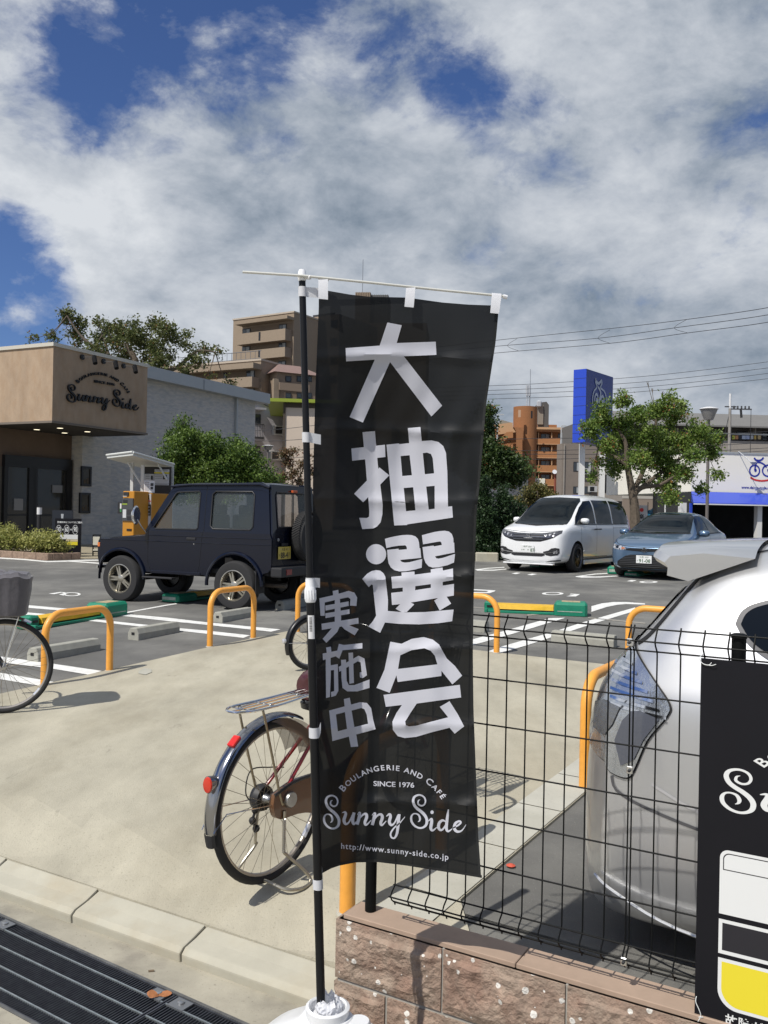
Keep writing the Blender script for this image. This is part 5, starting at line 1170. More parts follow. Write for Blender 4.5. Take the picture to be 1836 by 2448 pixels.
# ---------------------------------------------------------------- white minivan
def make_van():
    MP = paint('pearl_white_paint', (.78, .79, .79), 0.0, .25)
    t = thing('parked_minivan', 'white minivan with dark windows and a chrome grille bar, parked nose out', 'minivan', (0, 0, 0), 0)
    st = [(0.0, .56, .27, .46, .66, .50, .78), (-.05, .72, .20, .46, .78, .64, .88), (-.18, .80, .19, .5, .92, .72, .985), (-.45, .84, .19, .55, 1.0, .76, 1.06), (-.72, .847, .19, .6, 1.03, .74, 1.13), (-1.0, .848, .19, .6, 1.05, .71, 1.30), (-1.35, .848, .19, .6, 1.06, .68, 1.57), (-1.72, .848, .19, .6, 1.07, .67, 1.76), (-2.2, .848, .19, .6, 1.08, .68, 1.835), (-3.2, .848, .19, .6, 1.08, .68, 1.84), (-4.1, .845, .19, .6, 1.07, .67, 1.80), (-4.5, .835, .2, .6, 1.05, .66, 1.72), (-4.70, .80, .25, .6, 1.0, .62, 1.55), (-4.735, .72, .3, .6, .95, .56, 1.40)]
    xf, xr = -.89, -3.78
    me, bvh = car_shell(st, [(x, s) for x in (xf, xr) for s in (-1, 1)], 2, .335, MP)
    o = bpy.data.objects.new('body', me); COL.objects.link(o); o.parent = t
    rm = mat('dark_alloy', (.10, .10, .105), .3, .9)
    for x in (xf, xr):
        for s in (-1, 1): alloy(t, x, s*.76, .335, .20, .235, rm=rm, spokes=7, side=s)
    # windscreen and windows
    proj(bvh, t, 'windscreen', [(-.66, 1.115), (-.60, 1.09), (0, 1.075), (.60, 1.09), (.66, 1.115), (.64, 1.25), (.60, 1.45), (.565, 1.66), (.50, 1.725), (0, 1.745), (-.50, 1.725), (-.565, 1.66), (-.60, 1.45), (-.64, 1.25)], M_glassW, 'front', 1, .012)
    proj(bvh, t, 'wiper_cowl', [(-.66, 1.10), (0, 1.055), (.66, 1.10), (.66, 1.125), (0, 1.088), (-.66, 1.125)], M_blackp, 'front', 1, .007)
    for s in (-1, 1):
        proj(bvh, t, 'front_window', [(-.86, 1.12), (-2.05, 1.13), (-2.05, 1.68), (-1.72, 1.655), (-1.40, 1.50), (-1.05, 1.27)], M_glassA, 'side', s, .008)
        proj(bvh, t, 'sliding_door_window', [(-2.13, 1.13), (-3.18, 1.13), (-3.18, 1.70), (-2.13, 1.69)], M_glassA, 'side', s, .008)
        proj(bvh, t, 'rear_quarter_window', [(-3.27, 1.13), (-4.35, 1.13), (-4.52, 1.25), (-4.40, 1.66), (-3.27, 1.70)], M_glassA, 'side', s, .008)
        proj(bvh, t, 'window_trim', [(-.80, 1.095), (-4.40, 1.105), (-4.40, 1.128), (-.86, 1.118)], M_blackp, 'side', s, .010)
        for x in (-1.12, -2.09, -3.225): seam(bvh, t, [(x-.02, 1.10), (x, .8), (x, .33)], M_seam, 'side', s)
        seam(bvh, t, [(-1.12, .33), (-3.2, .33)], M_seam, 'side', s); seam(bvh, t, [(-3.22, 1.02), (-4.5, 1.02)], M_seam, 'side', s)
        for x in (-1.98, -2.22):
            mb = MB(); mb.tube(smooth_path([(x-.08, s*.850, .99), (x-.05, s*.885, .995), (x+.05, s*.885, .995), (x+.08, s*.850, .99)], 3), .014, 8); mb.build('door_handle', mat('dark_chrome', (.08, .08, .085), .2, .9), t, smooth=True)
        mb = MB(); mb.cbox(-3.55, -1.25, s*.845-.022, s*.845+.022, .175, .27, .012); mb.build('side_skirt', MP, t)
        mirror(t, -1.22, s*.78, 1.19, MP, s, .9)
    # front face: lamp and grille band
    band = [(0, .70), (.30, .705), (.46, .745), (.62, .80), (.745, .90), (.74, .955), (.55, .925), (.3, .895), (0, .89)]
    proj(bvh, t, 'grille', band+mirrorp(band)[::-1][1:-1], M_black, 'front', 1, .004)
    M_gc = mat('dark_chrome_grille', (.16, .165, .18), .22, 1.0)
    for z0, z1, hw in ((.845, .880, .40), (.795, .825, .38), (.745, .77, .36)):
        proj(bvh, t, 'grille_bar', [(-hw, z0), (hw, z0), (hw+.02, z1), (-hw-.02, z1)], M_gc, 'front', 1, .014, dn=.06)
    for s in (-1, 1):
        P = [(s*.36, .79), (s*.48, .785), (s*.62, .825), (s*.745, .905), (s*.74, .955), (s*.55, .925), (s*.36, .895)]
        o = proj(bvh, t, 'headlight', P, mat('dark_headlight', (.10, .10, .11), .08, .5, coat=1.0), 'front', 1, .010)
        for yy, zz3, rr in ((.43, .84, .028), (.52, .86, .030), (.61, .885, .022)):
            proj(bvh, o, 'lamp_reflector', [(s*yy+rr*math.cos(a), zz3+rr*math.sin(a)) for a in [k*math.pi/6 for k in range(12)]], M_lens, 'front', 1, .016, None)
        P = [(s*.46, .40), (s*.56, .385), (s*.70, .41), (s*.735, .46), (s*.73, .56), (s*.66, .575), (s*.57, .56), (s*.50, .51), (s*.38, .48), (s*.38, .44)]
        o = proj(bvh, t, 'fog_lamp_recess', P, M_blackp, 'front', 1, .006)
        proj(bvh, o, 'fog_lamp', [(s*.62, .44), (s*.69, .45), (s*.71, .50), (s*.68, .53), (s*.62, .51)], M_lens, 'front', 1, .014, None)
        proj(bvh, t, 'lower_vent', [(s*.42, .245), (s*.72, .275), (s*.74, .305), (s*.55, .285)], M_blackp, 'front', 1, .006)
    proj(bvh, t, 'lower_intake', [(-.42, .395), (-.34, .37), (.34, .37), (.42, .395), (.40, .45), (-.40, .45)], M_blackp, 'front', 1, .006)
    proj(bvh, t, 'chrome_strip', [(-.66, .475), (-.40, .435), (.40, .435), (.66, .475), (.66, .488), (.40, .452), (-.40, .452), (-.66, .488)], mat('chrome', (.7, .7, .7)), 'front', 1, .016, dn=.05)
    seam(bvh, t, [(-.74, .965), (-.5, .945), (0, .915), (.5, .945), (.74, .965)], M_seam, 'front', 1)
    mb = MB(); mb.cbox(-.12, .012, -.62, .62, .185, .215, .010); mb.build('front_lip', MP, t)
    # badge: letter H in a rounded frame
    h = bvh.ray_cast(Vector((3, 0, .835)), Vector((-1, 0, 0)))[0]; bxx = h.x+.022
    mb = MB(); F_ = lambda y, z: (bxx, y, z)
    mb.tube([(bxx, y, .835+z) for y, z in ((-.055, .045), (.055, .045), (.045, -.045), (-.045, -.045))], .005, 6, closed=True)
    mb.tube([(bxx, -.032, .87), (bxx, -.026, .80)], .006, 6); mb.tube([(bxx, .032, .87), (bxx, .026, .80)], .006, 6); mb.tube([(bxx, -.028, .837), (bxx, .028, .837)], .005, 6); mb.build('badge', M_chrome, t, smooth=True)
    h = bvh.ray_cast(Vector((3, 0, .52)), Vector((-1, 0, 0)))[0]
    plate(t, h.x+.022, .535, '神戸 300', ('あ', '・・87'), (.72, .73, .72), (.10, .16, .10))
    proj(bvh, t, 'sticker', [(-.56, 1.68), (-.50, 1.68), (-.50, 1.71), (-.56, 1.71)], mat('pink_sticker', (.6, .25, .2), .6), 'front', 1, .009, None)
    # things seen behind the windscreen
    o = proj(bvh, t, 'dashboard_paper', [(.16, 1.17), (.40, 1.17), (.40, 1.26), (.22, 1.27)], mat('paper_behind_glass', (.17, .18, .18), .5), 'front', 1, .008, None)
    
    for s in (-1, 1): proj(bvh, t, 'tail_lamp', [(-4.45, .95), (-4.66, .95), (-4.66, 1.55), (-4.56, 1.6)], M_red, 'side', s, .006)
    mb = MB(); mb.bx(-4.6, -.2, -.62, .62, .16, .24); mb.build('underbody', M_black, t)
    return t
van = make_van()
def place_car(t, wheel_px, wx, wy, heading):
    """put wheel contact (local wx,wy) on the picture's ground point; heading = direction the car faces, degrees from +Y to +X"""
    g = G(*wheel_px); rz = R_(90-heading); c, s = math.cos(rz), math.sin(rz)
    x = g.x-(wx*c-wy*s); y = g.y-(wx*s+wy*c); t.rotation_euler = (0, 0, rz); t.location = (x, y, lotz(g.y)+.002)
    t.rotation_euler = (0, 0, rz)
place_car(van, (1376, 1368), -.89, .80, 214.5)
# ---------------------------------------------------------------- blue sedan
def make_sedan(MP, label, name='parked_sedan'):
    t = thing(name, label, 'sedan', (0, 0, 0), 0)
    st = [(0, .52, .26, .40, .55, .46, .64), (-.06, .70, .19, .42, .64, .62, .73), (-.22, .79, .18, .46, .72, .72, .80), (-.55, .835, .18, .5, .80, .75, .885), (-.90, .845, .18, .5, .85, .74, .955), (-1.20, .847, .18, .5, .885, .72, 1.02), (-1.5, .847, .18, .5, .90, .64, 1.20), (-1.85, .847, .18, .5, .91, .58, 1.375), (-2.3, .847, .18, .5, .92, .57, 1.45), (-2.9, .847, .18, .5, .93, .57, 1.44), (-3.35, .845, .18, .5, .94, .58, 1.30), (-3.7, .84, .18, .5, .945, .64, 1.09), (-4.05, .82, .2, .5, .93, .68, 1.01), (-4.32, .76, .26, .5, .88, .62, .95), (-4.4, .62, .32, .5, .8, .5, .86)]
    xf, xr = -.84, -3.44
    me, bvh = car_shell(st, [(x, s) for x in (xf, xr) for s in (-1, 1)], 2, .305, MP)
    o = bpy.data.objects.new('body', me); COL.objects.link(o); o.parent = t
    rm = mat('silver_alloy', (.42, .42, .43), .35, .8)
    for x in (xf, xr):
        for s in (-1, 1): alloy(t, x, s*.755, .305, .18, .20, rm=rm, spokes=6, side=s)
    proj(bvh, t, 'windscreen', [(-.66, .985), (0, .96), (.66, .985), (.60, 1.16), (.53, 1.33), (.44, 1.385), (0, 1.405), (-.44, 1.385), (-.53, 1.33), (-.60, 1.16)], M_glassW, 'front', 1, .012)
    proj(bvh, t, 'windscreen_edge', [(-.69, .965), (0, .945), (.69, .965), (.67, .99), (0, .968), (-.67, .99)], M_blackp, 'front', 1, .007)
    for s in (-1, 1):
        proj(bvh, t, 'front_window', [(-1.32, .965), (-2.28, .975), (-2.28, 1.37), (-2.0, 1.345), (-1.72, 1.23)], M_glassA, 'side', s)
        proj(bvh, t, 'rear_window', [(-2.35, .975), (-3.38, .99), (-3.22, 1.22), (-2.95, 1.35), (-2.35, 1.375)], M_glassA, 'side', s)
        proj(bvh, t, 'window_trim', [(-1.24, .945), (-3.5, .968), (-3.5, .985), (-1.28, .962)], M_blackp, 'side', s, .010)
        for x in (-1.22, -2.31, -3.25): seam(bvh, t, [(x, .95), (x+.0, .65), (x+(.0 if x > -3 else .12), .30)], M_seam, 'side', s)
        for x in (-2.16, -3.10):
            mb = MB(); mb.tube(smooth_path([(x-.08, s*.846, .82), (x-.05, s*.88, .825), (x+.05, s*.88, .825), (x+.08, s*.846, .82)], 3), .012, 8); mb.build('door_handle', MP, t, smooth=True)
        mirror(t, -1.42, s*.79, .975, MP, s, 1.0)
        P = [(s*.40, .615), (s*.52, .60), (s*.66, .62), (s*.76, .665), (s*.80, .715), (s*.72, .725), (s*.55, .69), (s*.40, .665)]
        o = proj(bvh, t, 'headlight', P, M_lens, 'front', 1, .006)
        proj(bvh, o, 'projector_lens', [(s*.60+.032*math.cos(a), .658+.03*math.sin(a)) for a in [k*math.pi/6 for k in range(12)]], M_glassd, 'front', 1, .012, None)
        proj(bvh, o, 'indicator', [(s*.43, .622), (s*.50, .615), (s*.50, .66), (s*.43, .655)], mat('amber_lens', (.45, .16, .06), .15, coat=.8), 'front', 1, .010, None)
        seam(bvh, t, [(s*.70, .74), (s*.66, .80)], M_seam, 'front', 1)
    g_ = [(-.44, .60), (0, .575), (.44, .60), (.44, .625), (.30, .645), (0, .65), (-.30, .645), (-.44, .625)]
    proj(bvh, t, 'upper_grille', g_, M_black, 'front', 1, .005)
    proj(bvh, t, 'lower_grille', [(-.60, .27), (-.50, .225), (0, .215), (.50, .225), (.60, .27), (.58, .36), (.42, .47), (.30, .505), (0, .515), (-.30, .505), (-.42, .47), (-.58, .36)], M_black, 'front', 1, .005)
    for i in range(7):
        z = .255+i*.036; hw = min(.57, .62-(max(z-.30, 0))*1.1)
        proj(bvh, t, 'grille_slat', [(-hw+.03, z), (hw-.03, z), (hw-.035, z+.013), (-hw+.035, z+.013)], mat('grey_slat', (.07, .072, .075), .4, .3), 'front', 1, .018, None, dn=.1)
    h = bvh.ray_cast(Vector((3, 0, .612)), Vector((-1, 0, 0)))[0]; X = h.x+.014
    mb = MB()
    for ry, rz2, cz in ((.062, .043, .612), (.022, .041, .612), (.044, .018, .632)): mb.tube([(X, ry*math.cos(a), cz+rz2*math.sin(a)) for a in [k*math.pi/10 for k in range(20)]], .0048, 6, closed=True)
    mb.build('badge', M_chrome, t, smooth=True, kind='stuff')
    h = bvh.ray_cast(Vector((3, 0, .41)), Vector((-1, 0, 0)))[0]
    plate(t, h.x+.026, .415, '大阪 503', ('ち', '91-08'), (.72, .73, .72), (.10, .16, .10))
    proj(bvh, t, 'sticker', [(.42, 1.34), (.47, 1.34), (.46, 1.36), (.42, 1.362)], mat('pink_sticker', (.6, .25, .2)), 'front', 1, .009, None)
    # interior shapes seen through the screen
    o = proj(bvh, t, 'rear_window_reflection', [(-.40, 1.13), (-.10, 1.14), (-.10, 1.19), (-.24, 1.19), (-.24, 1.31), (-.36, 1.31)], mat('bright_rear_pane', (.16, .30, .24), .3), 'front', 1, .006, None)
    seam(bvh, t, [(-.72, .80), (-.5, .70), (0, .665), (.5, .70), (.72, .80)], M_seam, 'front', 1)
    proj(bvh, t, 'back_window', [(-.5, 1.12), (.5, 1.12), (.42, 1.32), (-.42, 1.32)], M_glassA, 'front', -1)
    mb = MB(); mb.bx(-4.2, -.25, -.6, .6, .15, .22); mb.build('underbody', M_black, t)
    return t
sed = make_sedan(paint('blue_grey_paint', (.105, .175, .275), .55, .3), 'metallic blue grey sedan parked nose out right of the white minivan')
place_car(sed, (1483, 1375), -.84, -.78, 213)
M_dkcar = paint('dark_grey_paint', (.05, .06, .07), .5, .3)
c = copy_tree(sed); c['label'] = 'dark grey car at the right edge, only its windscreen pillar shows above the silver car'
for ch in c.children:
    if ch.name.startswith('body') or ch.name.startswith('door_mirror'):
        ch.data = ch.data.copy(); ch.data.materials[0] = M_dkcar
c.location = sed.location+Vector((3.35, -.55, .02)); 
# ---------------------------------------------------------------- dark blue off-roader
def make_jeep():
    MP = mat('navy_paint', (.0018, .0036, .0125), .16, .0, spec=.5); MT = mat('wheel_well_black', (.008, .008, .008))
    t = thing('parked_off_roader', 'boxy dark blue three door off-roader with a spare wheel on its back door', 'off-roader', (0, 0, 0), 0)
    # local x forward; wheel axle front at x=0, rear -2.03; body floor .43 beltline 1.06 roof 1.74
    W = .665
    # lower body side outline (x,z)
    low = [(.53, .60), (.56, .66), (.56, .86), (.50, .93), (-.42, .985), (-.47, 1.045), (-2.62, 1.045), (-2.66, .60), (-2.60, .50), (.0, .44)]
    arch = lambda cx, r: [(cx+r*math.cos(R_(a)), .36+r*.92*math.sin(R_(a))) for a in range(8, 173, 12)]
    def shell(poly, y0, y1, m, name, holes=(), bev=.0):
        P = [p for p in poly]; v2, tt = cdt([dense(P, .5)], [dense(h, .5) for h in holes]); mb = MB(); n = len(v2)
        V = [(v.x, y0, v.y) for v in v2]+[(v.x, y1, v.y) for v in v2]; F = [tuple(f) for f in tt]+[tuple(i+n for i in f)[::-1] for f in tt]
        cnt = {}
        for f in tt:
            for a, b in ((f[0], f[1]), (f[1], f[2]), (f[2], f[0])): cnt[(a, b)] = 1
        for (a, b) in cnt:
            if (b, a) not in cnt: F.append((b, a, a+n, b+n))
        mb.add(V, F); return mb.build(name, m, t, bevel=bev, bseg=2, smooth=bool(bev))
    sidep = [(.55, .64), (.56, .70), (.56, .84), (.53, .895), (.10, .93), (-.44, .975), (-.46, 1.05), (-2.60, 1.05), (-2.63, .98), (-2.63, .60), (-2.58, .55), (-2.50, .53)]+[(x, z) for x, z in arch(-2.03, .455)][::-1]+[(-1.50, .47), (-.56, .47)]+arch(0, .445)[::-1]+[(.50, .55)]
    for s in (-1, 1): 
        o = shell(sidep, s*(W-.03), s*W, MP, 'side_panel')
        mb = MB(); 
        for cx, r in ((0, .450), (-2.03, .460)):
            P = [(cx+r*math.cos(R_(a)), s*(W+.012), .36+r*.92*math.sin(R_(a))) for a in range(-4, 186, 8)]; mb = MB(); mb.tube(P, .026, 8); mb.build('arch_flare', MP, t, smooth=True)
        for z0 in (.985, .905): mb = MB(); mb.tube([(.50 if z0 < .95 else -.5, s*(W+.001), z0), (-2.61, s*(W+.001), z0)], .007, 6); mb.build('side_crease', MP, o, smooth=True)
        # door outline
        for P in ([(-.50, 1.05), (-.50, .60), (-.56, .49), (-1.40, .49), (-1.43, .62), (-1.47, 1.05)],):
            mb = MB(); mb.tube([(x, s*(W+.0005), z) for x, z in smooth_path([(a, b, 0) for a, b in P], 1) and P], .0035, 5); mb.build('panel_gap', M_seam, o)
        mb = MB(); mb.bx(-1.36, -1.20, s*W-.001*s, s*W+.012*s, .94, .97); mb.build('door_handle', M_blackp, t, bevel=.004)
        mb = MB(); mb.lathe([(.011, 0), (.008, .006)], 10, Matrix.Translation((-1.33, s*W, .885)) @ Matrix.Rotation(R_(-90*s), 4, 'X')); mb.build('lock_barrel', M_chrome, t)
        mb = MB(); mb.bx(-1.45, -.56, s*(W-.02), s*(W+.01), .455, .50); mb.build('sill', MP, t, bevel=.006)
        mb = MB(); mb.bx(-1.00, -.45, s*(W-.03), s*(W+.07), .385, .41); mb.build('side_step', M_blackp, t, bevel=.006)
        if s == 1: mb = MB(); mb.tube([(-.46, s*W, 1.02), (-.44, s*(W+.10), 1.12), (-.44, s*(W+.17), 1.20)], .008, 6); mb.lathe([(.075, -.02), (.088, 0), (.07, .03)], 20, Matrix.Translation((-.42, s*(W+.18), 1.26)) @ Matrix.Rotation(R_(90), 4, 'Y') @ Matrix.Scale(1.5, 4, (1, 0, 0))); mb.build('door_mirror', M_chrome, t, smooth=True)
        # cab side with window openings, leaning in a little
        cab = [(-.44, 1.05), (-.86, 1.63), (-.92, 1.70), (-2.40, 1.73), (-2.52, 1.68), (-2.60, 1.05)]
        h1 = [(-.60, 1.10), (-.63, 1.08), (-1.36, 1.085), (-1.38, 1.11), (-1.38, 1.575), (-1.36, 1.60), (-.98, 1.585), (-.94, 1.56)]
        h2 = [(-1.60, 1.14), (-1.65, 1.10), (-2.27, 1.10), (-2.31, 1.14), (-2.30, 1.56), (-2.26, 1.60), (-1.65, 1.60), (-1.60, 1.56)]
        lean = lambda z: W-.005-(z-1.05)*.115
        v2, tt = cdt([dense(cab, .3)], [dense(h1, .3), dense(h2, .3)]); n = len(v2); V = [(v.x, s*lean(v.y), v.y) for v in v2]+[(v.x, s*(lean(v.y)-.035), v.y) for v in v2]; cnt = {}
        F = [tuple(f) for f in tt]+[tuple(i+n for i in f)[::-1] for f in tt]
        for f in tt:
            for a, b in ((f[0], f[1]), (f[1], f[2]), (f[2], f[0])): cnt[(a, b)] = 1
        for (a, b) in cnt:
            if (b, a) not in cnt: F.append((b, a, a+n, b+n))
        mb = MB(); mb.add(V, F); mb.build('cab_side', MP, t)
        for nm, h in (('door_window', h1), ('rear_side_window', h2)):
            P = dense(h, .3); mb = MB(); mb.add([(x, s*(lean(z)-.018), z) for x, z in P], [tuple(range(len(P)))]); mb.build(nm, mat('car_window_see_through', (.10, .12, .12), .03, alpha_mix=.62, spec=1.0), t)
            c_ = (sum(p[0] for p in h)/len(h), sum(p[1] for p in h)/len(h)); mb = MB(); mb.tube([(c_[0]+(x-c_[0])*1.01, s*(lean(z)+.002), c_[1]+(z-c_[1])*1.01) for x, z in h], .010, 6, closed=True); mb.build('window_seal', M_blackp, t, smooth=True)
        mb = MB(); mb.tube([(-1.49, s*(lean(1.05)+.001), 1.05), (-1.49, s*(lean(1.7)+.001), 1.69)], .0035, 5); mb.build('panel_gap', M_seam, t)
    # roof, hood, front, rear
    rw = W-.075
    mb = MB(); V = []; nx = 12; ny = 12
    for i in range(nx+1):
        x = -.84-(2.55-.84)*i/nx
        for j in range(ny+1):
            u = -1+2*j/ny; z = 1.735-.055*abs(u)**3-.05*max(0, (-.84-x < .3)*(1-(-.84-x)/.3))**2-.05*max(0, 1-(x+2.55)/.2)**2; V.append((x, u*(rw+.012), z))
    mb.add(V, [(i*(ny+1)+j, i*(ny+1)+j+1, (i+1)*(ny+1)+j+1, (i+1)*(ny+1)+j) for i in range(nx) for j in range(ny)])
    b = len(V); mb.add([(x, y, z-.05) for x, y, z in V], [(i*(ny+1)+j, (i+1)*(ny+1)+j, (i+1)*(ny+1)+j+1, i*(ny+1)+j+1) for i in range(nx) for j in range(ny)]); mb.build('roof', MP, t, smooth=True)
    for s in (-1, 1):
        mb = MB(); mb.tube([(-.86, s*(rw+.012), 1.665), (-1.2, s*(rw+.018), 1.690), (-2.4, s*(rw+.018), 1.698), (-2.54, s*(rw+.01), 1.66)], .017, 8); mb.build('roof_gutter', MP, t, smooth=True)
    mb = MB(); mb.cbox(-.46, .545, -W+.06, W-.06, .80, .955, .04)
    V = [(.55, y, .905) for y in (-.58, .58)]
    mb = MB(); nx = 6; ny = 10; V = []
    for i in range(nx+1):
        x = .55-1.0*i/nx
        for j in range(ny+1):
            u = -1+2*j/ny; z = .905+.085*i/nx-.03*abs(u)**4+(.018 if abs(u) < .75 else 0)-(.05 if i == 0 else 0); V.append((x, u*(W-.004), z))
    mb.add(V, [(i*(ny+1)+j, i*(ny+1)+j+1, (i+1)*(ny+1)+j+1, (i+1)*(ny+1)+j) for i in range(nx) for j in range(ny)]); mb.build('bonnet', MP, t, smooth=True)
    mb = MB(); mb.bx(.52, .56, -W+.02, W-.02, .56, .90); fr_ = mb.build('front_panel', MP, t, bevel=.01)
    mb = MB(); mb.bx(.555, .57, -.32, .32, .62, .85); mb.build('grille', M_black, fr_)
    for s in (-1, 1):
        mb = MB(); mb.lathe([(.09, 0), (.09, .02), (.05, .03)], 20, Matrix.Translation((.56, s*.44, .74)) @ Matrix.Rotation(R_(90), 4, 'Y')); mb.build('headlight', M_lens, t, smooth=True)
        mb = MB(); mb.bx(.47, .565, s*(W-.03), s*(W+.006), .795, .855); mb.build('indicator', mat('orange_lens', (.62, .16, .03), .2, coat=.6), t, bevel=.005)
    mb = MB(); mb.tube([(.66, -.62, .50), (.66, .62, .50)], .028, 12); fb_ = mb.build('front_bumper_tube', M_chrome, t, smooth=True)
    for s in (-1, 1): mb = MB(); mb.bx(.52, .66, s*.40-.02, s*.40+.02, .46, .54); mb.build('bumper_bracket', M_blackp, fb_)
    mb = MB(); mb.bx(-2.80, -2.62, -W, W, .49, .62); rb = mb.build('rear_bumper', M_blackp, t, bevel=.02, bseg=2)
    for s in (-1, 1):
        mb = MB(); mb.bx(-2.806, -2.79, s*.47-.07, s*.47+.07, .52, .59); mb.build('bumper_lamp', mat('dark_red_lens', (.22, .01, .012), .25, coat=.6), rb)
    # rear face with window opening
    rear = [(-W+.02, .60), (W-.02, .60), (W-.02, 1.05), (W-.10, 1.70), (-W+.10, 1.70), (-W+.02, 1.05)]
    rh = [(-.50, 1.14), (.50, 1.14), (.47, 1.56), (.44, 1.60), (-.44, 1.60), (-.47, 1.56)]
    rx = lambda z: -2.635+(.09*(z-1.05)/.65 if z > 1.05 else 0)
    v2, tt = cdt([dense(rear, .3)], [dense(rh, .3)]); n = len(v2); mb = MB(); cnt = {}
    F = [tuple(f) for f in tt]+[tuple(i+n for i in f)[::-1] for f in tt]
    for f in tt:
        for a, b in ((f[0], f[1]), (f[1], f[2]), (f[2], f[0])): cnt[(a, b)] = 1
    for (a, b) in cnt:
        if (b, a) not in cnt: F.append((b, a, a+n, b+n))
    mb.add([(rx(v.y), v.x, v.y) for v in v2]+[(rx(v.y)+.03, v.x, v.y) for v in v2], F); rd = mb.build('back_door', MP, t)
    P = dense(rh, .3); mb = MB(); mb.add([(rx(z)+.012, y, z) for y, z in P], [tuple(range(len(P)))]); mb.build('back_window', mat('car_window_see_through', (.10, .12, .12)), t)
    mb = MB(); mb.tube([(rx(z)-.004, y, z) for y, z in rh], .012, 6, closed=True); mb.build('window_seal', M_blackp, t, smooth=True)
    mb = MB(); mb.bx(-2.60, -2.56, -.06, .06, 1.665, 1.70); mb.build('high_brake_lamp', mat('orange_brake_lamp', (.5, .10, .03), .3), t, bevel=.004)
    mb = MB(); mb.lathe([(.024, 0), (.02, .008)], 14, Matrix.Translation((-2.636, .50, .975)) @ Matrix.Rotation(R_(-90), 4, 'Y')); mb.build('fuel_cap', mat('grey_knob', (.22, .22, .22), .5), t)
    # spare wheel
    sp = MB(); M0 = Matrix.Translation((-2.74, -.12, 1.02)) @ Matrix.Rotation(R_(-90), 4, 'Y'); R = .335; tw = .17
    sp.lathe([(.19, -tw/2), (R-.03, -tw/2), (R, -tw/2+.04), (R, tw/2-.04), (R-.03, tw/2), (.20, tw/2), (.19, tw/2-.03), (.05, tw/2-.05), (.04, tw/2-.03), (.0, tw/2-.03)], 40, M0, cap=False); sw = sp.build('spare_wheel', mat('spare_tyre_rubber', (.028, .028, .028), .85, bump=1.0, bs=30, dist=.01), t, smooth=True)
    sp = MB()
    for k in range(60):
        a = 2*math.pi*k/60; sp.box((0, 0, 0), (.012, .020, tw*.8), M=M0 @ Matrix.Rotation(a, 4, 'Z') @ Matrix.Translation((R, 0, 0)) @ Matrix.Rotation(.5, 4, 'X'))
    sp.build('tread_blocks', M_rubber, sw, kind='stuff')
    plate(t, -2.648, .80, '大阪 41', ('や', '88-41'), (.62, .48, .10), (.03, .03, .03), y=.35, heading=-1)
    mb = MB(); mb.cbox(-2.66, -2.64, .27, .43, .895, .93, .004); mb.build('plate_lamp', M_blackp, t)
    # inside: dashboard, seats, floor, wheel
    md = mat('dark_interior', (.03, .03, .032), .8)
    mb = MB(); mb.bx(-.75, -.46, -.58, .58, .85, 1.07); mb.build('dashboard', md, t, bevel=.02)
    mb = MB(); mb.bx(-2.55, -.40, -.60, .60, .50, .56); mb.build('floor', md, t)
    for s in (-1, 1):
        mb = MB(); mb.cbox(-1.50, -1.0, s*.31-.22, s*.31+.22, .56, .80, .05); q = mb.build('seat', md, t, smooth=True)
        mb = MB(); mb.box((-1.50, s*.31, 1.02), (.12, .42, .55)); mb.build('seat_back', md, q, bevel=.04, bseg=2)
        mb = MB(); mb.box((-1.53, s*.31, 1.36), (.08, .24, .14)); mb.build('head_rest', md, q, bevel=.03, bseg=2)
    mb = MB(); mb.tube([(-.86+.02*math.sin(a), -.31+.18*math.cos(a), 1.06+.18*math.sin(a)) for a in [k*math.pi/10 for k in range(20)]], .012, 6, closed=True); mb.build('steering_wheel', md, t, smooth=True)
    P = [(-.46, -.56, 1.05), (-.46, .56, 1.05), (-.86, .50, 1.63), (-.86, -.50, 1.63)]; mb = MB(); mb.add(P, [(0, 1, 2, 3)]); mb.build('windscreen', mat('car_window_see_through', (.10, .12, .12)), t)
    for s in (-1, 1): mb = MB(); mb.tube([(-.45, s*.59, 1.03), (-.88, s*.535, 1.66)], .026, 8); mb.build('windscreen_pillar', MP, t, smooth=True)
    # wheels: silver five double spoke
    rm = mat('aged_silver_alloy', (.46, .43, .36), .32, .85, var=.15, vs=12)
    for x in (0, -2.03):
        for s in (-1, 1): alloy(t, x, s*.59, .348, .20, .215, rm=rm, spokes=5, steel=True, side=s)
    mb = MB(); mb.tube([(0, -.6, .34), (0, .6, .34)], .045, 10); mb.tube([(-2.03, -.6, .34), (-2.03, .6, .34)], .045, 10); mb.bx(-2.55, .45, -.35, -.27, .42, .50); mb.bx(-2.55, .45, .27, .35, .42, .50); mb.lathe([(.08, -.1), (.10, 0), (.08, .1)], 14, Matrix.Translation((-2.03, .1, .34))); mb.build('chassis', MT, t, kind='stuff')
    mb = MB(); mb.tube([(-2.2, .45, .36), (-2.75, .45, .36)], .03, 10); mb.build('exhaust', mat('rusty_pipe', (.09, .075, .06), .6, .6), t)
    for s in (-1, 1): mb = MB(); mb.bx(-2.42, -2.41, s*.60-.11, s*.60+.11, .25, .56); mb.build('mud_flap', M_blackp, t)
    return t
jeep = make_jeep()
for o in [jeep]+list(jeep.children_recursive):
    if o.type == 'MESH' and not any(k in o.name for k in ('wheel', 'rim', 'spoke', 'brake')):
        for v in o.data.vertices:
            if v.co.x > .36: v.co.x = .36+(v.co.x-.36)*.48
            if v.co.z > .5: v.co.z = .5+(v.co.z-.5)*1.055
place_car(jeep, (556, 1460), -2.03, .69, 295)
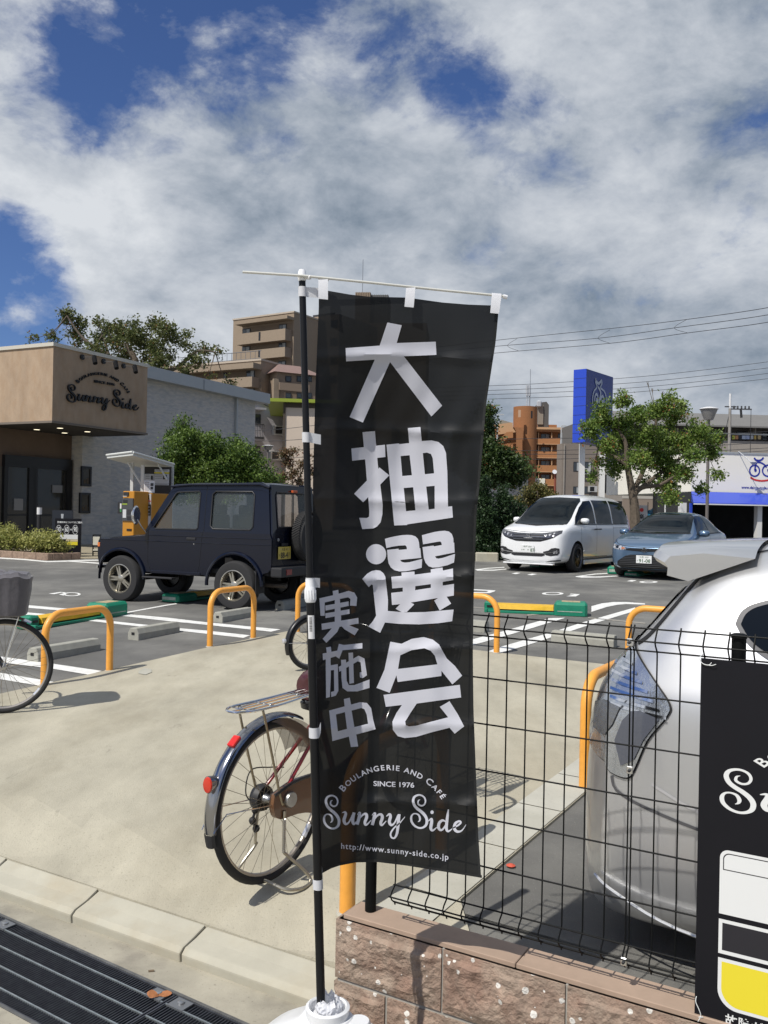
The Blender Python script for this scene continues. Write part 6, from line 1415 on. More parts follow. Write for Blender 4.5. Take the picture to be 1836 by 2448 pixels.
# ---------------------------------------------------------------- silver hatchback, right rear corner
def make_silver():
    MP = mat('silver_paint', (.62, .625, .63), .40, .74, coat=.7, var=.02, vs=400)
    t = thing('parked_hatchback', 'silver hatchback with clear tail light parked right behind the wire fence', 'hatchback', (0, 0, 0), 0)
    #   x from rear bumper (0) forward
    st = [(0.00, .55, .20, .36, .58, .48, .66), (.035, .68, .13, .36, .70, .60, .84), (.09, .755, .10, .38, .86, .68, .985), (.17, .795, .10, .42, .93, .66, 1.085), (.27, .82, .10, .45, .95, .66, 1.20), (.38, .835, .10, .48, .96, .655, 1.335), (.55, .845, .12, .5, .965, .655, 1.415), (.9, .85, .15, .5, .965, .655, 1.445), (1.5, .85, .17, .5, .96, .65, 1.455), (2.2, .85, .17, .5, .95, .64, 1.42), (2.7, .85, .17, .5, .93, .64, 1.24), (3.1, .845, .17, .5, .90, .70, 1.00), (3.6, .83, .17, .46, .82, .72, .86), (3.9, .78, .18, .42, .68, .62, .74), (4.0, .55, .22, .40, .55, .4, .62)]
    UP = lambda z: z if z < 1.0 else 1.0+(z-1.0)*1.11
    st = [(x, w_, a_, b_, c_, d_, UP(z)) for x, w_, a_, b_, c_, d_, z in st]
    me, bvh = car_shell(st, [(x, s) for x in (.98, 3.27) for s in (-1, 1)], 3, .31, MP)
    o = bpy.data.objects.new('body', me); COL.objects.link(o); o.parent = t
    rm = mat('silver_alloy', (.42, .42, .43))
    for x in (.98, 3.27):
        for s in (-1, 1): alloy(t, x, s*.755, .31, .18, .20, rm=rm, spokes=6, side=s)
    # spoiler
    mb = MB(); n = 22; V = []
    for i in range(n+1):
        u = -1+2*i/n; e = abs(u); xr = .205+.05*e**4+(.035 if i in (0, n) else 0); y = u*.645
        dz = -.03*e**4-(.006 if i in (0, n) else 0)
        V += [(.58, y*.97, 1.420+dz*1.5), (.42, y, 1.413+dz), (xr+.02, y, 1.400+dz), (xr, y, 1.380+dz), (xr+.012, y, 1.366+dz), (.30, y*1.0, 1.340+dz), (.37, y*.99, 1.325+dz)]
    V = [(x, y, UP(z)) for x, y, z in V]; mb.add(V, [(i*7+k, (i+1)*7+k, (i+1)*7+k+1, i*7+k+1) for i in range(n) for k in range(6)]+[tuple(range(7)), tuple(n*7+k for k in range(7))[::-1]]); mb.build('rear_spoiler', MP, t, smooth=True)
    for s in (-1, 1):
        # tail light on the side: kite outline (x,z)
        TL = [(.135, .70), (.16, .67), (.22, .665), (.245, .70), (.285, .80), (.345, .885), (.352, .925), (.30, .985), (.225, 1.06), (.185, 1.10), (.165, 1.09), (.12, 1.00), (.06, .86), (.07, .74)]
        TL = [(q.x, q.y) for q in smooth_path([(a, b, 0) for a, b in TL+TL[:1]], 4)[:-1]]
        M_tl = mat('clear_tail_lens', (.50, .53, .57), .10, .8, coat=1.0, bump=.35, bs=22, dist=.01)
        o = proj(bvh, t, 'tail_light', TL, M_tl, 'side', s, .012, .03, dn=.02)
        P = [(x, z) for x, z in TL]; cx, cz = .21, .87
        rim = [(cx+(x-cx)*1.035, cz+(z-cz)*1.028) for x, z in P]; proj(bvh, t, 'lens_seal', rim, M_blackp, 'side', s, .006, .04, dn=.02)
        for i, z in enumerate((1.035, 1.01, .985, .96, .935, .91, .89)):
            x0 = .13+.004*i; x1 = .215+.022*i
            proj(bvh, o, 'reflector_rib', [(x0, z+.010), (x1, z-.004), (x1, z-.013), (x0, z+.001)], mat('bright_rib', (.75, .76, .8), .08, 1.0), 'side', s, .016, None, dn=.04)
        proj(bvh, o, 'dark_lamp_cell', [(.20, .70), (.245, .73), (.275, .80), (.325, .875), (.26, .892), (.23, .885), (.20, .85), (.175, .78)], mat('dark_lamp_mesh', (.11, .12, .15), .15, .3, coat=.8, bump=.5, bs=150, dist=.002), 'side', s, .0165, .03, dn=.02)
        proj(bvh, o, 'grey_reflector', [(.09, .80), (.135, .785), (.165, .83), (.19, .89), (.13, .90), (.085, .88)], mat('grey_reflector', (.26, .27, .28), .2, .8, coat=.8, bump=.8, bs=90, dist=.004), 'side', s, .0165, .03, dn=.02)
        # quarter window
        QW = [(.555, 1.195), (.575, 1.235), (.64, 1.265), (.85, 1.32), (1.2, 1.35), (1.2, 1.02), (.85, 1.02), (.70, 1.085), (.60, 1.14)]
        QW = [(p.x, p.y) for p in smooth_path([(a, b, 0) for a, b in QW+QW[:1]], 5)[:-1]]; cx, cz = .88, 1.19
        proj(bvh, t, 'window_seal', [(cx+(x-cx)*1.055, cz+(z-cz)*1.14) for x, z in QW], mat('grey_rubber', (.10, .10, .105), .5), 'side', s, .004, .05, dn=.03)
        proj(bvh, t, 'quarter_window', QW, M_glassA, 'side', s, .008, .05, dn=.03)
        seam(bvh, t, [(.40, 1.345), (.33, 1.24), (.25, 1.13), (.20, 1.09)], M_seam, 'side', s, .012, .003)
        seam(bvh, t, [(.30, .66), (.45, .60), (.60, .56)], mat('bright_line', (.6, .6, .62), .3, .5), 'side', s, .006, .003); seam(bvh, t, [(.16, .655), (.20, .60), (.45, .545), (.62, .52)], mat('thin_gap_grey', (.08, .08, .085), .6), 'side', s, .003, .003)
        mb = MB(); mb.tube(smooth_path([(.10, s*.760, .30), (.18, s*.80, .270), (.40, s*.842, .215), (.8, s*.852, .18)], 5), .0055, 6); mb.build('bumper_crease', MP, t, smooth=True)
        seam(bvh, t, [(1.28, .97), (1.25, .6), (1.15, .3)], M_seam, 'side', s)
        mb = MB()
        seam(bvh, t, [(.42, s*.56), (.62, s*.50), (1.2, s*.47), (2.1, s*.48)], M_seam, 'top', s, .012, .003, 'roof_gutter')
    seam(bvh, t, [(.62, -.50), (.50, -.46), (.47, 0), (.50, .46), (.62, .50)], M_seam, 'top', 1, .008, .004)
    proj(bvh, t, 'back_window', [(-.56, .98), (.56, .98), (.50, 1.28), (-.50, 1.28)], M_glassA, 'front', -1)
    mb = MB(); mb.bx(.15, 3.8, -.6, .6, .14, .2); mb.build('underbody', M_black, t)
    return t
sil = make_silver()
fx_, fy_ = math.sin(R_(120)), math.cos(R_(120))
sil.rotation_euler = (0, 0, R_(90-120)); sil.location = (.62+.01*fx_+.835*.5, 3.06+.01*fy_+.835*.866, lotz(3.2))
# ================================================================ buildings
class Fac:
    """a facade: local x runs along the wall, local -y points out of it, z up from the ground"""
    def __init__(s, name, label, cat, px0, y0, heading, group=None, gz=None):
        p = at(px0, 1226, y0); s.h = R_(heading); s.dx, s.dy = math.sin(s.h), math.cos(s.h); s.p = p; s.z0 = lotz(y0) if gz is None else gz
        s.t = thing(name, label, cat, (p.x, p.y, s.z0), R_(90-heading), group)
    def f(s, px, py, d=0.0):
        r = ray(px, py); nx, ny = -s.dy, s.dx     # local +y
        ox, oy = s.p.x+nx*d, s.p.y+ny*d
        t = (r[0]*oy-ox)/(s.dx-r[0]*s.dy); y = oy+s.dy*t; return t, CAMH+r[2]*y-s.z0
    def rect(s, x0, y0, x1, y1, d=0.0):
        ym, xm = (y0+y1)/2, (x0+x1)/2; a = s.f(x0, ym, d)[0]; b = s.f(x1, ym, d)[0]; zt = s.f(xm, y0, d)[1]; zb = s.f(xm, y1, d)[1]; return a, b, zb, zt
    def box(s, name, px, d0, d1, m, parent=None, to_ground=False, bevel=0, ref=0.0):
        a, b, zb, zt = s.rect(*px, d=ref)
        if to_ground: zb = -.3
        mb = MB(); mb.bx(a, b, min(d0, d1), max(d0, d1), zb, zt); return mb.build(name, m, parent or s.t, bevel=bevel)
    def lbox(s, name, a, b, d0, d1, z0, z1, m, parent=None, bevel=0):
        mb = MB(); mb.bx(min(a, b), max(a, b), d0, d1, z0, z1); return mb.build(name, m, parent or s.t, bevel=bevel)
    def window(s, px, d=0.0, mf=None, mg=None, mull=1, fw=.05, parent=None, curtain=None):
        a, b, zb, zt = s.rect(*px, d=d); mb = MB(); e = .03
        mb.bx(a, b, d-e, d+.01, zb, zb+fw); mb.bx(a, b, d-e, d+.01, zt-fw, zt); mb.bx(a, a+fw, d-e, d+.01, zb+fw, zt-fw); mb.bx(b-fw, b, d-e, d+.01, zb+fw, zt-fw)
        for k in range(1, mull+1): x = a+(b-a)*k/(mull+1); mb.bx(x-fw/2, x+fw/2, d-e, d+.008, zb+fw, zt-fw)
        w_ = mb.build('window', mf or M_wf, parent or s.t); mb = MB(); mb.bx(a+fw, b-fw, d-.012, d-.004, zb+fw, zt-fw); mb.build('pane', mg or M_far_glass, w_)
        if curtain:
            mb = MB(); mb.bx(a+(b-a)*.5, b-fw, d-.016, d-.013, zb+fw, zt-fw); mb.build('curtain', curtain, w_)
        return w_
M_far_glass = mat('far_window_glass', (.035, .045, .055), .08, spec=.8)
M_wf = mat('dark_window_frame', (.035, .036, .04), .5)
M_cur = mat('pale_curtain', (.36, .38, .38), .8)
def extr(v2, tt, f0, f1, name, m, parent):
    n = len(v2); cnt = set(); F = [tuple(f) for f in tt]+[tuple(i+n for i in f)[::-1] for f in tt]
    for f in tt:
        for i in range(len(f)): cnt.add((f[i], f[(i+1) % len(f)]))
    for a, b in cnt:
        if (b, a) not in cnt: F.append((b, a, a+n, b+n))
    mb = MB(); mb.add([f0(v) for v in v2]+[f1(v) for v in v2], F); return mb.build(name, m, parent)
# ---------------------------------------------------------------- bakery
M_stucco = mat('tan_stucco', (.385, .285, .195), .92, var=.13, vs=2.2, bump=.6, bs=22, dist=.01, vstretch=(1, 1, .45), col2=(.365, .26, .17), c2s=5)
M_brick = mat('white_thin_brick', (.52, .495, .45), .88, var=.12, vs=5.0, bump=.4, bs=6.5, dist=.03, vstretch=(1, 1, 4.0), col2=(.42, .42, .41), c2s=3.0)
M_cope = mat('pale_metal_coping', (.60, .56, .47), .45, .2)
M_fasc = mat('grey_fascia_metal', (.40, .42, .42), .45, .2, var=.04, vs=1)
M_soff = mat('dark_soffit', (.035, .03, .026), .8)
M_brown = mat('brown_render', (.15, .105, .075), .9, var=.1, vs=2, bump=.4, bs=20, dist=.008)
bk = Fac('bakery', 'single storey bakery with a tan stucco sign box and a long white brick wall', 'shop', 120, 24.0, 26)
s1 = bk.f(351.5, 950)[0]; zt = bk.f(122.5, 817)[1]; zb = bk.f(118.5, 1010)[1]
def stucco_box():
    mb = MB(); mb.bx(0, s1, 0, 11.0, zb+.06, zt-.10); return mb.build('sign_box', M_stucco, bk.t)
stucco_box(); bk.lbox('coping', -.04, s1+.04, -.04, 11.04, zt-.10, zt, M_cope)
bk.lbox('drip_edge', -.03, s1+.03, -.03, 11.03, zb, zb+.06, mat('brown_drip_metal', (.17, .14, .11), .5))
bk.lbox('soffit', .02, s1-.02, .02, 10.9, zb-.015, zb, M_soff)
M_lamp = mat('downlight_glow', (.9, .85, .7), .5, emit=(1, .88, .62), es=2.2)
for px, py in ((88, 1027.5), (143.5, 1024), (154.5, 1035.5), (209, 1032.5)):
    r = ray(px, py); y = (bk.z0+zb-.02-CAMH)/r[2]; q = Vector((r[0]*y, y, bk.z0+zb-.018)); mb = MB(); mb.lathe([(.085, 0), (.085, .004)], 14, Matrix.Translation(q)); mb.build('downlight', M_lamp, bk.t, world=True)
D0 = 2.5
sd0 = bk.f(-60, 1200, D0)[0]; sm = bk.f(175.5, 1150, D0)[0]; se = bk.f(609, 1060, D0+.25)[0]; sc2 = bk.f(263, 1250, D0-.35)[0]
zfa = bk.f(355, 876, D0)[1]
bk.lbox('entrance_wall', sd0, sm, D0+.10, D0+.4, -.4, zb, M_brown)
# entrance wall opening: black frame + glass doors standing just in front
a, b, z0_, z1_ = bk.rect(8.5, 1090, 170, 1330, D0)
z1_ = bk.f(90, 1093, D0)[1]
fr = bk.lbox('entrance_lintel', a, b, D0-.03, D0+.10, z1_-.34, z1_, M_black)
for x in (8.5, 68, 80, 158): 
    xx = bk.f(x, 1200, D0)[0]; bk.lbox('door_jamb', xx, xx+(.22 if x in (68, 158) else .13), D0-.02, D0+.09, -.3, z1_-.34, M_black)
for x0, x1 in ((15, 68), (84, 158)):
    xa, xb = bk.f(x0, 1200, D0)[0], bk.f(x1, 1200, D0)[0]; g_ = bk.lbox('glass_door', xa, xb, D0+.03, D0+.05, -.2, z1_-.34, mat('shop_glass', (.05, .048, .042), .05, spec=.9, alpha_mix=.25))
    bk.lbox('door_rail', xa, xb, D0+.015, D0+.03, .95, 1.0, M_black, g_)
for px in ((34, 1192, 55, 1220), (126, 1160, 149, 1178)):
    o = bk.box('door_notice', px, D0-.005, D0+.025, mat('shaded_notice', (.25, .25, .25), .7), ref=D0)
bk.lbox('shop_interior', sd0, sm-.05, D0+.09, D0+.10, .0, z1_-.34, mat('dim_interior', (.10, .09, .07), .8, var=.5, vs=.8))
# white walls
bk.lbox('brick_pier', sm, sc2, D0-.35, D0+2, -.4, zb-.02, M_brick)
bk.lbox('brick_wall', sm, se, D0+.25, D0+6, -.4, zfa-.42, M_brick)
bk.lbox('fascia', s1-.5, se+.55, D0-.12, D0+6.2, zfa-.42, zfa, M_fasc)
for x in (487,): xx = bk.f(x, 950, D0-.12)[0]; bk.lbox('fascia_joint', xx-.01, xx+.01, D0-.135, D0-.12, zfa-.42, zfa, mat('joint_grey', (.2, .22, .23), .6))
for q in ((192.5, 1115, 216.5, 1162.5), (188.5, 1178, 214, 1227)):
    a, b, z0_, z1_ = bk.rect(*q, d=D0-.35); mb = MB(); e = .07
    for bb_ in ((a, b, z0_, z0_+e), (a, b, z1_-e, z1_), (a, a+e, z0_+e, z1_-e), (b-e, b, z0_+e, z1_-e)): mb.bx(bb_[0], bb_[1], D0-.40, D0-.34, bb_[2], bb_[3])
    w_ = mb.build('display_window', M_black, bk.t); bk.lbox('pane', a+e, b-e, D0-.372, D0-.355, z0_+e, z1_-e, mat('display_glass', (.06, .05, .035), .15), w_)
    for i in range(3): bk.lbox('shelf_item', a+e+.05+.12*i, a+e+.12+.12*i, D0-.378, D0-.371, z0_+e+.02, z0_+e+.14+.05*(i % 2), mat('dim_bread', (.09, .06, .03), .8), w_)
# letters on the sign box
xl, xr = bk.f(156.5, 950)[0], bk.f(329, 975)[0]; ks = (xr-xl)/(1238-216); z_a, z_b = bk.f(166, 918.5)[1], bk.f(166, 963)[1]; kzs = (z_a-z_b)/249.
def SG(v, off): x, y = unskew(v[0], v[1]); return (xl+(x-216)*ks, -off, z_a-(y-unskew(216, 1613)[1])*kzs)
M_sgn = mat('black_sign_letters', (.008, .008, .009), .4)
v2, tt = cdt(LOGO); extr(v2, tt, lambda v: SG(v, .07), lambda v: SG(v, .02), 'script_letters', M_sgn, bk.t)
v, f = LOGO_T; extr([Vector(q) for q in v], f, lambda q: SG(q, .06), lambda q: SG(q, .02), 'arched_letters', M_sgn, bk.t)['kind'] = 'stuff'
for (bxp, byp), (hxp, hyp) in (((195, 854), (226, 860)), ((246, 864), (277, 872)), ((294, 875), (323, 882))):
    s0_, z0_ = bk.f(bxp, byp); s2_, z2_ = bk.f(hxp, hyp, -.55)
    mb = MB(); mb.lathe([(.075, 0), (.075, .05)], 14, Matrix.Translation((s0_, 0, z0_)) @ Matrix.Rotation(R_(90), 4, 'X')); o = mb.build('sign_spotlight', M_black, bk.t, smooth=True)
    mb = MB(); mb.tube([(s0_, -.04, z0_), (s2_-.04, -.53, z2_+.07)], .010, 6); mb.build('arm', mat('dull_arm', (.08, .08, .08), .6), o)
    mb = MB(); M = Matrix.Translation((s2_, -.55, z2_)) @ Matrix.Rotation(R_(-28), 4, 'X') @ Matrix.Rotation(R_(14), 4, 'Y'); mb.lathe([(.065, -.13), (.065, .12), (.03, .13)], 14, M); mb.build('lamp_head', mat('matt_black', (.012, .012, .013), .9, spec=.15), o, smooth=True)
# ---------------------------------------------------------------- planter, boards, bollard
M_pln = mat('planter_block', (.26, .185, .135), .92, var=.3, vs=14, bump=.6, bs=30, dist=.01)
pc = G(114, 1340); pl_ = G(0, 1332.5); d1 = (pl_-pc).normalized(); pr_ = G(194, 1337.5); d2 = (pr_-pc).normalized()
planter = thing('planter', 'low brown block planter bed in front of the bakery', 'planter', (pc.x, pc.y, lotz(pc.y)))
def pseg(a, d, n, L_, inward):
    for i in range(n):
        p = a+d*(L_*i+.004); q = a+d*(L_*(i+1)-.004); z0 = lotz(p.y)-.05; mb = MB(); V = []
        for z in (z0, z0+.22):
            for u in (p, q, q+inward*.12, p+inward*.12): V.append((u.x, u.y, z))
        mb.add(V, [(3, 2, 1, 0), (4, 5, 6, 7), (0, 1, 5, 4), (1, 2, 6, 5), (2, 3, 7, 6), (3, 0, 4, 7)]); mb.build('planter_block', M_pln, planter, world=True, bevel=.012)
pseg(pc, d1, 9, .40, d2); pseg(pc+d2*.12, d2, 3, (pr_-pc).length/3-.04, d1)
mb = MB(); mb.add([(p.x, p.y, lotz(p.y)+.13) for p in (pc+d1*.1+d2*.1, pc+d1*3.8+d2*.1, pc+d1*3.8+d2*.85, pc+d1*.1+d2*.85)], [(0, 1, 2, 3)]); mb.build('soil', mat('soil', (.05, .04, .03), 1.0), planter, world=True)
gpoly('painted_line', [(-30, 1331), (60, 1336), (113, 1341.5), (135, 1341), (193, 1338.5), (260, 1337.5), (260, 1340), (180, 1341), (248, 1346), (245, 1348.5), (165, 1342.5), (112, 1344), (60, 1339), (-30, 1333.5)], M_wpaint, .004)
ground_poly('shop_paving', [G(194, 1336), G(330, 1335), bk.t.location+Vector((14*bk.dx-2.2*bk.dy*-1*-1, 14*bk.dy, 0)), bk.t.location+Vector((-bk.dy*2.9, bk.dx*2.9, 0)), bk.t.location+Vector((-bk.dy*2.9-4*bk.dx, bk.dx*2.9-4*bk.dy, 0)), pc+d1*3.6+d2*.9, pc+d2*.9], mat('tan_paving', (.30, .26, .18), .9, var=.12, vs=3), .006, ground)
ib = Fac('information_board', 'black parking fee board showing 30 + 60 = 90 beside the planter', 'sign', 131, 22.4, 88)
a, b, z0_, z1_ = ib.rect(131, 1239.5, 193.5, 1321); z0_ = 0
bd_ = ib.lbox('board', a, b, 0, .04, z0_+.02, z1_, M_board)
ib.box('white_table', (141, 1278, 186, 1289), -.003, 0, M_nw, bd_); ib.box('white_table', (158, 1289.6, 186, 1294.5), -.003, 0, mat('cream_print', (.6, .5, .3), .6), bd_); ib.box('yellow_table', (152, 1295, 185.5, 1303), -.003, 0, M_ny, bd_)
mb = MB()
for k in range(3):
    cxp = (140.5, 159.5, 180)[k]; s_, z_ = ib.f(cxp, 1266.5); w1 = (ib.f(cxp+6.3, 1266)[0]-s_)
    mb.tube([(s_+w1*math.cos(a_), -.004, z_+w1*1.75*math.sin(a_)) for a_ in [q*math.pi/12 for q in range(24)]], .005, 4, closed=True)
mb.build('oval_outlines', M_nw, bd_, kind='stuff')
for txt, pxx, pyy, sz in (('30', 140.5, 1271, .115), ('60', 159.5, 1271, .115), ('90', 180, 1271, .115), ('+', 150, 1269, .09), ('=', 170, 1269, .09), ('駐車料金についてのご案内', 167, 1250.5, .052)):
    s_, z_ = ib.f(pxx, pyy); mb = MB(); put_text(mb, txt, sz, lambda x, y: (s_+x*(.78 if len(txt) == 2 else 1), -.004, z_+y*(1.5 if len(txt) == 2 else 1)), .02, 'CENTER'); mb.build('lettering', M_nw, bd_)
mn = Fac('menu_board', 'tall black board with a cup picture standing behind the fee board', 'sign', 124, 23.3, 88)
a, b, z0_, z1_ = mn.rect(124, 1220, 173, 1330); mbd = mn.lbox('board', a, b, 0, .05, 0, z1_, mat('dark_blue_board', (.012, .016, .025), .5))
s_, z_ = mn.f(149, 1234); mb = MB(); mb.add([(s_-.035, -.003, z_+.06), (s_-.025, -.003, z_-.07), (s_+.025, -.003, z_-.07), (s_+.035, -.003, z_+.06)], [(0, 1, 2, 3)]); mb.build('cup_print', mat('dim_white_print', (.4, .42, .44), .6), mbd)
p_ = G(92, 1338); p_ = Vector((at(93.5, 1260, 24.2).x, 24.2, lotz(24.2)))
t = thing('bollard', 'black bollard with a white band at the top near the bakery entrance', 'bollard', p_)
zt_ = at(93, 1210.5, 24.2).z-p_.z; mb = MB(); mb.lathe([(.062, 0), (.062, zt_-.22)], 16); mb.build('shaft', M_blackp, t, smooth=True)
mb = MB(); mb.lathe([(.066, zt_-.22), (.066, zt_-.03)], 16); mb.build('white_band', mat('reflective_white', (.7, .7, .7), .4), t, smooth=True)
mb = MB(); mb.lathe([(.067, zt_-.03), (.067, zt_-.008), (.05, zt_)], 16); mb.build('cap', M_blackp, t, smooth=True)
ez = Fac('easel_stand', 'small black stand with white sheets beside the bakery wall', 'display stand', 221, 23.0, 88)
a, b, z0_, z1_ = ez.rect(221, 1278, 240, 1324)
for q in ((a, a+.03), (b-.03, b)): ez.lbox('stand_leg', q[0], q[1], 0, .03, 0, z1_, M_black)
ez.lbox('shelf', a+.03, b-.03, 0, .2, .1, .13, M_black); ez.lbox('shelf', a+.03, b-.03, 0, .2, z1_-.03, z1_, M_black)
ez.box('sheet', (222.5, 1283, 238.5, 1303), -.01, .0, mat('cream_sheet', (.62, .60, .50), .7)); ez.box('sheet', (222.5, 1313, 238.5, 1316.5), -.01, .0, mat('cream_sheet', (.62, .60, .50)))
# ---------------------------------------------------------------- payment shelter
M_shl = mat('white_shelter_metal', (.60, .61, .58), .45)
A_, B_, C_ = at(318, 1083.5, 20.0), at(416, 1112, 21.7), at(255, 1091, 21.1); D_ = C_+(B_-A_)
sh = thing('payment_shelter', 'white metal shelter roof on slim posts over the parking payment machines', 'shelter', ((A_.x+B_.x)/2, 21, lotz(21)))
dz = Vector((0, 0, -.055))
mb = MB(); mb.add([A_, B_, D_, C_, A_+dz, B_+dz, D_+dz, C_+dz], [(0, 1, 2, 3), (7, 6, 5, 4), (0, 4, 5, 1), (1, 5, 6, 2), (2, 6, 7, 3), (3, 7, 4, 0)]); mb.build('shelter_roof', M_shl, sh, world=True, bevel=.01)
mb = MB(); mb.tube([A_+Vector((0, 0, .03)), C_+Vector((0, 0, .03))], .028, 8); mb.tube([A_+Vector((0, 0, .02)), B_+Vector((0, 0, .02))], .028, 8); mb.build('roof_edge_tube', M_shl, sh, world=True, smooth=True)
for px, py, y in ((316.5, 1105, 21.0), (341.5, 1112, 20.9), (412, 1113, 21.7)):
    q = at(px, py, y); mb = MB(); mb.bx(q.x-.035, q.x+.035, q.y-.035, q.y+.035, lotz(q.y)-.02, q.z); mb.build('post', M_shl, sh, world=True)
for a, b, y in (((306, 1106), (339, 1160), 20.9), ((377, 1107), (399, 1147), 21.4)):
    mb = MB(); mb.tube([at(*a, y), at(*b, y)], .025, 6); mb.build('brace', M_shl, sh, world=True)
nb2 = Fac('notice_boards', 'dark panel with white instruction sheets under the white shelter', 'sign', 343, 21.5, 95)
k0 = nb2.box('back_panel', (342, 1116, 408, 1182), 0, .04, mat('dark_panel', (.03, .028, .026), .7))
for i, px in enumerate(((346, 1133, 368, 1149), (369, 1133, 404.5, 1156), (370, 1122, 405, 1128.5), (371, 1156.5, 404, 1160))):
    o = nb2.box('white_sheet', px, -.012, 0, mat('notice_white', (.50, .51, .52), .7), k0)
    for j in range(3): nb2.box('print_line', (px[0]+2, px[1]+2+j*4, px[0]+(px[2]-px[0])*.55, px[1]+3+j*4) if px[3]-px[1] > 12 else (px[0]+2, px[1]+1.4, px[2]-3, px[1]+2.4), -.014, -.012, mat('grey_print', (.13, .13, .14), .7), o) if (j == 0 or px[3]-px[1] > 12) else None
nb2.box('yellow_strip', (369, 1129, 405, 1132), -.012, 0, M_ny, k0); nb2.box('dark_picture', (361, 1137, 366, 1147), -.015, -.012, M_black, k0); nb2.box('dark_picture', (390, 1135, 399, 1146), -.015, -.012, M_black, k0)
ps = Fac('poster', 'white instruction poster hanging between the two orange payment machines', 'poster', 344, 20.6, 90)
o = ps.box('sheet', (344, 1149, 369.5, 1177.5), 0, .015, mat('poster_white', (.62, .63, .64), .6))
for j in range(5): ps.box('print_line', (346, 1152+j*4.6, 357, 1153.4+j*4.6), -.003, 0, mat('grey_print', (.13, .13, .14)), o)
for q in ((360, 1155, 367, 1162), (360, 1164, 366, 1170)): ps.box('picture', q, -.003, 0, mat('picture_grey', (.05, .05, .05), .7), o)
M_omach = mat('orange_machine_paint', (.50, .215, .012), .45, coat=.2)
def machine(px0, px1, y0, ytop, label, depth=.5):
    m = Fac('payment_machine', label, 'payment machine', px0, y0, 116, group='orange parking payment machines'); a = m.f(px0, 1220)[0]; b = m.f(px1, 1220)[0]; zt = m.f((px0+px1)/2, ytop)[1]; b = max(b, a+.30)
    cab = m.lbox('cabinet', a, b, 0, depth, 0, zt, M_omach, bevel=.012); return m, a, b, zt, cab
m, a, b, zt, cab = machine(293, 320, 20.3, 1174, 'orange payment machine with grey control panel, left of the two')
w = b-a; zz5 = lambda py: m.f(306, py)[1]
m.lbox('control_panel', a+.03*w, b-.02*w, -.03, 0, zz5(1245), zz5(1191), mat('graphite_panel', (.06, .062, .065), .5), cab); m.lbox('screen', a+.10*w, a+.55*w, -.02, 0, zz5(1185), zz5(1176.5), M_glassd, cab)
for q, c_ in (((.12, .5, 1202, 1195), (.02, .02, .022)), ((.05, .5, 1207, 1203.5), (.25, .33, .04)), ((.12, .42, 1238, 1218), (.55, .56, .56)), ((.5, .9, 1230, 1218), (.03, .03, .033)), ((.5, .9, 1243, 1234), (.02, .02, .022)), ((.1, .45, 1187.5, 1185.5), (.4, .4, .4))):
    m.lbox('panel_detail', a+q[0]*w, a+q[1]*w, -.036, -.03, zz5(q[2]), zz5(q[3]), mat('detail_%d' % int(c_[1]*1000), c_, .5), cab)
m.lbox('coin_return', a+.42*w, a+.85*w, -.012, 0, zz5(1269), zz5(1264), M_black, cab)
m, a, b, zt, cab = machine(338, 361, 20.7, 1179, 'orange payment machine with rows of black buttons, right of the two', .75)
w = b-a; zz5 = lambda py: m.f(350, py)[1]
m.lbox('front_plate', a+.02*w, b-.03*w, -.012, 0, zz5(1266), zz5(1180), mat('front_plate_grey', (.42, .42, .42), .5), cab); m.lbox('screen', a+.15*w, a+.8*w, -.02, -.012, zz5(1194), zz5(1183), M_glassd, cab); m.lbox('red_strip', a+.1*w, a+.95*w, -.018, -.012, zz5(1199), zz5(1196.5), mat('red_strip', (.5, .05, .06), .5), cab)
m.lbox('button_panel', a+.02*w, b-.03*w, -.018, -.012, zz5(1232), zz5(1206), M_black, cab)
for i in range(3):
    for j in range(3): m.lbox('button', a+(.12+.28*j)*w, a+(.32+.28*j)*w, -.026, -.018, zz5(1214+8*i), zz5(1209.5+8*i), mat('button_grey', (.28, .28, .28), .4), cab)
m.lbox('white_sheet', a+.04*w, b-.05*w, -.018, -.012, zz5(1260), zz5(1234), mat('poster_white', (.62, .63, .64)), cab)
pb_ = Fac('small_sign_box', 'small black box with a green and white sticker on the bakery wall', 'sign box', 281.5, 20.6, 100); o = pb_.box('box', (281.5, 1200.5, 292, 1228), 0, .15, M_blackp); pb_.box('white_sticker', (287, 1203.5, 290.5, 1216), -.004, 0, M_nw, o); pb_.box('green_sticker', (287, 1216, 290.5, 1224), -.004, 0, mat('green_sticker', (.05, .25, .08), .6), o)
# ---------------------------------------------------------------- mid-left: apartment tower, low blocks, houses
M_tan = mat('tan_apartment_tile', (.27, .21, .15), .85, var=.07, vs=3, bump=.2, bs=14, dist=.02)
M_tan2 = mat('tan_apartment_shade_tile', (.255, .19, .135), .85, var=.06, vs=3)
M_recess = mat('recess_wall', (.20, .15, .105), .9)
def balcony(F, px, d, m, par=None, rail=False):      # projecting parapet box; px = (x0,ytop,x1,ybot) on plane d
    a, b, zb, zt = F.rect(*px, d=d); mb = MB(); mb.bx(a, b, d, d+.18, zb, zt); mb.bx(a, b, d+.18, d+1.5, zb-.18, zb); mb.bx(a, a+.15, d+.18, d+1.5, zb, zt); mb.bx(b-.15, b, d+.18, d+1.5, zb, zt)
    return mb.build('balcony', m, par or F.t)
ta = Fac('apartment_tower', 'tan tiled apartment tower with two wide balconies per floor behind the bakery', 'apartment building', 549, 150, 122)
a0, z0_ = ta.f(549, 820); a1, z1_ = ta.f(703, 747); zL = ta.f(549, 777)[1]; hgt = z1_
ta.lbox('tower_wall', 0, a1, .0, 16, -.5, hgt, M_tan); ta.lbox('parapet', -.1, a1+.1, -.12, 16.1, hgt, hgt+.25, mat('pale_coping', (.42, .36, .29), .8))
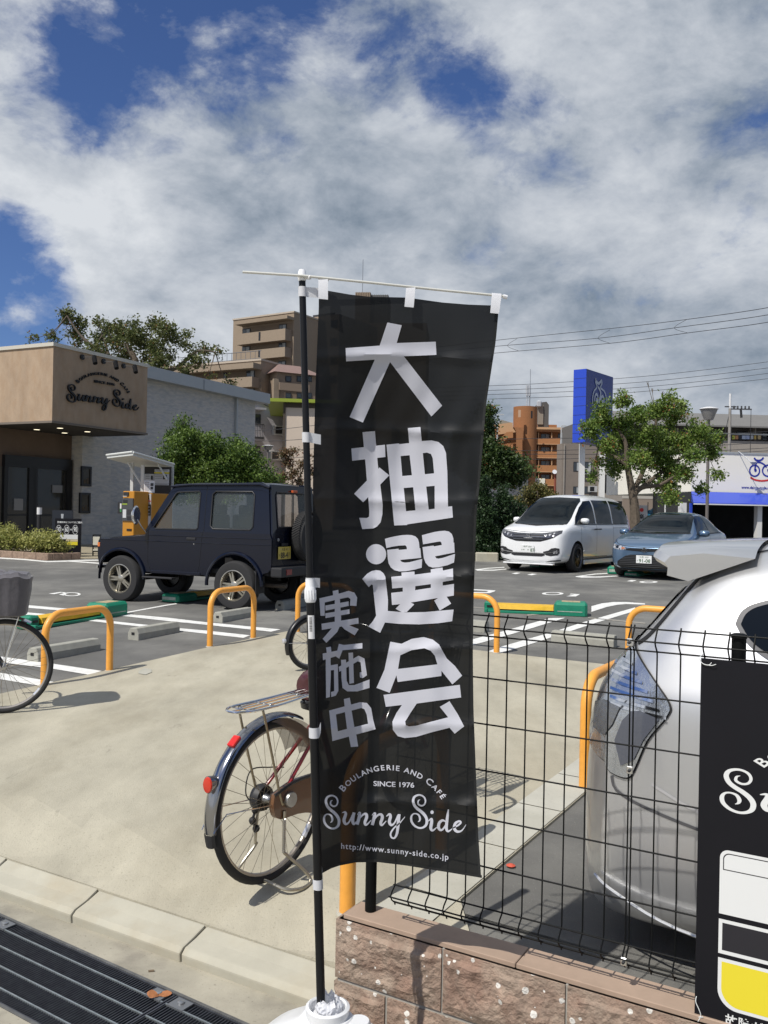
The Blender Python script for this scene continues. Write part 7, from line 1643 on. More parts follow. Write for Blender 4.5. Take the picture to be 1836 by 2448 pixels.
for row, (yt, yb, w1, w2) in enumerate((((783, 797), (787, 818), None, None),)): pass
def bay(x0, x1, yL0, yR0, h):        # slanted rows: y at left and right ends of the balcony front on plane d=-1.6
    pass
for zc_, py_l in ((0, 0),): pass
# balcony rows measured at the balconies' right end (px 683) and left end (px 566)
D1 = -1.7
xa, xb = ta.f(566, 800, D1)[0], ta.f(682, 790, D1)[0]
def zr_(py, px=682): return ta.f(px, py, D1)[1]
ta.lbox('balcony_roof', xa-.3, xb+.5, D1-.2, 0, zr_(762), zr_(755), M_tan)
for i, (yt, yb) in enumerate(((785, 812), (829, 852), (874, 897), (918, 941), (962, 985))):
    zt_, zb_ = zr_(yt), zr_(yb); o = ta.lbox('balcony', xa, xb, D1, D1+.2, zb_, zt_, M_tan)
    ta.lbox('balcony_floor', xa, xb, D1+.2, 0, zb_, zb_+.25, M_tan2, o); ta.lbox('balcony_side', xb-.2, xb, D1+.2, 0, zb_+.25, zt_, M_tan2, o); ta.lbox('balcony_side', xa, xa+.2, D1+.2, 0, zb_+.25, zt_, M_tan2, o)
    xm_ = ta.f(620, 800, D1)[0]; ta.lbox('drain_slot', xm_-.15, xm_+.25, D1-.02, D1, zb_+.3, zt_-.1, M_black, o)
    ta.lbox('recess', xa+.6, xb+.2, -.04, 0, zt_-.6, zt_+1.3, M_recess, o)
    for q0, q1 in ((580, 599), (667, 685)):
        wa, wb2 = ta.f(q0, 790, -.05)[0], ta.f(q1, 790, -.05)[0]; w_ = ta.lbox('window', wa, wb2, -.12, -.05, zt_-.7, zt_+1.15, M_wf); ta.lbox('pane', wa+.15, (wa+wb2)/2-.05, -.14, -.12, zt_-.6, zt_+1.0, M_far_glass, w_); ta.lbox('pane', (wa+wb2)/2+.05, wb2-.15, -.14, -.12, zt_-.6, zt_+1.0, M_cur, w_)
# right wing seen past the pole
sw_ = a1; rw_ = Fac('apartment_wing', 'rear wing of the tan apartment tower seen between the pole and the banner', 'apartment building', 731, 152, 122)
rw_.lbox('wing_wall', 0, 6.2, 0, 12, -.5, rw_.f(735, 760)[1], M_tan); rw_.lbox('roof_rail', .5, 5, .3, .5, rw_.f(735, 760)[1], rw_.f(735, 754)[1], M_wf)
for py in (790, 832, 876, 920): 
    z_ = rw_.f(745, py)[1]; w_ = rw_.lbox('window', 4.5, 6.0, -.06, 0, z_, z_+1.3, M_wf); rw_.lbox('pane', 4.6, 5.9, -.08, -.06, z_+.1, z_+1.2, M_far_glass, w_)
# lower stepped block
lb = Fac('apartment_block', 'lower stepped tan apartment block left of the tower', 'apartment building', 455, 118, 119)
s2_ = lb.f(624, 870)[0]; zt_ = lb.f(622, 862)[1]; lb.lbox('block_wall', -6, s2_, 0, 14, -.5, zt_, M_tan)
lb.lbox('coping', -6.1, s2_+.1, -.1, 14, zt_, zt_+.25, mat('pale_coping', (.42, .36, .29)))
D2 = -1.6; xa, xb = -5, lb.f(603, 880, D2)[0]
zq = lambda py: lb.f(603, py, D2)[1]
lb.lbox('balcony_roof', xa, xb+.3, D2-.2, 0, zq(880), zq(867), M_tan)
for yt, yb in ((900, 924), (944, 968)):
    o = lb.lbox('balcony', xa, xb, D2, D2+.2, zq(yb), zq(yt), M_tan); lb.lbox('balcony_floor', xa, xb, D2+.2, 0, zq(yb), zq(yb)+.25, M_tan2, o); lb.lbox('balcony_side', xb-.2, xb, D2+.2, 0, zq(yb)+.25, zq(yt), M_tan2, o)
    lb.lbox('recess', xa, xb+.3, -.05, 0, zq(yt)-.5, zq(yt)+1.5, M_recess, o)
    for q0, q1 in ((590, 609), (535, 542)):
        wa, wb2 = lb.f(q0, 895, -.06)[0], lb.f(q1, 895, -.06)[0]; w_ = lb.lbox('window', wa, wb2, -.14, -.06, zq(yt)-.4, zq(yt)+1.1, M_wf); lb.lbox('pane', wa+.1, (wa+wb2)/2, -.16, -.14, zq(yt)-.3, zq(yt)+1.0, M_far_glass, w_); lb.lbox('pane', (wa+wb2)/2+.05, wb2-.1, -.16, -.14, zq(yt)-.3, zq(yt)+1.0, M_cur, w_)
mb = MB()
z_ = zt_+.25
for i in range(19): x = -3+i*((s2_+2.5)/18); mb.tube([(x, .4, z_), (x, .4, z_+1.1)], .035, 4)
mb.tube([(-3, .4, z_+1.1), (s2_-.3, .4, z_+1.1)], .045, 4); mb.tube([(-3, .4, z_+.15), (s2_-.3, .4, z_+.15)], .035, 4); mb.build('roof_fence', mat('grey_rail', (.12, .13, .15), .5), lb.t, kind='stuff')
# dark hip-roofed block
hb_ = Fac('stair_block', 'shaded tan block with a small pink tiled roof under the tower', 'apartment building', 656, 112, 60)
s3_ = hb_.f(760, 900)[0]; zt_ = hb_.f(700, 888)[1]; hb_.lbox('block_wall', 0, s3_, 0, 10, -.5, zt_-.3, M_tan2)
mb = MB(); zr1, zr2 = hb_.f(660, 872)[1], zt_-.3; ov = .6
mb.add([(-ov, -ov, zr2), (s3_+ov, -ov, zr2), (s3_+ov, 6, zr2), (-ov, 6, zr2), (1.4, 2.7, zr1+.6), (s3_-1.4, 2.7, zr1+.6)], [(0, 1, 5, 4), (1, 2, 5), (2, 3, 4, 5), (3, 0, 4), (3, 2, 1, 0)]); mb.build('roof', mat('pink_roof_tile', (.22, .145, .125), .8, var=.1, vs=3), hb_.t)
for py in (905, 945):
    for pxx in ((682, 696), (709, 721), (735, 745)):
        w_ = hb_.box('window', (pxx[0], py-6, pxx[1], py+8), -.08, 0, M_wf); a, b, z0_, z1_ = hb_.rect(pxx[0], py-6, pxx[1], py+8); hb_.lbox('pane', a+.12, b-.12, -.10, -.08, z0_+.12, z1_-.12, M_far_glass, w_)
hb_.box('parapet', (668, 917, 740, 935), -1.0, -.85, M_tan2, ref=-1.0); hb_.box('corner_pier', (654.5, 905, 667, 962), -.3, .2, M_tan, to_ground=True, ref=-.3)
# plant room + aerial above the banner's top edge
tp = Fac('tower_block', 'ribbed rooftop plant room and aerial showing above the top of the banner', 'tower block', 836, 170, 95)
a, b, z0_, z1_ = tp.rect(836, 694, 881, 900); zt_ = tp.f(860, 692)[1]; s4 = tp.f(881, 800)[0]
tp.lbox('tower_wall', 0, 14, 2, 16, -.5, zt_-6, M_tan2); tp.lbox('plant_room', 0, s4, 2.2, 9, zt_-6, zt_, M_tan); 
mb = MB(); mb.add([(s4, 2.2, zt_-6), (s4+3.6, 9, zt_-6), (s4+3.6, 9, zt_-.6), (s4, 2.2, zt_+.35)], [(0, 1, 2, 3)]); 
tp.lbox('plant_room_side', s4+.02, s4+3.4, 3.2, 9, zt_-6, zt_-.25, mat('ribbed_metal', (.13, .13, .125), .6, .3))
for i in range(9): tp.lbox('rib', s4*i/9+.1, s4*i/9+.22, 2.08, 2.2, zt_-6, zt_+.05, M_tan2)
for i in range(8): tp.lbox('rib', s4+.2+i*.42, s4+.32+i*.42, 3.08, 3.2, zt_-6, zt_-.2, mat('ribbed_metal', (.13, .13, .125)))
q = tp.f(868, 620, 4); mb = MB(); mb.tube([(q[0], 4, zt_), (q[0], 4, q[1])], .05, 5); mb.build('aerial', mat('grey_rail', (.12, .13, .15)), tp.t)
# grey house and cream building
gh = Fac('grey_house', 'light grey rendered house with a balcony right of the bakery', 'house', 606, 52, 60)
zt_ = gh.f(612, 957)[1]; s5 = gh.f(676, 1000)[0]; M_gr = mat('grey_render', (.36, .345, .36), .9, var=.05, vs=2, bump=.2, bs=20)
mb = MB(); ze = gh.f(668, 978)[1]; mb.add([(-3, 0, -.5), (s5, 0, -.5), (s5, 0, ze), (-1.0, 0, zt_+.4), (-3, 0, zt_)]+[(-3, 8, -.5), (s5, 8, -.5), (s5, 8, ze), (-1.0, 8, zt_+.4), (-3, 8, zt_)], [(0, 1, 2, 3, 4), (9, 8, 7, 6, 5), (1, 6, 7, 2), (2, 7, 8, 3), (3, 8, 9, 4), (0, 4, 9, 5)]); mb.build('wall', M_gr, gh.t)
mb = MB(); mb.add([(s5+.25, -.2, ze-.15), (-1.0, -.2, zt_+.5), (-1.0, 8, zt_+.5), (s5+.25, 8, ze-.15), (s5+.25, -.2, ze-.33), (-1.0, -.2, zt_+.32), (-1.0, 8, zt_+.32), (s5+.25, 8, ze-.33)], [(0, 1, 2, 3), (7, 6, 5, 4), (0, 4, 5, 1), (0, 3, 7, 4)]); mb.build('roof', mat('slate_roof', (.10, .10, .11), .7), gh.t)
gh.window((607, 990, 623, 1015), 0, mull=0, fw=.06); gh.window((607, 1066, 622, 1093), 0, mull=1, fw=.06)
a, b, z0_, z1_ = gh.rect(604, 1014, 631, 1044, d=-.8); mb = MB()
for x in [a+(b-a)*k/7 for k in range(8)]: mb.tube([(x, -.8, z0_), (x, -.8, z1_)], .018, 4)
mb.tube([(a, -.8, z1_), (b, -.8, z1_)], .03, 5); mb.bx(a, b, -.82, 0, z0_-.12, z0_); mb.build('balcony_rail', M_wf, gh.t, kind='stuff')
gh.box('balcony_slab', (604, 1044, 634, 1052), -.8, 0, M_gr, ref=-.8); gh.box('awning', (606, 974, 637, 979), -.7, 0, M_gr, ref=-.7)
cb = Fac('cream_building', 'plain cream building with a bright green roof trim behind the pole', 'building', 673.5, 46, 84)
s6 = cb.f(800, 1000)[0]; zt_ = cb.f(700, 963)[1]; cb.lbox('wall', 0, s6, 0, 9, -.5, zt_-.05, mat('cream_cladding', (.60, .50, .40), .8, var=.03, vs=1))
cb.lbox('green_trim', cb.f(640, 963)[0], s6+.3, -.35, 9.2, zt_, cb.f(700, 961)[1]+.13, mat('lime_trim', (.26, .32, .03), .5)); cb.lbox('shadow_gap', 0, s6, -.03, 0, zt_-.25, zt_, mat('dark_brown_trim', (.06, .045, .03), .7)); cb.lbox('corner_pipe', -.02, .10, -.06, 0, 0, zt_, mat('dark_brown_trim', (.06, .045, .03)))
# ---------------------------------------------------------------- right: brick-orange apartments
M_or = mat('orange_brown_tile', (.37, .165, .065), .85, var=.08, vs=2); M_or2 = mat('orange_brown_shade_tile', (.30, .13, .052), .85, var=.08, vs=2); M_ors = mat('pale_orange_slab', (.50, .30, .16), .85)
oa = Fac('orange_apartments', 'orange brown tiled apartment block with balconies and a round stair tower', 'apartment building', 1256, 187, 92)
Y = lambda z: 900+z/5.184
X_ = lambda z: 1160+z/5.184
a, b, z0_, z1_ = oa.rect(X_(480), Y(640), X_(985), Y(1450)); 
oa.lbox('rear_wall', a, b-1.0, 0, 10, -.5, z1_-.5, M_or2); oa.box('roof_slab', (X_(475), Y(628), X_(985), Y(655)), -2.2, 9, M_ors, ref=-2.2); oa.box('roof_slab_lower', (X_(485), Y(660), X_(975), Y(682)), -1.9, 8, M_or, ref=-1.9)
for yt, yb in ((765, 842), (930, 1012), (1100, 1186), (1270, 1355)):
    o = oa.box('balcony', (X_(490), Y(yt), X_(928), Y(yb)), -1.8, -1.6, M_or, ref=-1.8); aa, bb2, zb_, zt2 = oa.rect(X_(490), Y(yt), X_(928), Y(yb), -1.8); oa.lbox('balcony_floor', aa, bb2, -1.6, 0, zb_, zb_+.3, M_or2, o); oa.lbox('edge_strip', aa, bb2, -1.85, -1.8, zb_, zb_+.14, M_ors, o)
    for q0, q1 in ((510, 650), (690, 800), (900, 950)): w_ = oa.window((X_(q0), Y(yt-55), X_(q1), Y(yt+20)), -.02, mull=1, fw=.12, curtain=M_cur if yt != 1270 else None)
    for q in (655, 820): oa.box('partition', (X_(q), Y(yt-70), X_(q)+2, Y(yt)), -1.5, 0, M_ors, ref=-1.5)
for q, c_ in (((540, 1265, 598, 1350), (.35, .42, .32)), ((598, 1262, 632, 1320), (.62, .66, .68)), ((640, 1262, 740, 1345), (.70, .68, .58))):
    o = oa.box('laundry', (X_(q[0]), Y(q[1]), X_(q[2]), Y(q[3])), -2.05, -1.98, mat('cloth_%d' % int(c_[0]*100), c_, .9), ref=-2.0)
st_ = Fac('stair_tower', 'rounded orange brick stair tower with phone aerials on its roof', 'tower', X_(345), 183, 92)
a, b, z0_, z1_ = st_.rect(X_(345), Y(360), X_(645), Y(700)); r_ = (b-a)/2; mb = MB(); n = 28; V = []; 
for z in (-.5, z1_):
    for k in range(n+1): an = math.pi*k/n; V.append((r_-r_*math.cos(an), 1.5-r_*.9*math.sin(an)*.9 if False else 3-r_*math.sin(an), z))
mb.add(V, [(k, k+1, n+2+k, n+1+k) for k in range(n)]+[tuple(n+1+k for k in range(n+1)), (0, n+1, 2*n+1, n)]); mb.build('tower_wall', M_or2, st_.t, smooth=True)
st_.box('slit_window', (X_(410), Y(415), X_(440), Y(505)), -1.4, -1.1, mat('pale_slit', (.5, .33, .22), .8), ref=-1.3); st_.box('slit_window', (X_(565), Y(430), X_(585), Y(520)), -1.6, -1.3, M_black, ref=-1.3)
for px in (X_(520), X_(548)):
    q = st_.f(px, Y(110), 1); q2 = st_.f(px, Y(240), 1); mb = MB(); mb.tube([(q[0], 1, z1_), (q2[0], 1, q2[1])], .12, 5); mb.tube([(q2[0], 1, q2[1]), (q[0], 1, q[1])], .28, 8); mb.build('phone_antenna', mat('grey_antenna', (.42, .44, .47), .5), st_.t, smooth=True)
q = st_.f(X_(560), Y(30), 1); mb = MB(); mb.tube([(q[0], 1, z1_), (q[0], 1, q[1]+2)], .04, 4); mb.build('aerial', mat('grey_rail', (.12, .13, .15)), st_.t)
sw2 = Fac('stair_wing', 'orange brick stair wing with slanted railings left of the balconies', 'apartment building', X_(165), 180, 92)
a, b, z0_, z1_ = sw2.rect(X_(165), Y(620), X_(480), Y(1400)); sw2.lbox('wing_wall', a-2, b, 1.6, 9, -.5, z1_, M_or2)
mb = MB()
def spoly(nm, pts, d0, m): 
    mbx = MB(); P = [sw2.f(X_(x), Y(y), d0) for x, y in pts]; n = len(P); mbx.add([(p[0], d0, p[1]) for p in P]+[(p[0], d0+.3, p[1]) for p in P], [tuple(range(n)), tuple(range(n, 2*n))[::-1]]+[(i, n+i, n+(i+1) % n, (i+1) % n) for i in range(n)]); return mbx.build(nm, m, sw2.t)
spoly('stair_parapet', [(165, 790), (265, 690), (345, 682), (345, 760), (270, 765), (170, 870)], 0, M_or); spoly('stair_parapet', [(185, 925), (245, 850), (345, 840), (345, 915), (185, 935)], 0, M_or); spoly('stair_parapet', [(150, 1010), (345, 1000), (345, 1075), (150, 1085)], 0, M_or)
spoly('landing', [(100, 600), (340, 570), (345, 640), (380, 690), (160, 720)], .5, M_ors); spoly('gable', [(140, 600), (195, 535), (340, 575), (340, 610)], .8, mat('grey_gable', (.25, .23, .19), .8))
spoly('side_panel', [(385, 630), (395, 620), (460, 700), (460, 1020), (385, 1000)], 0, M_or2)
dk = Fac('plant_tower', 'dark grey wedge shaped plant tower right of the round orange tower', 'tower', X_(640), 191, 92); mb = MB()
P = [dk.f(X_(x), Y(y)) for x, y in ((648, 600), (650, 340), (700, 320), (760, 312), (790, 352), (785, 640), (655, 640))]; n = len(P); mb.add([(p[0], 0, p[1]) for p in P]+[(p[0], 4, p[1]) for p in P], [tuple(range(n)), tuple(range(n, 2*n))[::-1]]+[(i, n+i, n+(i+1) % n, (i+1) % n) for i in range(n)]); mb.build('tower_wall', mat('dark_grey_cladding', (.09, .085, .08), .8), dk.t)
a, b, z0_, z1_ = dk.rect(X_(650), Y(355), X_(718), Y(595)); dk.lbox('pale_face', a, b, -.3, 0, z0_, z1_, mat('beige_cladding', (.25, .22, .18), .8)); dk.lbox('core', a, b+3, .1, 3.9, -.5, z0_, M_or2)
o = dk.box('water_tank', (X_(632), Y(305), X_(690), Y(385)), -1.2, -.4, mat('grey_antenna', (.42, .44, .47)), bevel=.2)
# grey-brown apartments with long balconies
M_gb = mat('grey_brown_tile', (.215, .180, .150), .85, var=.06, vs=2); M_gb2 = mat('pale_grey_brown', (.30, .27, .235), .85, var=.05, vs=2)
ga = Fac('grey_brown_apartments', 'grey brown apartment block behind the blue pylon sign', 'apartment building', 1341.5, 82, 82)
s7 = ga.f(1430, 1100)[0]; zt_ = ga.f(1380, 1061)[1]; ga.lbox('wall', 0, s7, 0, 1.5, -.6, zt_, M_gb)
for q in ((1370.5, 1104, 1385, 1127), (1398, 1104, 1414, 1127), (1370, 1163, 1384, 1180), (1396, 1163, 1413, 1180)): ga.window(q, 0, mull=1, fw=.06, curtain=M_cur)
la = Fac('long_apartments', 'long grey apartment block with laundry on its top balcony behind the bicycle shop', 'apartment building', 1418, 88, 86)
s8 = la.f(2000, 1100)[0]; zr2 = la.f(1700, 1010)[1]
la.lbox('rear_wall', 0, s8, 1.6, 12, -.6, la.f(1700, 1003)[1], mat('recess_grey', (.14, .13, .12), .9))
mb = MB(); z_a, z_b = la.f(1700, 1016, -1)[1], la.f(1700, 1000, -1)[1]
mb.add([(-.5, -.9, z_a), (s8, -.9, z_a), (s8, 5, z_b+1.2), (-.5, 5, z_b+1.2), (-.5, -.9, z_a-.15), (s8, -.9, z_a-.15), (s8, 5, z_b+1.0), (-.5, 5, z_b+1.0)], [(0, 1, 2, 3), (0, 4, 5, 1), (0, 3, 7, 4), (4, 7, 6, 5)]); mb.build('roof', mat('grey_sheet_roof', (.17, .165, .155), .7, var=.06, vs=1), la.t)
for yt, yb in ((1050, 1078), (1108, 1138), (1182, 1200)):
    ytl = yt+3; o = la.box('balcony', (1435, ytl, 2000, yb+3), -.1, .1, M_gb2, ref=0)
    for k in range(8):
        q0 = 1450+k*62; la.window((q0, ytl-22, q0+26, ytl), 1.58, mull=1, fw=.07); la.box('divider', (q0+44, ytl-30, q0+46.5, ytl), .1, 1.5, M_gb2, ref=.2)
la.box('rail', (1660, 1036, 1900, 1039.5), -.15, -.08, mat('pale_rail', (.5, .5, .48), .5), ref=-.1)
random.seed(11)
for k, (x, w_, c_) in enumerate(((1751, 6, (.55, .5, .1)), (1758, 7, (.5, .25, .12)), (1767, 5, (.05, .05, .06)), (1774, 9, (.45, .5, .6)), (1784, 8, (.4, .45, .6)), (1794, 7, (.5, .5, .5)), (1803, 5, (.5, .35, .1)), (1812, 7, (.5, .38, .2)))):
    o = la.box('laundry', (x, 1041, x+w_, 1050), -.2, -.15, mat('laundry_%d' % k, c_, .9), ref=-.2)
la.box('end_wall', (1412, 1080, 1440, 1200), -.3, 1.6, mat('beige_wall', (.36, .30, .22), .85), to_ground=True, ref=0)
cc = Fac('garden_wall', 'pale wall with a brown band behind the tree', 'wall', 1480, 70, 88); cc.box('wall', (1490, 1182, 1640, 1193), 0, .3, mat('pale_wall', (.42, .39, .34), .9), ref=0); cc.box('wall_base', (1490, 1193, 1640, 1220), .02, .32, mat('brown_wall', (.24, .19, .15), .9), to_ground=True)
bw = Fac('dark_wall', 'dark grey building side behind the conifers', 'building', 1190, 60, 84); bw.box('wall', (1190, 1118, 1262, 1230), 0, 5, mat('blue_grey_wall', (.105, .11, .125), .9), to_ground=True)
# blue pylon sign
M_blue = mat('bright_blue_panel', (.015, .06, .50), .4, coat=.2); M_blue_shaded = mat('shaded_blue_panel', (.012, .03, .20), .4, coat=.2); M_lg = mat('pale_logo', (.40, .44, .52), .5)  # pylon front: same blue darkened for its shaded side; edge joints share it
py_ = Fac('pylon_sign', 'tall blue pylon sign with a pale bicycle face emblem on two white posts', 'sign', 1396, 50, 38)
s9 = py_.f(1465, 950)[0]; zt_ = py_.f(1401, 881)[1]; zb_ = py_.f(1399, 1057)[1]
wL = 0; q = at(1374.5, 960, 50); wth = (at(1401, 960, 50).x-q.x)/abs(math.cos(R_(38)))*.98
pan = py_.lbox('sign_panel', 0, s9, 0, wth, zb_, zt_, M_blue_shaded); py_.lbox('bright_edge', -.03, 0, 0, wth, zb_, zt_, M_blue); 
for k in range(1, 8): z_ = zb_+(zt_-zb_)*k/8; py_.lbox('panel_joint', -.034, -.03, 0, wth, z_-.015, z_+.015, M_blue_shaded)
for px in (1390, 1438.5):
    q = at(px, 1150, 51.2); mb = MB(); mb.bx(q.x-.145, q.x+.145, q.y-.15, q.y+.15, lotz(51), py_.z0+zb_+(.0)); mb.build('post', mat('white_post', (.66, .66, .64), .5), py_.t, world=True)
def pyl(pts): return [py_.f(X_(x), Y(y), -.0) for x, y in pts]
def pst(name, pts, w_, m, d=-.03, closed=False):
    P = pyl(pts); v2, tt = cdt([stroke([(x, z, w_) for x, z in (P+[P[0]] if closed else P)], n=6)]); mb = MB(); mb.add([(v.x, d, v.y) for v in v2], tt); return mb.build(name, m, pan)
pst('emblem_handlebar', [(1362, 25), (1372, 65), (1400, 85), (1425, 65), (1440, 45)], .16, M_lg); pst('emblem_frame', [(1368, 30), (1362, 70), (1380, 130), (1345, 180), (1328, 250), (1325, 340)], .11, M_lg); pst('emblem_frame', [(1440, 50), (1442, 85), (1425, 140), (1470, 185), (1492, 250), (1498, 350)], .11, M_lg)
pst('emblem_frame', [(1395, 130), (1425, 200), (1410, 300), (1395, 400), (1405, 450)], .16, M_lg)
def pell(name, cx, cy, rx, ry, w_, d=-.03):
    mb = MB(); n = 22; P = [py_.f(X_(cx+rx*math.cos(a)), Y(cy+ry*math.sin(a))) for a in [2*math.pi*k/n for k in range(n)]]; Q = [py_.f(X_(cx+rx*w_*math.cos(a)), Y(cy+ry*w_*math.sin(a))) for a in [2*math.pi*k/n for k in range(n)]]
    mb.add([(p[0], d, p[1]) for p in P]+[(p[0], d, p[1]) for p in Q], [(k, (k+1) % n, n+(k+1) % n, n+k) for k in range(n)]); return mb.build(name, M_lg, pan)
pell('emblem_wheel', 1372, 280, 26, 78, .55); pell('emblem_wheel', 1446, 305, 26, 78, .55); pell('emblem_hub', 1376, 290, 9, 26, .1, -.032); pell('emblem_hub', 1449, 312, 9, 26, .1, -.032)
# bicycle shop
bs_ = Fac('bicycle_shop', 'white bicycle shop with a blue awning and a bicycle face emblem at the right edge', 'shop', 1651, 44, 80, gz=-.55)
s10 = bs_.f(2050, 1100)[0]; zt_ = bs_.f(1700, 1083)[1]; zb_ = bs_.f(1700, 1176)[1]
za = bs_.f(1700, 1203, -1.6)[1]
bs_.lbox('upper_wall', 0, s10, 0, 10, zb_-.02, zt_, mat('white_cladding', (.84, .81, .72), .75)); bs_.lbox('parapet_cap', -.03, s10, -.04, 10, zt_, zt_+.08, M_fasc)
mb = MB(); zc1, zc0 = zb_, za+.02; mb.add([(-.02, -.06, zc1), (s10, -.06, zc1), (s10, -1.6, zc0), (-.75, -1.6, zc0), (-.02, -.06, zc1-.5), (s10, -.06, zc1-.5), (s10, -1.6, zc0-.06), (-.75, -1.6, zc0-.06)], [(0, 3, 2, 1), (3, 7, 6, 2), (0, 4, 7, 3), (4, 5, 6, 7)]); mb.build('awning', M_blue, bs_.t)
bs_.lbox('awning_edge', -.75, s10, -1.66, -1.6, zc0-.10, zc0-.04, mat('white_post', (.66, .66, .64)))
bs_.lbox('back_wall', 0, s10, 3.5, 4, 0, zb_, mat('dim_shop_inside', (.02, .02, .022), .9, var=.5, vs=.9)); bs_.lbox('ceiling', 0, s10, -1.4, 4, za+.0, za+.06, M_black); bs_.lbox('side_wall', 0, .1, 0, 4, 0, zb_, M_black)
for px0, px1 in ((1628, 1641), (1811, 1822)):
    a, b, z0_, z1_ = bs_.rect(px0, 1200, px1, 1280, -1.3); bs_.lbox('pillar', a, b, -1.3, -1.0, 0, za, mat('white_post', (.66, .66, .64)))
a, b, z0_, z1_ = bs_.rect(1650, 1208, 1655, 1250, -.9); bs_.lbox('blue_pillar', a, b, -.9, -.8, 0, za, M_blue)
random.seed(5)
for k in range(16):
    xx = 1.0+k*.75; zz = random.uniform(.25, 1.3); bs_.lbox('stock_item', xx, xx+random.uniform(.1, .35), 2.9, 3.4, zz, zz+random.uniform(.05, .3), mat('stock_%d' % (k % 4), [(.10, .10, .10), (.05, .05, .06), (.14, .13, .12), (.03, .05, .10)][k % 4], .6))
M_rb = mat('royal_blue_print', (.012, .025, .30), .5)
T = lambda x, y: bs_.f(1500+x/4.9375, 900+y/4.9375)
def bst(name, pts, w_, m, d=-.012, closed=False):
    P = [T(*p) for p in pts]; P = P+[P[0]] if closed else P; v2, tt = cdt([stroke([(x, z, w_) for x, z in P], n=6)]); mb = MB(); mb.add([(v.x, d, v.y) for v in v2], tt); return mb.build(name, m, bs_.t)
def bell(name, cx, cy, rx, ry, w_, m, d=-.012):
    n = 26; P = [T(cx+rx*math.cos(a), cy+ry*math.sin(a)) for a in [2*math.pi*k/n for k in range(n)]]; Q = [T(cx+rx*w_*math.cos(a), cy+ry*w_*math.sin(a)) for a in [2*math.pi*k/n for k in range(n)]]
    mb = MB(); mb.add([(p[0], d, p[1]) for p in P]+[(p[0], d, p[1]) for p in Q], [(k, (k+1) % n, n+(k+1) % n, n+k) for k in range(n)]); return mb.build(name, m, bs_.t)
bst('emblem_handlebar', [(1495, 960), (1515, 985), (1550, 992), (1585, 980), (1605, 955)], .09, M_rb); bst('emblem_frame', [(1530, 990), (1512, 1045), (1502, 1100)], .08, M_rb); bst('emblem_frame', [(1528, 1012), (1575, 1018), (1620, 1045), (1640, 1075)], .08, M_rb)
bell('emblem_wheel', 1500, 1112, 66, 74, .76, M_rb); bell('emblem_wheel', 1655, 1112, 70, 74, .76, M_rb); bell('emblem_hub', 1510, 1106, 15, 21, .05, M_rb); bell('emblem_hub', 1664, 1108, 15, 21, .05, M_rb)
bst('emblem_smile', [(1450, 1190), (1500, 1218), (1580, 1232), (1660, 1222), (1720, 1195)], .085, mat('red_print', (.60, .03, .03), .5))
q = T(1345, 1322); mb = MB(); put_text(mb, 'www.daiwa-cycle.co.jp', (T(1345, 1290)[1]-T(1345, 1322)[1])*1.38, lambda x, y: (q[0]+x, -.012, q[1]+y), .03, 'LEFT', 1.05); mb.build('web_address', M_rb, bs_.t)
mb = MB(); p0, p1 = T(1305, 885), T(1385, 1035); mb.tube([(p0[0], -.05, p0[1]), (p1[0], -.7, p1[1])], .02, 5); mb.lathe([(.06, -.08), (.17, .06), (.15, .08)], 12, Matrix.Translation((p1[0], -.75, p1[1]))); mb.build('sign_lamp', mat('grey_antenna', (.42, .44, .47)), bs_.t)
mb = MB(); 
for k in range(3): q = T(1470+85*k, 1325); mb = MB(); mb.lathe([(.04, -.1), (.11, .06)], 10, Matrix.Translation((q[0], -.35, q[1]))); mb.build('awning_lamp', mat('grey_antenna', (.42, .44, .47)), bs_.t)
# ---------------------------------------------------------------- poles, lamps, wires, tarp, banner
def lamp_post(px, pyt, y, w_px, label, hgt_px, rpx, name='street_lamp'):
    top = at(px, pyt, y); base = Vector((top.x, y, lotz(y))); t = thing(name, label, 'street lamp', base); H_ = top.z-base.z; k = y/FPX
    mb = MB(); mb.lathe([(rpx*k, 0), (rpx*k*.85, H_-hgt_px*k)], 14, cap=False); mb.build('mast', mat('brown_grey_mast', (.17, .15, .14), .5, .2), t, smooth=True)
    mb = MB(); mb.lathe([(rpx*k, H_-hgt_px*k), (w_px*k*.25, H_-hgt_px*k*.96), (w_px*k*.5, H_-hgt_px*k*.12)], 24, cap=False); mb.build('lamp_shade', mat('ribbed_glass_shade', (.30, .29, .28), .3, .2, alpha_mix=.2), t, smooth=True)
    mb = MB(); mb.lathe([(w_px*k*.54, H_-hgt_px*k*.16), (w_px*k*.5, H_-hgt_px*k*.10), (w_px*k*.2, H_), (0.001, H_)], 24); mb.build('lamp_cover', mat('pale_lamp_cover', (.60, .60, .60), .4), t, smooth=True)
    return t
lamp_post(1695, 973, 32, 42, 'tall street lamp with an inverted cone shade right of the tree', 32, 4.0)
lamp_post(641, 1064, 34, 26, 'small street lamp with white dish top rising out of the green bush', 12, 3.0)
up = at(1746, 941, 78); t = thing('utility_pole', 'grey utility pole with crossarms and a white top sleeve', 'utility pole', (up.x, 78, lotz(78)))
H_ = up.z-lotz(78); k = 78/FPX
mb = MB(); mb.lathe([(.17, 0), (.12, H_-1.3)], 12, cap=False); mb.build('pole_shaft', mat('weathered_pole', (.26, .245, .225), .85, var=.15, vs=3), t, smooth=True)
mb = MB(); mb.lathe([(.10, H_-1.4), (.10, H_)], 10); mb.build('white_sleeve', mat('white_sleeve', (.68, .68, .68), .5), t, smooth=True)
for z_, l0, l1 in ((H_-1.15, -.45, .55), (H_-1.35, -.1, 1.9)): mb = MB(); mb.bx(l0, l1, -.06, .06, z_-.05, z_+.05); mb.build('crossarm', mat('dark_arm', (.06, .06, .065), .6), t)
mb = MB()
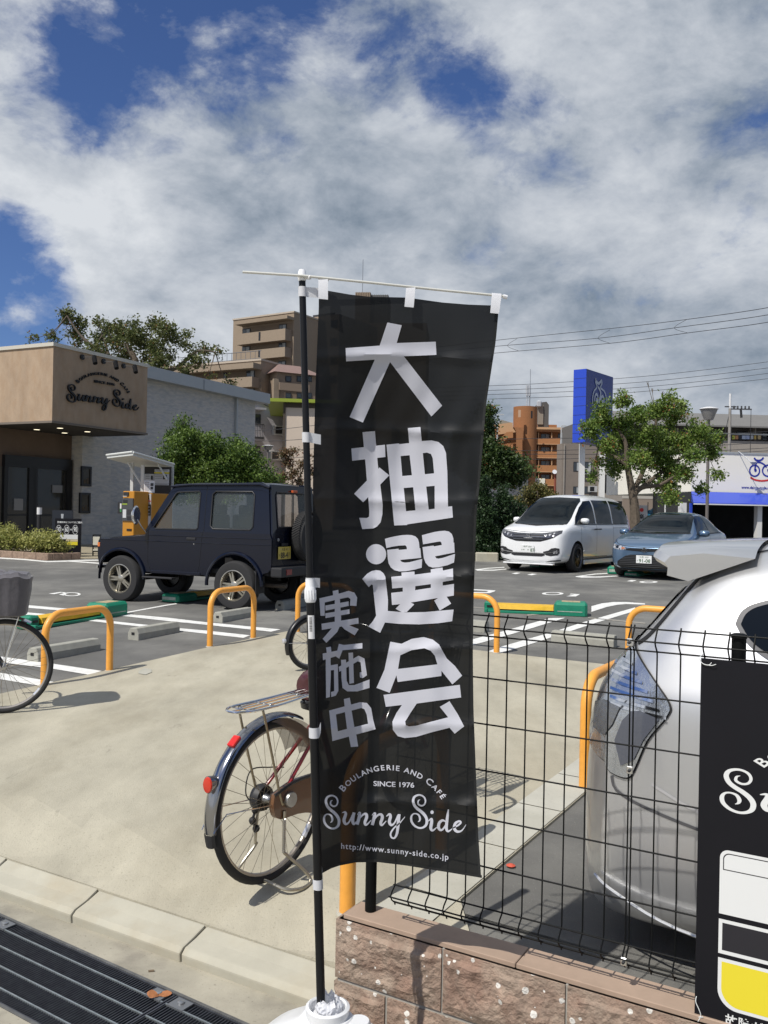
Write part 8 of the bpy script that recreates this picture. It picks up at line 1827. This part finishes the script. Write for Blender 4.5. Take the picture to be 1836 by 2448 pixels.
for i in range(5): mb.lathe([(.05, 0), (.09, .05), (.05, .12), (.09, .17), (.04, .24)], 8, Matrix.Translation((.35+i*.33, 0, H_-1.3)))
mb.build('insulators', M_blackp, t, kind='stuff')
mb = MB(); mb.tube([(.95, 0, H_-1.35), (1.02, 0, H_-2.1)], .10, 6); mb.build('switch', M_blackp, t)
mb = MB(); mb.tube([(-.02, 0, H_-1.6), (-.75, 0, H_-5.2)], .03, 5); mb.tube([(1.85, 0, H_-1.3), (1.85, 0, 3)], .025, 5); mb.build('stay_wire', M_black, t, kind='stuff')
for (px, pyt, y, lab) in ((X_(155), Y(470), 90, 'white lamp pole with a flat head in front of the orange stair wing'), (X_(945), Y(610), 95, 'white lamp pole between the orange balconies and the grey block')):
    q = at(px, pyt, y); t = thing('lamp_pole', lab, 'street lamp', (q.x, y, lotz(y)), group='white far lamp poles'); H_ = q.z-lotz(y)
    mb = MB(); mb.lathe([(.09, 0), (.07, H_)], 8); mb.build('mast', mat('pale_mast', (.45, .46, .46), .5), t); mb = MB(); mb.bx(0, .62 if px < 1300 else .5, -.08, .08, H_-.06, H_+.03); mb.build('lamp_head', mat('pale_mast', (.45, .46, .46)), t)
def wire(pts, label, r=.018, grp=None, n=8):
    P = smooth_path([at(*p) for p in pts], n); mb = MB(); mb.tube(P, r, 5); o = mb.build('overhead_wire', mat('dark_wire', (.03, .03, .035), .6)); return tag(o, label, 'overhead wire', grp)
W2 = lambda x, y: (1200+x/2.6085, 700+y/2.6085)
for z, lab in ((((0, 292), (700, 220), (1160, 165), (1660, 92)), 'top one of the three close overhead wires at upper right'), (((0, 330), (600, 283), (1080, 218), (1660, 137)), 'middle one of the three close overhead wires at upper right'), (((0, 372), (680, 314), (1160, 250), (1660, 183)), 'bottom one of the three close overhead wires at upper right')):
    P = [W2(*q) for q in z]; d = 38; P = [(P[0][0]-260, P[0][1]+(P[0][1]-P[1][1])*260/(P[1][0]-P[0][0])+3, d+8)]+[(p[0], p[1], d+6-12*i/3) for i, p in enumerate(P)]+[(P[-1][0]+150, P[-1][1]-36, d-9)]; wire(P, lab, .013)
for q in (((95, 285), (35, 330), (105, 362)), ((675, 230), (600, 282), (680, 316)), ((1155, 165), (1075, 219), (1160, 250))):
    mb = MB(); dd = 43-q[0][0]/1660*11; mb.tube(smooth_path([at(*W2(*p), dd) for p in q], 6), .008, 4); o = mb.build('wire_spacer', mat('dark_wire', (.03, .03, .035))); tag(o, {95: 'leftmost', 675: 'middle', 1155: 'rightmost'}[q[0][0]]+' thin curved spacer cord linking the three close overhead wires', 'wire spacer', 'spacers on the upper wires')
for z, lab in ((((0, 577), (450, 553), (1000, 510), (1660, 430)), 'faint top wire of the four crossing behind the blue pylon'), (((0, 606), (450, 585), (1000, 545), (1660, 468)), 'second wire of the four crossing behind the blue pylon'), (((0, 632), (450, 614), (1000, 577), (1660, 502)), 'third wire of the four crossing behind the blue pylon'), (((0, 660), (450, 645), (1000, 605), (1660, 535)), 'lowest wire of the four crossing behind the blue pylon')):
    P = [W2(*q) for q in z]; P = [(P[0][0]-300, P[0][1]+10, 62)]+[(p[0], p[1], 62) for p in P]+[(P[-1][0]+120, P[-1][1]-20, 60)]; wire(P, lab, .016)
for k, (y0, y1, y2) in enumerate(((1053, 1048, 1044), (1078, 1077, 1070), (1085, 1086, 1083), (1098, 1098, 1090))):
    wire([(1130, y0, 66), (1300, y1, 66), (1480, y2+3, 66), (1650, y2-2, 66), (1900, y2-16, 66)], ['highest', 'second', 'third', 'lowest'][k]+' of the thin wires crossing the orange and grey apartments', .02)
for k, (a, b) in enumerate((((600, 1030), (760, 1016)), ((600, 1055), (760, 1047)), ((640, 1080), (760, 1072)), ((650, 1098), (760, 1090)))):
    wire([(a[0]-60, a[1]+3, 40), (a[0], a[1], 40), (680, (a[1]+b[1])/2+2, 40), (b[0], b[1], 40), (b[0]+90, b[1]-8, 40)], ['highest', 'second', 'third', 'lowest'][k]+' of the thin wires in front of the cream building', .012)
sp_ = at(X_(868), Y(1200), 75); t = thing('dish_pole', 'rusty red pole with a white dish behind the white minivan', 'antenna', (sp_.x, 75, lotz(75))); mb = MB(); mb.lathe([(.10, 0), (.09, sp_.z-lotz(75))], 10); mb.build('pole_shaft', mat('rusty_red', (.22, .06, .035), .8), t)
mb = MB(); mb.lathe([(.02, 0), (.12, .02), (.19, .06)], 16, Matrix.Translation((-.1, -.2, sp_.z-lotz(75)+.1)) @ Matrix.Rotation(R_(75), 4, 'X')); mb.lathe([(.001, .03), (.18, .055)], 16, Matrix.Translation((-.1, -.2, sp_.z-lotz(75)+.1)) @ Matrix.Rotation(R_(75), 4, 'X')); mb.build('dish', mat('white_dish', (.65, .66, .68), .5), t, smooth=True)
nbx = Fac('small_banner', 'small white banner with a red dot left of the sedan roof', 'banner', 1527, 27.5, 90); a, b, z0_, z1_ = nbx.rect(1527, 1208, 1547, 1290)
o = nbx.lbox('cloth', a, b, 0, .01, z0_, z1_, mat('white_banner', (.68, .66, .65), .7, transl=.2)); s_, z_ = nbx.f(1534, 1219); mb = MB(); mb.lathe([(.062, 0), (.062, .004)], 20, Matrix.Translation((s_, 0, z_)) @ Matrix.Rotation(R_(90), 4, 'X')); mb.build('red_dot', mat('red_print', (.60, .03, .03)), o)
mb = MB(); put_text(mb, '楽', .17, lambda x, y: (s_+x, -.004, nbx.f(1534, 1240)[1]+y), .02, 'CENTER'); put_text(mb, 'し', .15, lambda x, y: (s_+x, -.004, nbx.f(1534, 1255)[1]+y), .02, 'CENTER'); mb.build('lettering', M_black, o)
nbx.lbox('banner_pole', b+.01, b+.03, 0, .02, 0, z1_+.1, M_black)
wp = Fac('white_pole', 'thin white pole standing in front of the blue tarpaulin', 'pole', 1590, 40, 90); a, b, z0_, z1_ = wp.rect(1589, 1186, 1591.6, 1230); mb = MB(); mb.lathe([(.03, 0), (.03, z1_)], 10); mb.build('shaft', mat('white_post', (.66, .66, .64)), wp.t, smooth=True)
# blue tarpaulin heap
tq = at(1588, 1212, 50); mb = MB(); n, m_ = 44, 14; V = []
for j in range(m_+1):
    for i in range(n+1):
        u = -1+2*i/n; v = j/m_; prof = max(0, 1-abs(u)**2.6)**.5*(1+.18*math.sin(u*5+1)); z = (1.05+.2*noise.noise(Vector((u*2, v*2, 1))))*prof*math.sin(v*math.pi*.95+.08)
        V.append((tq.x+u*1.75+.08*noise.noise(Vector((u*6, v*5, 3))), 50+1.2*(v-.5)+.1*noise.noise(Vector((u*7, v*6, 5))), lotz(50)-.0+1.0*prof*min(1, v*4+.3)+max(0, z)*.72+.10*noise.noise(Vector((u*9, v*7, 0)))))
mb.add(V, [(j*(n+1)+i, j*(n+1)+i+1, (j+1)*(n+1)+i+1, (j+1)*(n+1)+i) for j in range(m_) for i in range(n)]); tag(mb.build('tarpaulin', mat('blue_tarpaulin', (.008, .12, .22), .35, bump=.8, bs=5, dist=.1, var=.3, vs=2)), 'crumpled blue tarpaulin heap behind the sedan', 'tarpaulin')
fk = thing('far_kerb', 'pale concrete kerb in front of the conifers left of the minivan', 'kerb', G(1160, 1340), kind='structure')
for i in range(5):
    g = G(1192, 1343); x0 = g.x-.62*i; mb = MB(); mb.cbox(x0-.61, x0, g.y-.0+.05*i, g.y+.18+.05*i, lotz(g.y)-.05, lotz(g.y)+.24, .03); mb.build('kerb_stone', M_kerb, fk, world=True)

M_ac = mat('ac_unit', (.45, .45, .43), .6)
for F_, pts in ((ga, ((1388, 1134), (1405, 1176))), (gh, ((642, 1100), (650, 1040)))):
    for px, py in pts:
        x, z = F_.f(px, py); o = F_.lbox('air_conditioner', x, x+.8, -.35, -.02, z, z+.55, M_ac); F_.lbox('fan_grille', x+.08, x+.5, -.36, -.35, z+.07, z+.48, M_black, o)
for x in (1347, 1392): a_ = ga.f(x, 1100)[0]; ga.lbox('drain_pipe', a_, a_+.10, -.12, -.02, 0, zt_ if False else ga.f(1380, 1063)[1], M_gb2)
xx = bk.f(560, 1000, D0+.25)[0]; bk.lbox('drain_pipe', xx, xx+.09, D0+.13, D0+.25, 0, zfa-.42, M_fasc)
# ================================================================ vegetation
def leaf_mat(name, c1, c2, c3=None, r3=.9):
    m = bpy.data.materials.new(name); m.use_nodes = True; t = m.node_tree; b = t.nodes['Principled BSDF']; lk = t.links.new
    at_ = t.nodes.new('ShaderNodeAttribute'); at_.attribute_name = 'tint'; r = t.nodes.new('ShaderNodeValToRGB'); lk(at_.outputs['Fac'], r.inputs[0])
    r.color_ramp.elements[0].color = (*c1, 1); r.color_ramp.elements[1].color = (*c2, 1)
    if c3: e = r.color_ramp.elements[1]; e.position = r3; n = r.color_ramp.elements.new(min(.999, r3+.04)); n.color = (*c3, 1)
    lk(r.outputs[0], b.inputs['Base Color']); b.inputs['Roughness'].default_value = .5; b.inputs['Specular IOR Level'].default_value = .4
    tr = t.nodes.new('ShaderNodeBsdfTranslucent'); lk(r.outputs[0], tr.inputs[0]); mx = t.nodes.new('ShaderNodeMixShader'); mx.inputs[0].default_value = .32
    lk(b.outputs[0], mx.inputs[1]); lk(tr.outputs[0], mx.inputs[2]); lk(mx.outputs[0], t.nodes['Material Output'].inputs[0]); return m
def leaves(name, blobs, n, size, m, parent, seed, clump=.22, per=26, flat=1.0, shell=.5):
    """blobs: (center Vector, radius) in world; leaves gather in clumps through each blob's volume"""
    rg = np.random.default_rng(seed); W_ = np.array([b[1]**2 for b in blobs]); W_ = W_/W_.sum(); C_ = []; nc = max(1, n//per)
    for i in rg.choice(len(blobs), nc, p=W_):
        c, r = blobs[i]; d = rg.normal(size=3); d /= np.linalg.norm(d); C_.append(np.array(c)+d*r*(rg.random()**shell)*np.array([1, 1, flat]))
    C_ = np.array(C_); P = np.repeat(C_, per, 0)+rg.normal(size=(nc*per, 3))*clump*np.array([1, 1, .75])
    k = len(P); nrm = rg.normal(size=(k, 3))+np.array([0, 0, .7]); nrm /= np.linalg.norm(nrm, axis=1)[:, None]
    t1 = np.cross(nrm, rg.normal(size=(k, 3))); t1 /= np.linalg.norm(t1, axis=1)[:, None]; t2 = np.cross(nrm, t1); s = size*(.6+.8*rg.random(k))[:, None]
    a = P-t1*s*.6; b = P+t2*s*.34+nrm*s*.08; c = P+t1*s*.6; d = P-t2*s*.34+nrm*s*.08
    V = np.stack([a, b, c, d], 1).reshape(-1, 3); 
    if parent is not None: V = V-np.array(parent.location)
    me = bpy.data.meshes.new(name); me.vertices.add(k*4); me.vertices.foreach_set('co', V.ravel()); me.loops.add(k*4); me.loops.foreach_set('vertex_index', np.arange(k*4)); me.polygons.add(k)
    me.polygons.foreach_set('loop_start', np.arange(k)*4); me.polygons.foreach_set('loop_total', np.full(k, 4)); me.update(calc_edges=True)
    tint = np.repeat(np.clip(np.repeat(rg.normal(.42, .22, nc), per)+rg.normal(0, .16, k), 0, 1), 4).astype(np.float32); atr = me.attributes.new('tint', 'FLOAT', 'POINT'); atr.data.foreach_set('value', tint)
    me.materials.append(m); o = bpy.data.objects.new(name, me); COL.objects.link(o)
    if parent: o.parent = parent
    return o
M_bark = mat('bark', (.12, .095, .07), .95, var=.3, vs=14, bump=.8, bs=40, dist=.02)
LM = leaf_mat('leaves_mid', (.07, .135, .022), (.26, .34, .075), (.34, .14, .04), .982)
LA = leaf_mat('leaves_autumn', (.055, .080, .022), (.19, .20, .07), (.24, .11, .04), .93)
LB = leaf_mat('leaves_bush', (.028, .070, .012), (.20, .29, .055))
LD = leaf_mat('leaves_conifer', (.014, .036, .014), (.055, .10, .035))
LP = leaf_mat('leaves_planter', (.15, .18, .035), (.52, .50, .17))
def pb_(px, py, r, y, dy=0.0): q = at(px, py, y+dy); return (q, r*y/FPX)
def tree(name, label, cat, basepx, y, blobs, limbs, n, size, m, seed, tr=.14, group=None, clump=.2, per=24, spread=.9, flat=1.0, shell=.5):
    b0 = at(*basepx, y); base = Vector((b0.x, y, lotz(y))); t = thing(name, label, cat, base, group=group); rg = random.Random(seed)
    mb = MB(); top = None
    for L_ in limbs:
        P = [at(px, py, y+dy) for px, py, dy, r in L_]; 
        if L_ is limbs[0]: P = [Vector((P[0].x, y, lotz(y)-.05))]+P
        rs = [r*y/FPX for px, py, dy, r in L_]; rs = ([rs[0]*1.2]+rs) if L_ is limbs[0] else rs
        SP = smooth_path(P, 4); R2 = []
        for i in range(len(SP)): q = i/4; j = min(int(q), len(rs)-2); R2.append(rs[j]+(rs[j+1]-rs[j])*(q-j))
        mb = MB(); mb.tube(SP, R2, 8); mb.build('trunk' if L_ is limbs[0] else 'limb', M_bark, t, world=True, smooth=True)
    # fine branches to the foliage clumps
    bl = [pb_(px, py, r, y, rg.uniform(-1, 1)*spread) for px, py, r in blobs]
    ends = [at(L_[-1][0], L_[-1][1], y+L_[-1][2]) for L_ in limbs]+[at(L_[len(L_)//2][0], L_[len(L_)//2][1], y+L_[len(L_)//2][2]) for L_ in limbs]
    mb = MB()
    for c, r in bl:
        e = min(ends, key=lambda q: (q-c).length); mid = (e+c)/2+Vector((rg.uniform(-.1, .1), rg.uniform(-.1, .1), -.08))*(c-e).length
        mb.tube(smooth_path([e, mid, c], 4), [.9*1.6*y/FPX*(1-.09*k) for k in range(9)], 5)
        for q in range(4): d = Vector((rg.uniform(-1, 1), rg.uniform(-1, 1), rg.uniform(-.4, 1))).normalized()*r; mb.tube([c-(c-e)*.15, c+d*.8], .5*y/FPX, 4)
    mb.build('branches', M_bark, t, world=True, kind='stuff')
    leaves('crown', bl, n, size, m, t, seed, clump, per, flat, shell); return t
tb = [(1486, 958, 22), (1437, 993, 30), (1410, 1028, 26), (1477, 1015, 34), (1526, 993, 30), (1570, 984, 26), (1601, 962, 24), (1628, 975, 20), (1610, 1002, 22), (1455, 1068, 24), (1499, 1051, 30), (1544, 1046, 32), (1588, 1051, 34), (1437, 1108, 14), (1473, 1117, 26), (1526, 1099, 28), (1579, 1095, 36), (1632, 1060, 30), (1677, 1037, 26), (1712, 1051, 20), (1699, 1082, 24), (1659, 1091, 26), (1610, 1126, 28), (1588, 1162, 26), (1632, 1135, 26), (1601, 1188, 18), (1419, 1140, 12), (1716, 1135, 14), (1677, 1170, 14), (1544, 1144, 16), (1548, 915, 4), (1558, 930, 4), (1585, 938, 5), (1660, 1010, 8)]
tree('broadleaf_tree', 'leafy green tree with forked trunk between the minivan and the sedan', 'tree', (1518, 1280), 27, tb,
     [[(1518, 1250, 0, 13), (1516, 1205, 0, 11), (1512, 1180, 0, 10), (1500, 1110, 0, 7), (1496, 1060, 0, 5), (1480, 1030, 0, 3)], [(1513, 1185, 0, 7), (1535, 1165, -.1, 6), (1575, 1160, -.3, 4), (1610, 1140, -.5, 3)], [(1512, 1180, 0, 7), (1540, 1120, .3, 5), (1560, 1060, .3, 5), (1570, 1000, .3, 3)], [(1500, 1110, 0, 7), (1465, 1090, .2, 4), (1430, 1075, .3, 2.5)], [(1535, 1165, 0, 6), (1620, 1100, .5, 4), (1690, 1060, .6, 2.5)]], 25000, .078, LM, 3, clump=.095, per=22, spread=1.0, shell=.5)
tl = [(162, 750, 14), (155, 765, 12), (189, 774, 18), (180, 795, 14), (190, 815, 16), (121, 806, 14), (81, 810, 8), (236, 770, 14), (257, 784, 20), (243, 808, 24), (287, 794, 26), (275, 820, 24), (324, 777, 16), (320, 800, 24), (368, 777, 22), (337, 815, 28), (398, 791, 22), (415, 811, 18), (371, 834, 26), (405, 851, 22), (449, 807, 16), (445, 825, 12), (486, 838, 16), (470, 860, 22), (520, 841, 10), (440, 890, 24), (380, 868, 24), (300, 850, 30), (500, 899, 10), (230, 835, 20), (550, 920, 14), (350, 855, 20)]
tree('autumn_tree', 'thin crowned tree turning brown behind the bakery roof', 'tree', (330, 1000), 46, tl,
     [[(330, 960, 0, 14), (328, 900, 0, 11), (322, 860, 0, 8), (300, 820, 0, 5)], [(328, 900, 0, 8), (260, 850, 0, 5), (200, 810, 0, 3), (160, 755, 0, 1.5)], [(328, 900, 0, 8), (370, 860, 0, 5), (400, 800, 0, 3)], [(328, 910, 0, 7), (420, 880, 0, 5), (470, 840, 0, 3), (515, 842, 0, 1.5)], [(260, 850, 0, 4), (245, 800, 0, 2)]], 12500, .13, LA, 5, clump=.17, per=16, spread=1.6, shell=.6)
bb = [(437, 1010, 20), (430, 1045, 32), (420, 1085, 40), (465, 1070, 36), (505, 1060, 26), (500, 1090, 36), (560, 1070, 26), (545, 1100, 40), (590, 1090, 30), (610, 1120, 32), (400, 1130, 34), (450, 1125, 46), (500, 1130, 46), (560, 1135, 40), (640, 1140, 22), (390, 1110, 18), (455, 1040, 22), (660, 1160, 16), (600, 1150, 34), (420, 1165, 40), (480, 1170, 40), (540, 1170, 40)]
tree('large_bush', 'large bright green bush behind the dark blue car', 'bush', (500, 1200), 24.5, bb, [[(490, 1210, 0, 8), (485, 1150, 0, 6), (470, 1100, 0, 4)], [(490, 1210, 0, 6), (540, 1150, 0, 4), (560, 1110, 0, 3)], [(490, 1210, 0, 6), (440, 1140, 0, 4), (435, 1060, 0, 2)]], 42000, .062, LB, 8, clump=.10, per=22, spread=.55, shell=.4)
tree('reddish_shrub', 'thin reddish shrub in front of the cream building', 'shrub', (700, 1170), 32, [(680, 1085, 12), (700, 1080, 8), (690, 1105, 12), (725, 1110, 12), (735, 1090, 8), (745, 1130, 12), (705, 1130, 10), (680, 1140, 12), (715, 1150, 10)], [[(700, 1200, 0, 3), (698, 1140, 0, 2), (690, 1095, 0, 1)], [(700, 1180, 0, 2), (725, 1120, 0, 1)]], 2600, .07, leaf_mat('leaves_red', (.10, .10, .04), (.22, .10, .06)), 12, clump=.09, per=14, spread=.3)
tree('bushy_tree', 'dense dark green tree just right of the banner behind the conifers', 'tree', (1160, 1300), 28, [(1166, 985, 16), (1160, 1010, 24), (1152, 1040, 30), (1150, 1075, 34), (1180, 1090, 36), (1206, 1108, 36), (1235, 1120, 28), (1190, 1135, 34), (1150, 1120, 40), (1225, 1145, 24), (1120, 1060, 40), (1120, 1110, 40), (1255, 1128, 12)], [[(1150, 1300, 0, 9), (1150, 1180, 0, 7), (1155, 1080, 0, 4), (1160, 1010, 0, 2)]], 26000, .085, LD and leaf_mat('leaves_dark', (.022, .05, .014), (.10, .15, .04), (.26, .10, .04), .97), 14, clump=.13, per=22, spread=.7, shell=.4)
def conifer(px, pt, pb, w_, y, seed, label):
    bl = []
    for k in range(9):
        q = k/8; bl.append((px+4*math.sin(seed+k*2), pt+(pb-pt)*q, max(5, w_*(.25+.75*q**.7)*(1 if q < .85 else .85))))
    tree('conifer', label, 'conifer', (px, pb), y, bl, [[(px, pb, 0, 4), (px, (pt+pb)/2, 0, 3), (px, pt+10, 0, 1)]], 17000, .055, LD, seed, group='conifers right of the banner', clump=.07, per=24, spread=.15, shell=.35)
conifer(1158, 1150, 1325, 42, 24.3, 21, 'tallest conifer beside the right edge of the banner'); conifer(1205, 1168, 1320, 36, 24.8, 22, 'middle conifer right of the banner'); conifer(1240, 1205, 1318, 24, 25.2, 23, 'shortest conifer next to the white minivan')
tree('yellowing_shrub', 'yellowing shrub showing above the roof of the white minivan', 'shrub', (1290, 1200), 33, [(1262, 1175, 10), (1285, 1172, 16), (1300, 1182, 14), (1320, 1190, 12), (1270, 1195, 18), (1240, 1200, 14)], [[(1285, 1230, 0, 3), (1285, 1190, 0, 2), (1285, 1175, 0, 1)]], 4200, .075, leaf_mat('leaves_yellow', (.07, .09, .025), (.24, .19, .06)), 25, clump=.12, per=16, spread=.4)
# planter shrubs
pcs = []; rg = random.Random(4)
for i in range(34):
    u = rg.uniform(.05, .98); v = rg.uniform(.25, .9); p = pc+d1*(3.6*(1-u) if False else 3.7*u*1.0-.1)+d2*(v*.85); hgt = .52-.2*max(0, .25-u)/.25
    pcs.append((Vector((p.x, p.y, lotz(p.y)+.12+hgt*rg.uniform(.35, .95))), .20))
ph = thing('planter_hedge', 'mass of yellow green leafy shrubs growing in the brown planter', 'hedge', (pc.x, pc.y, lotz(pc.y)))
leaves('foliage', pcs, 16000, .05, LP, ph, 31, clump=.07, per=16, shell=.6)
mb = MB()
for c, r in pcs: mb.tube([(c.x, c.y, lotz(c.y)+.1), (c.x, c.y, c.z)], .008, 4)
mb.build('stems', M_bark, ph, world=True, kind='stuff')
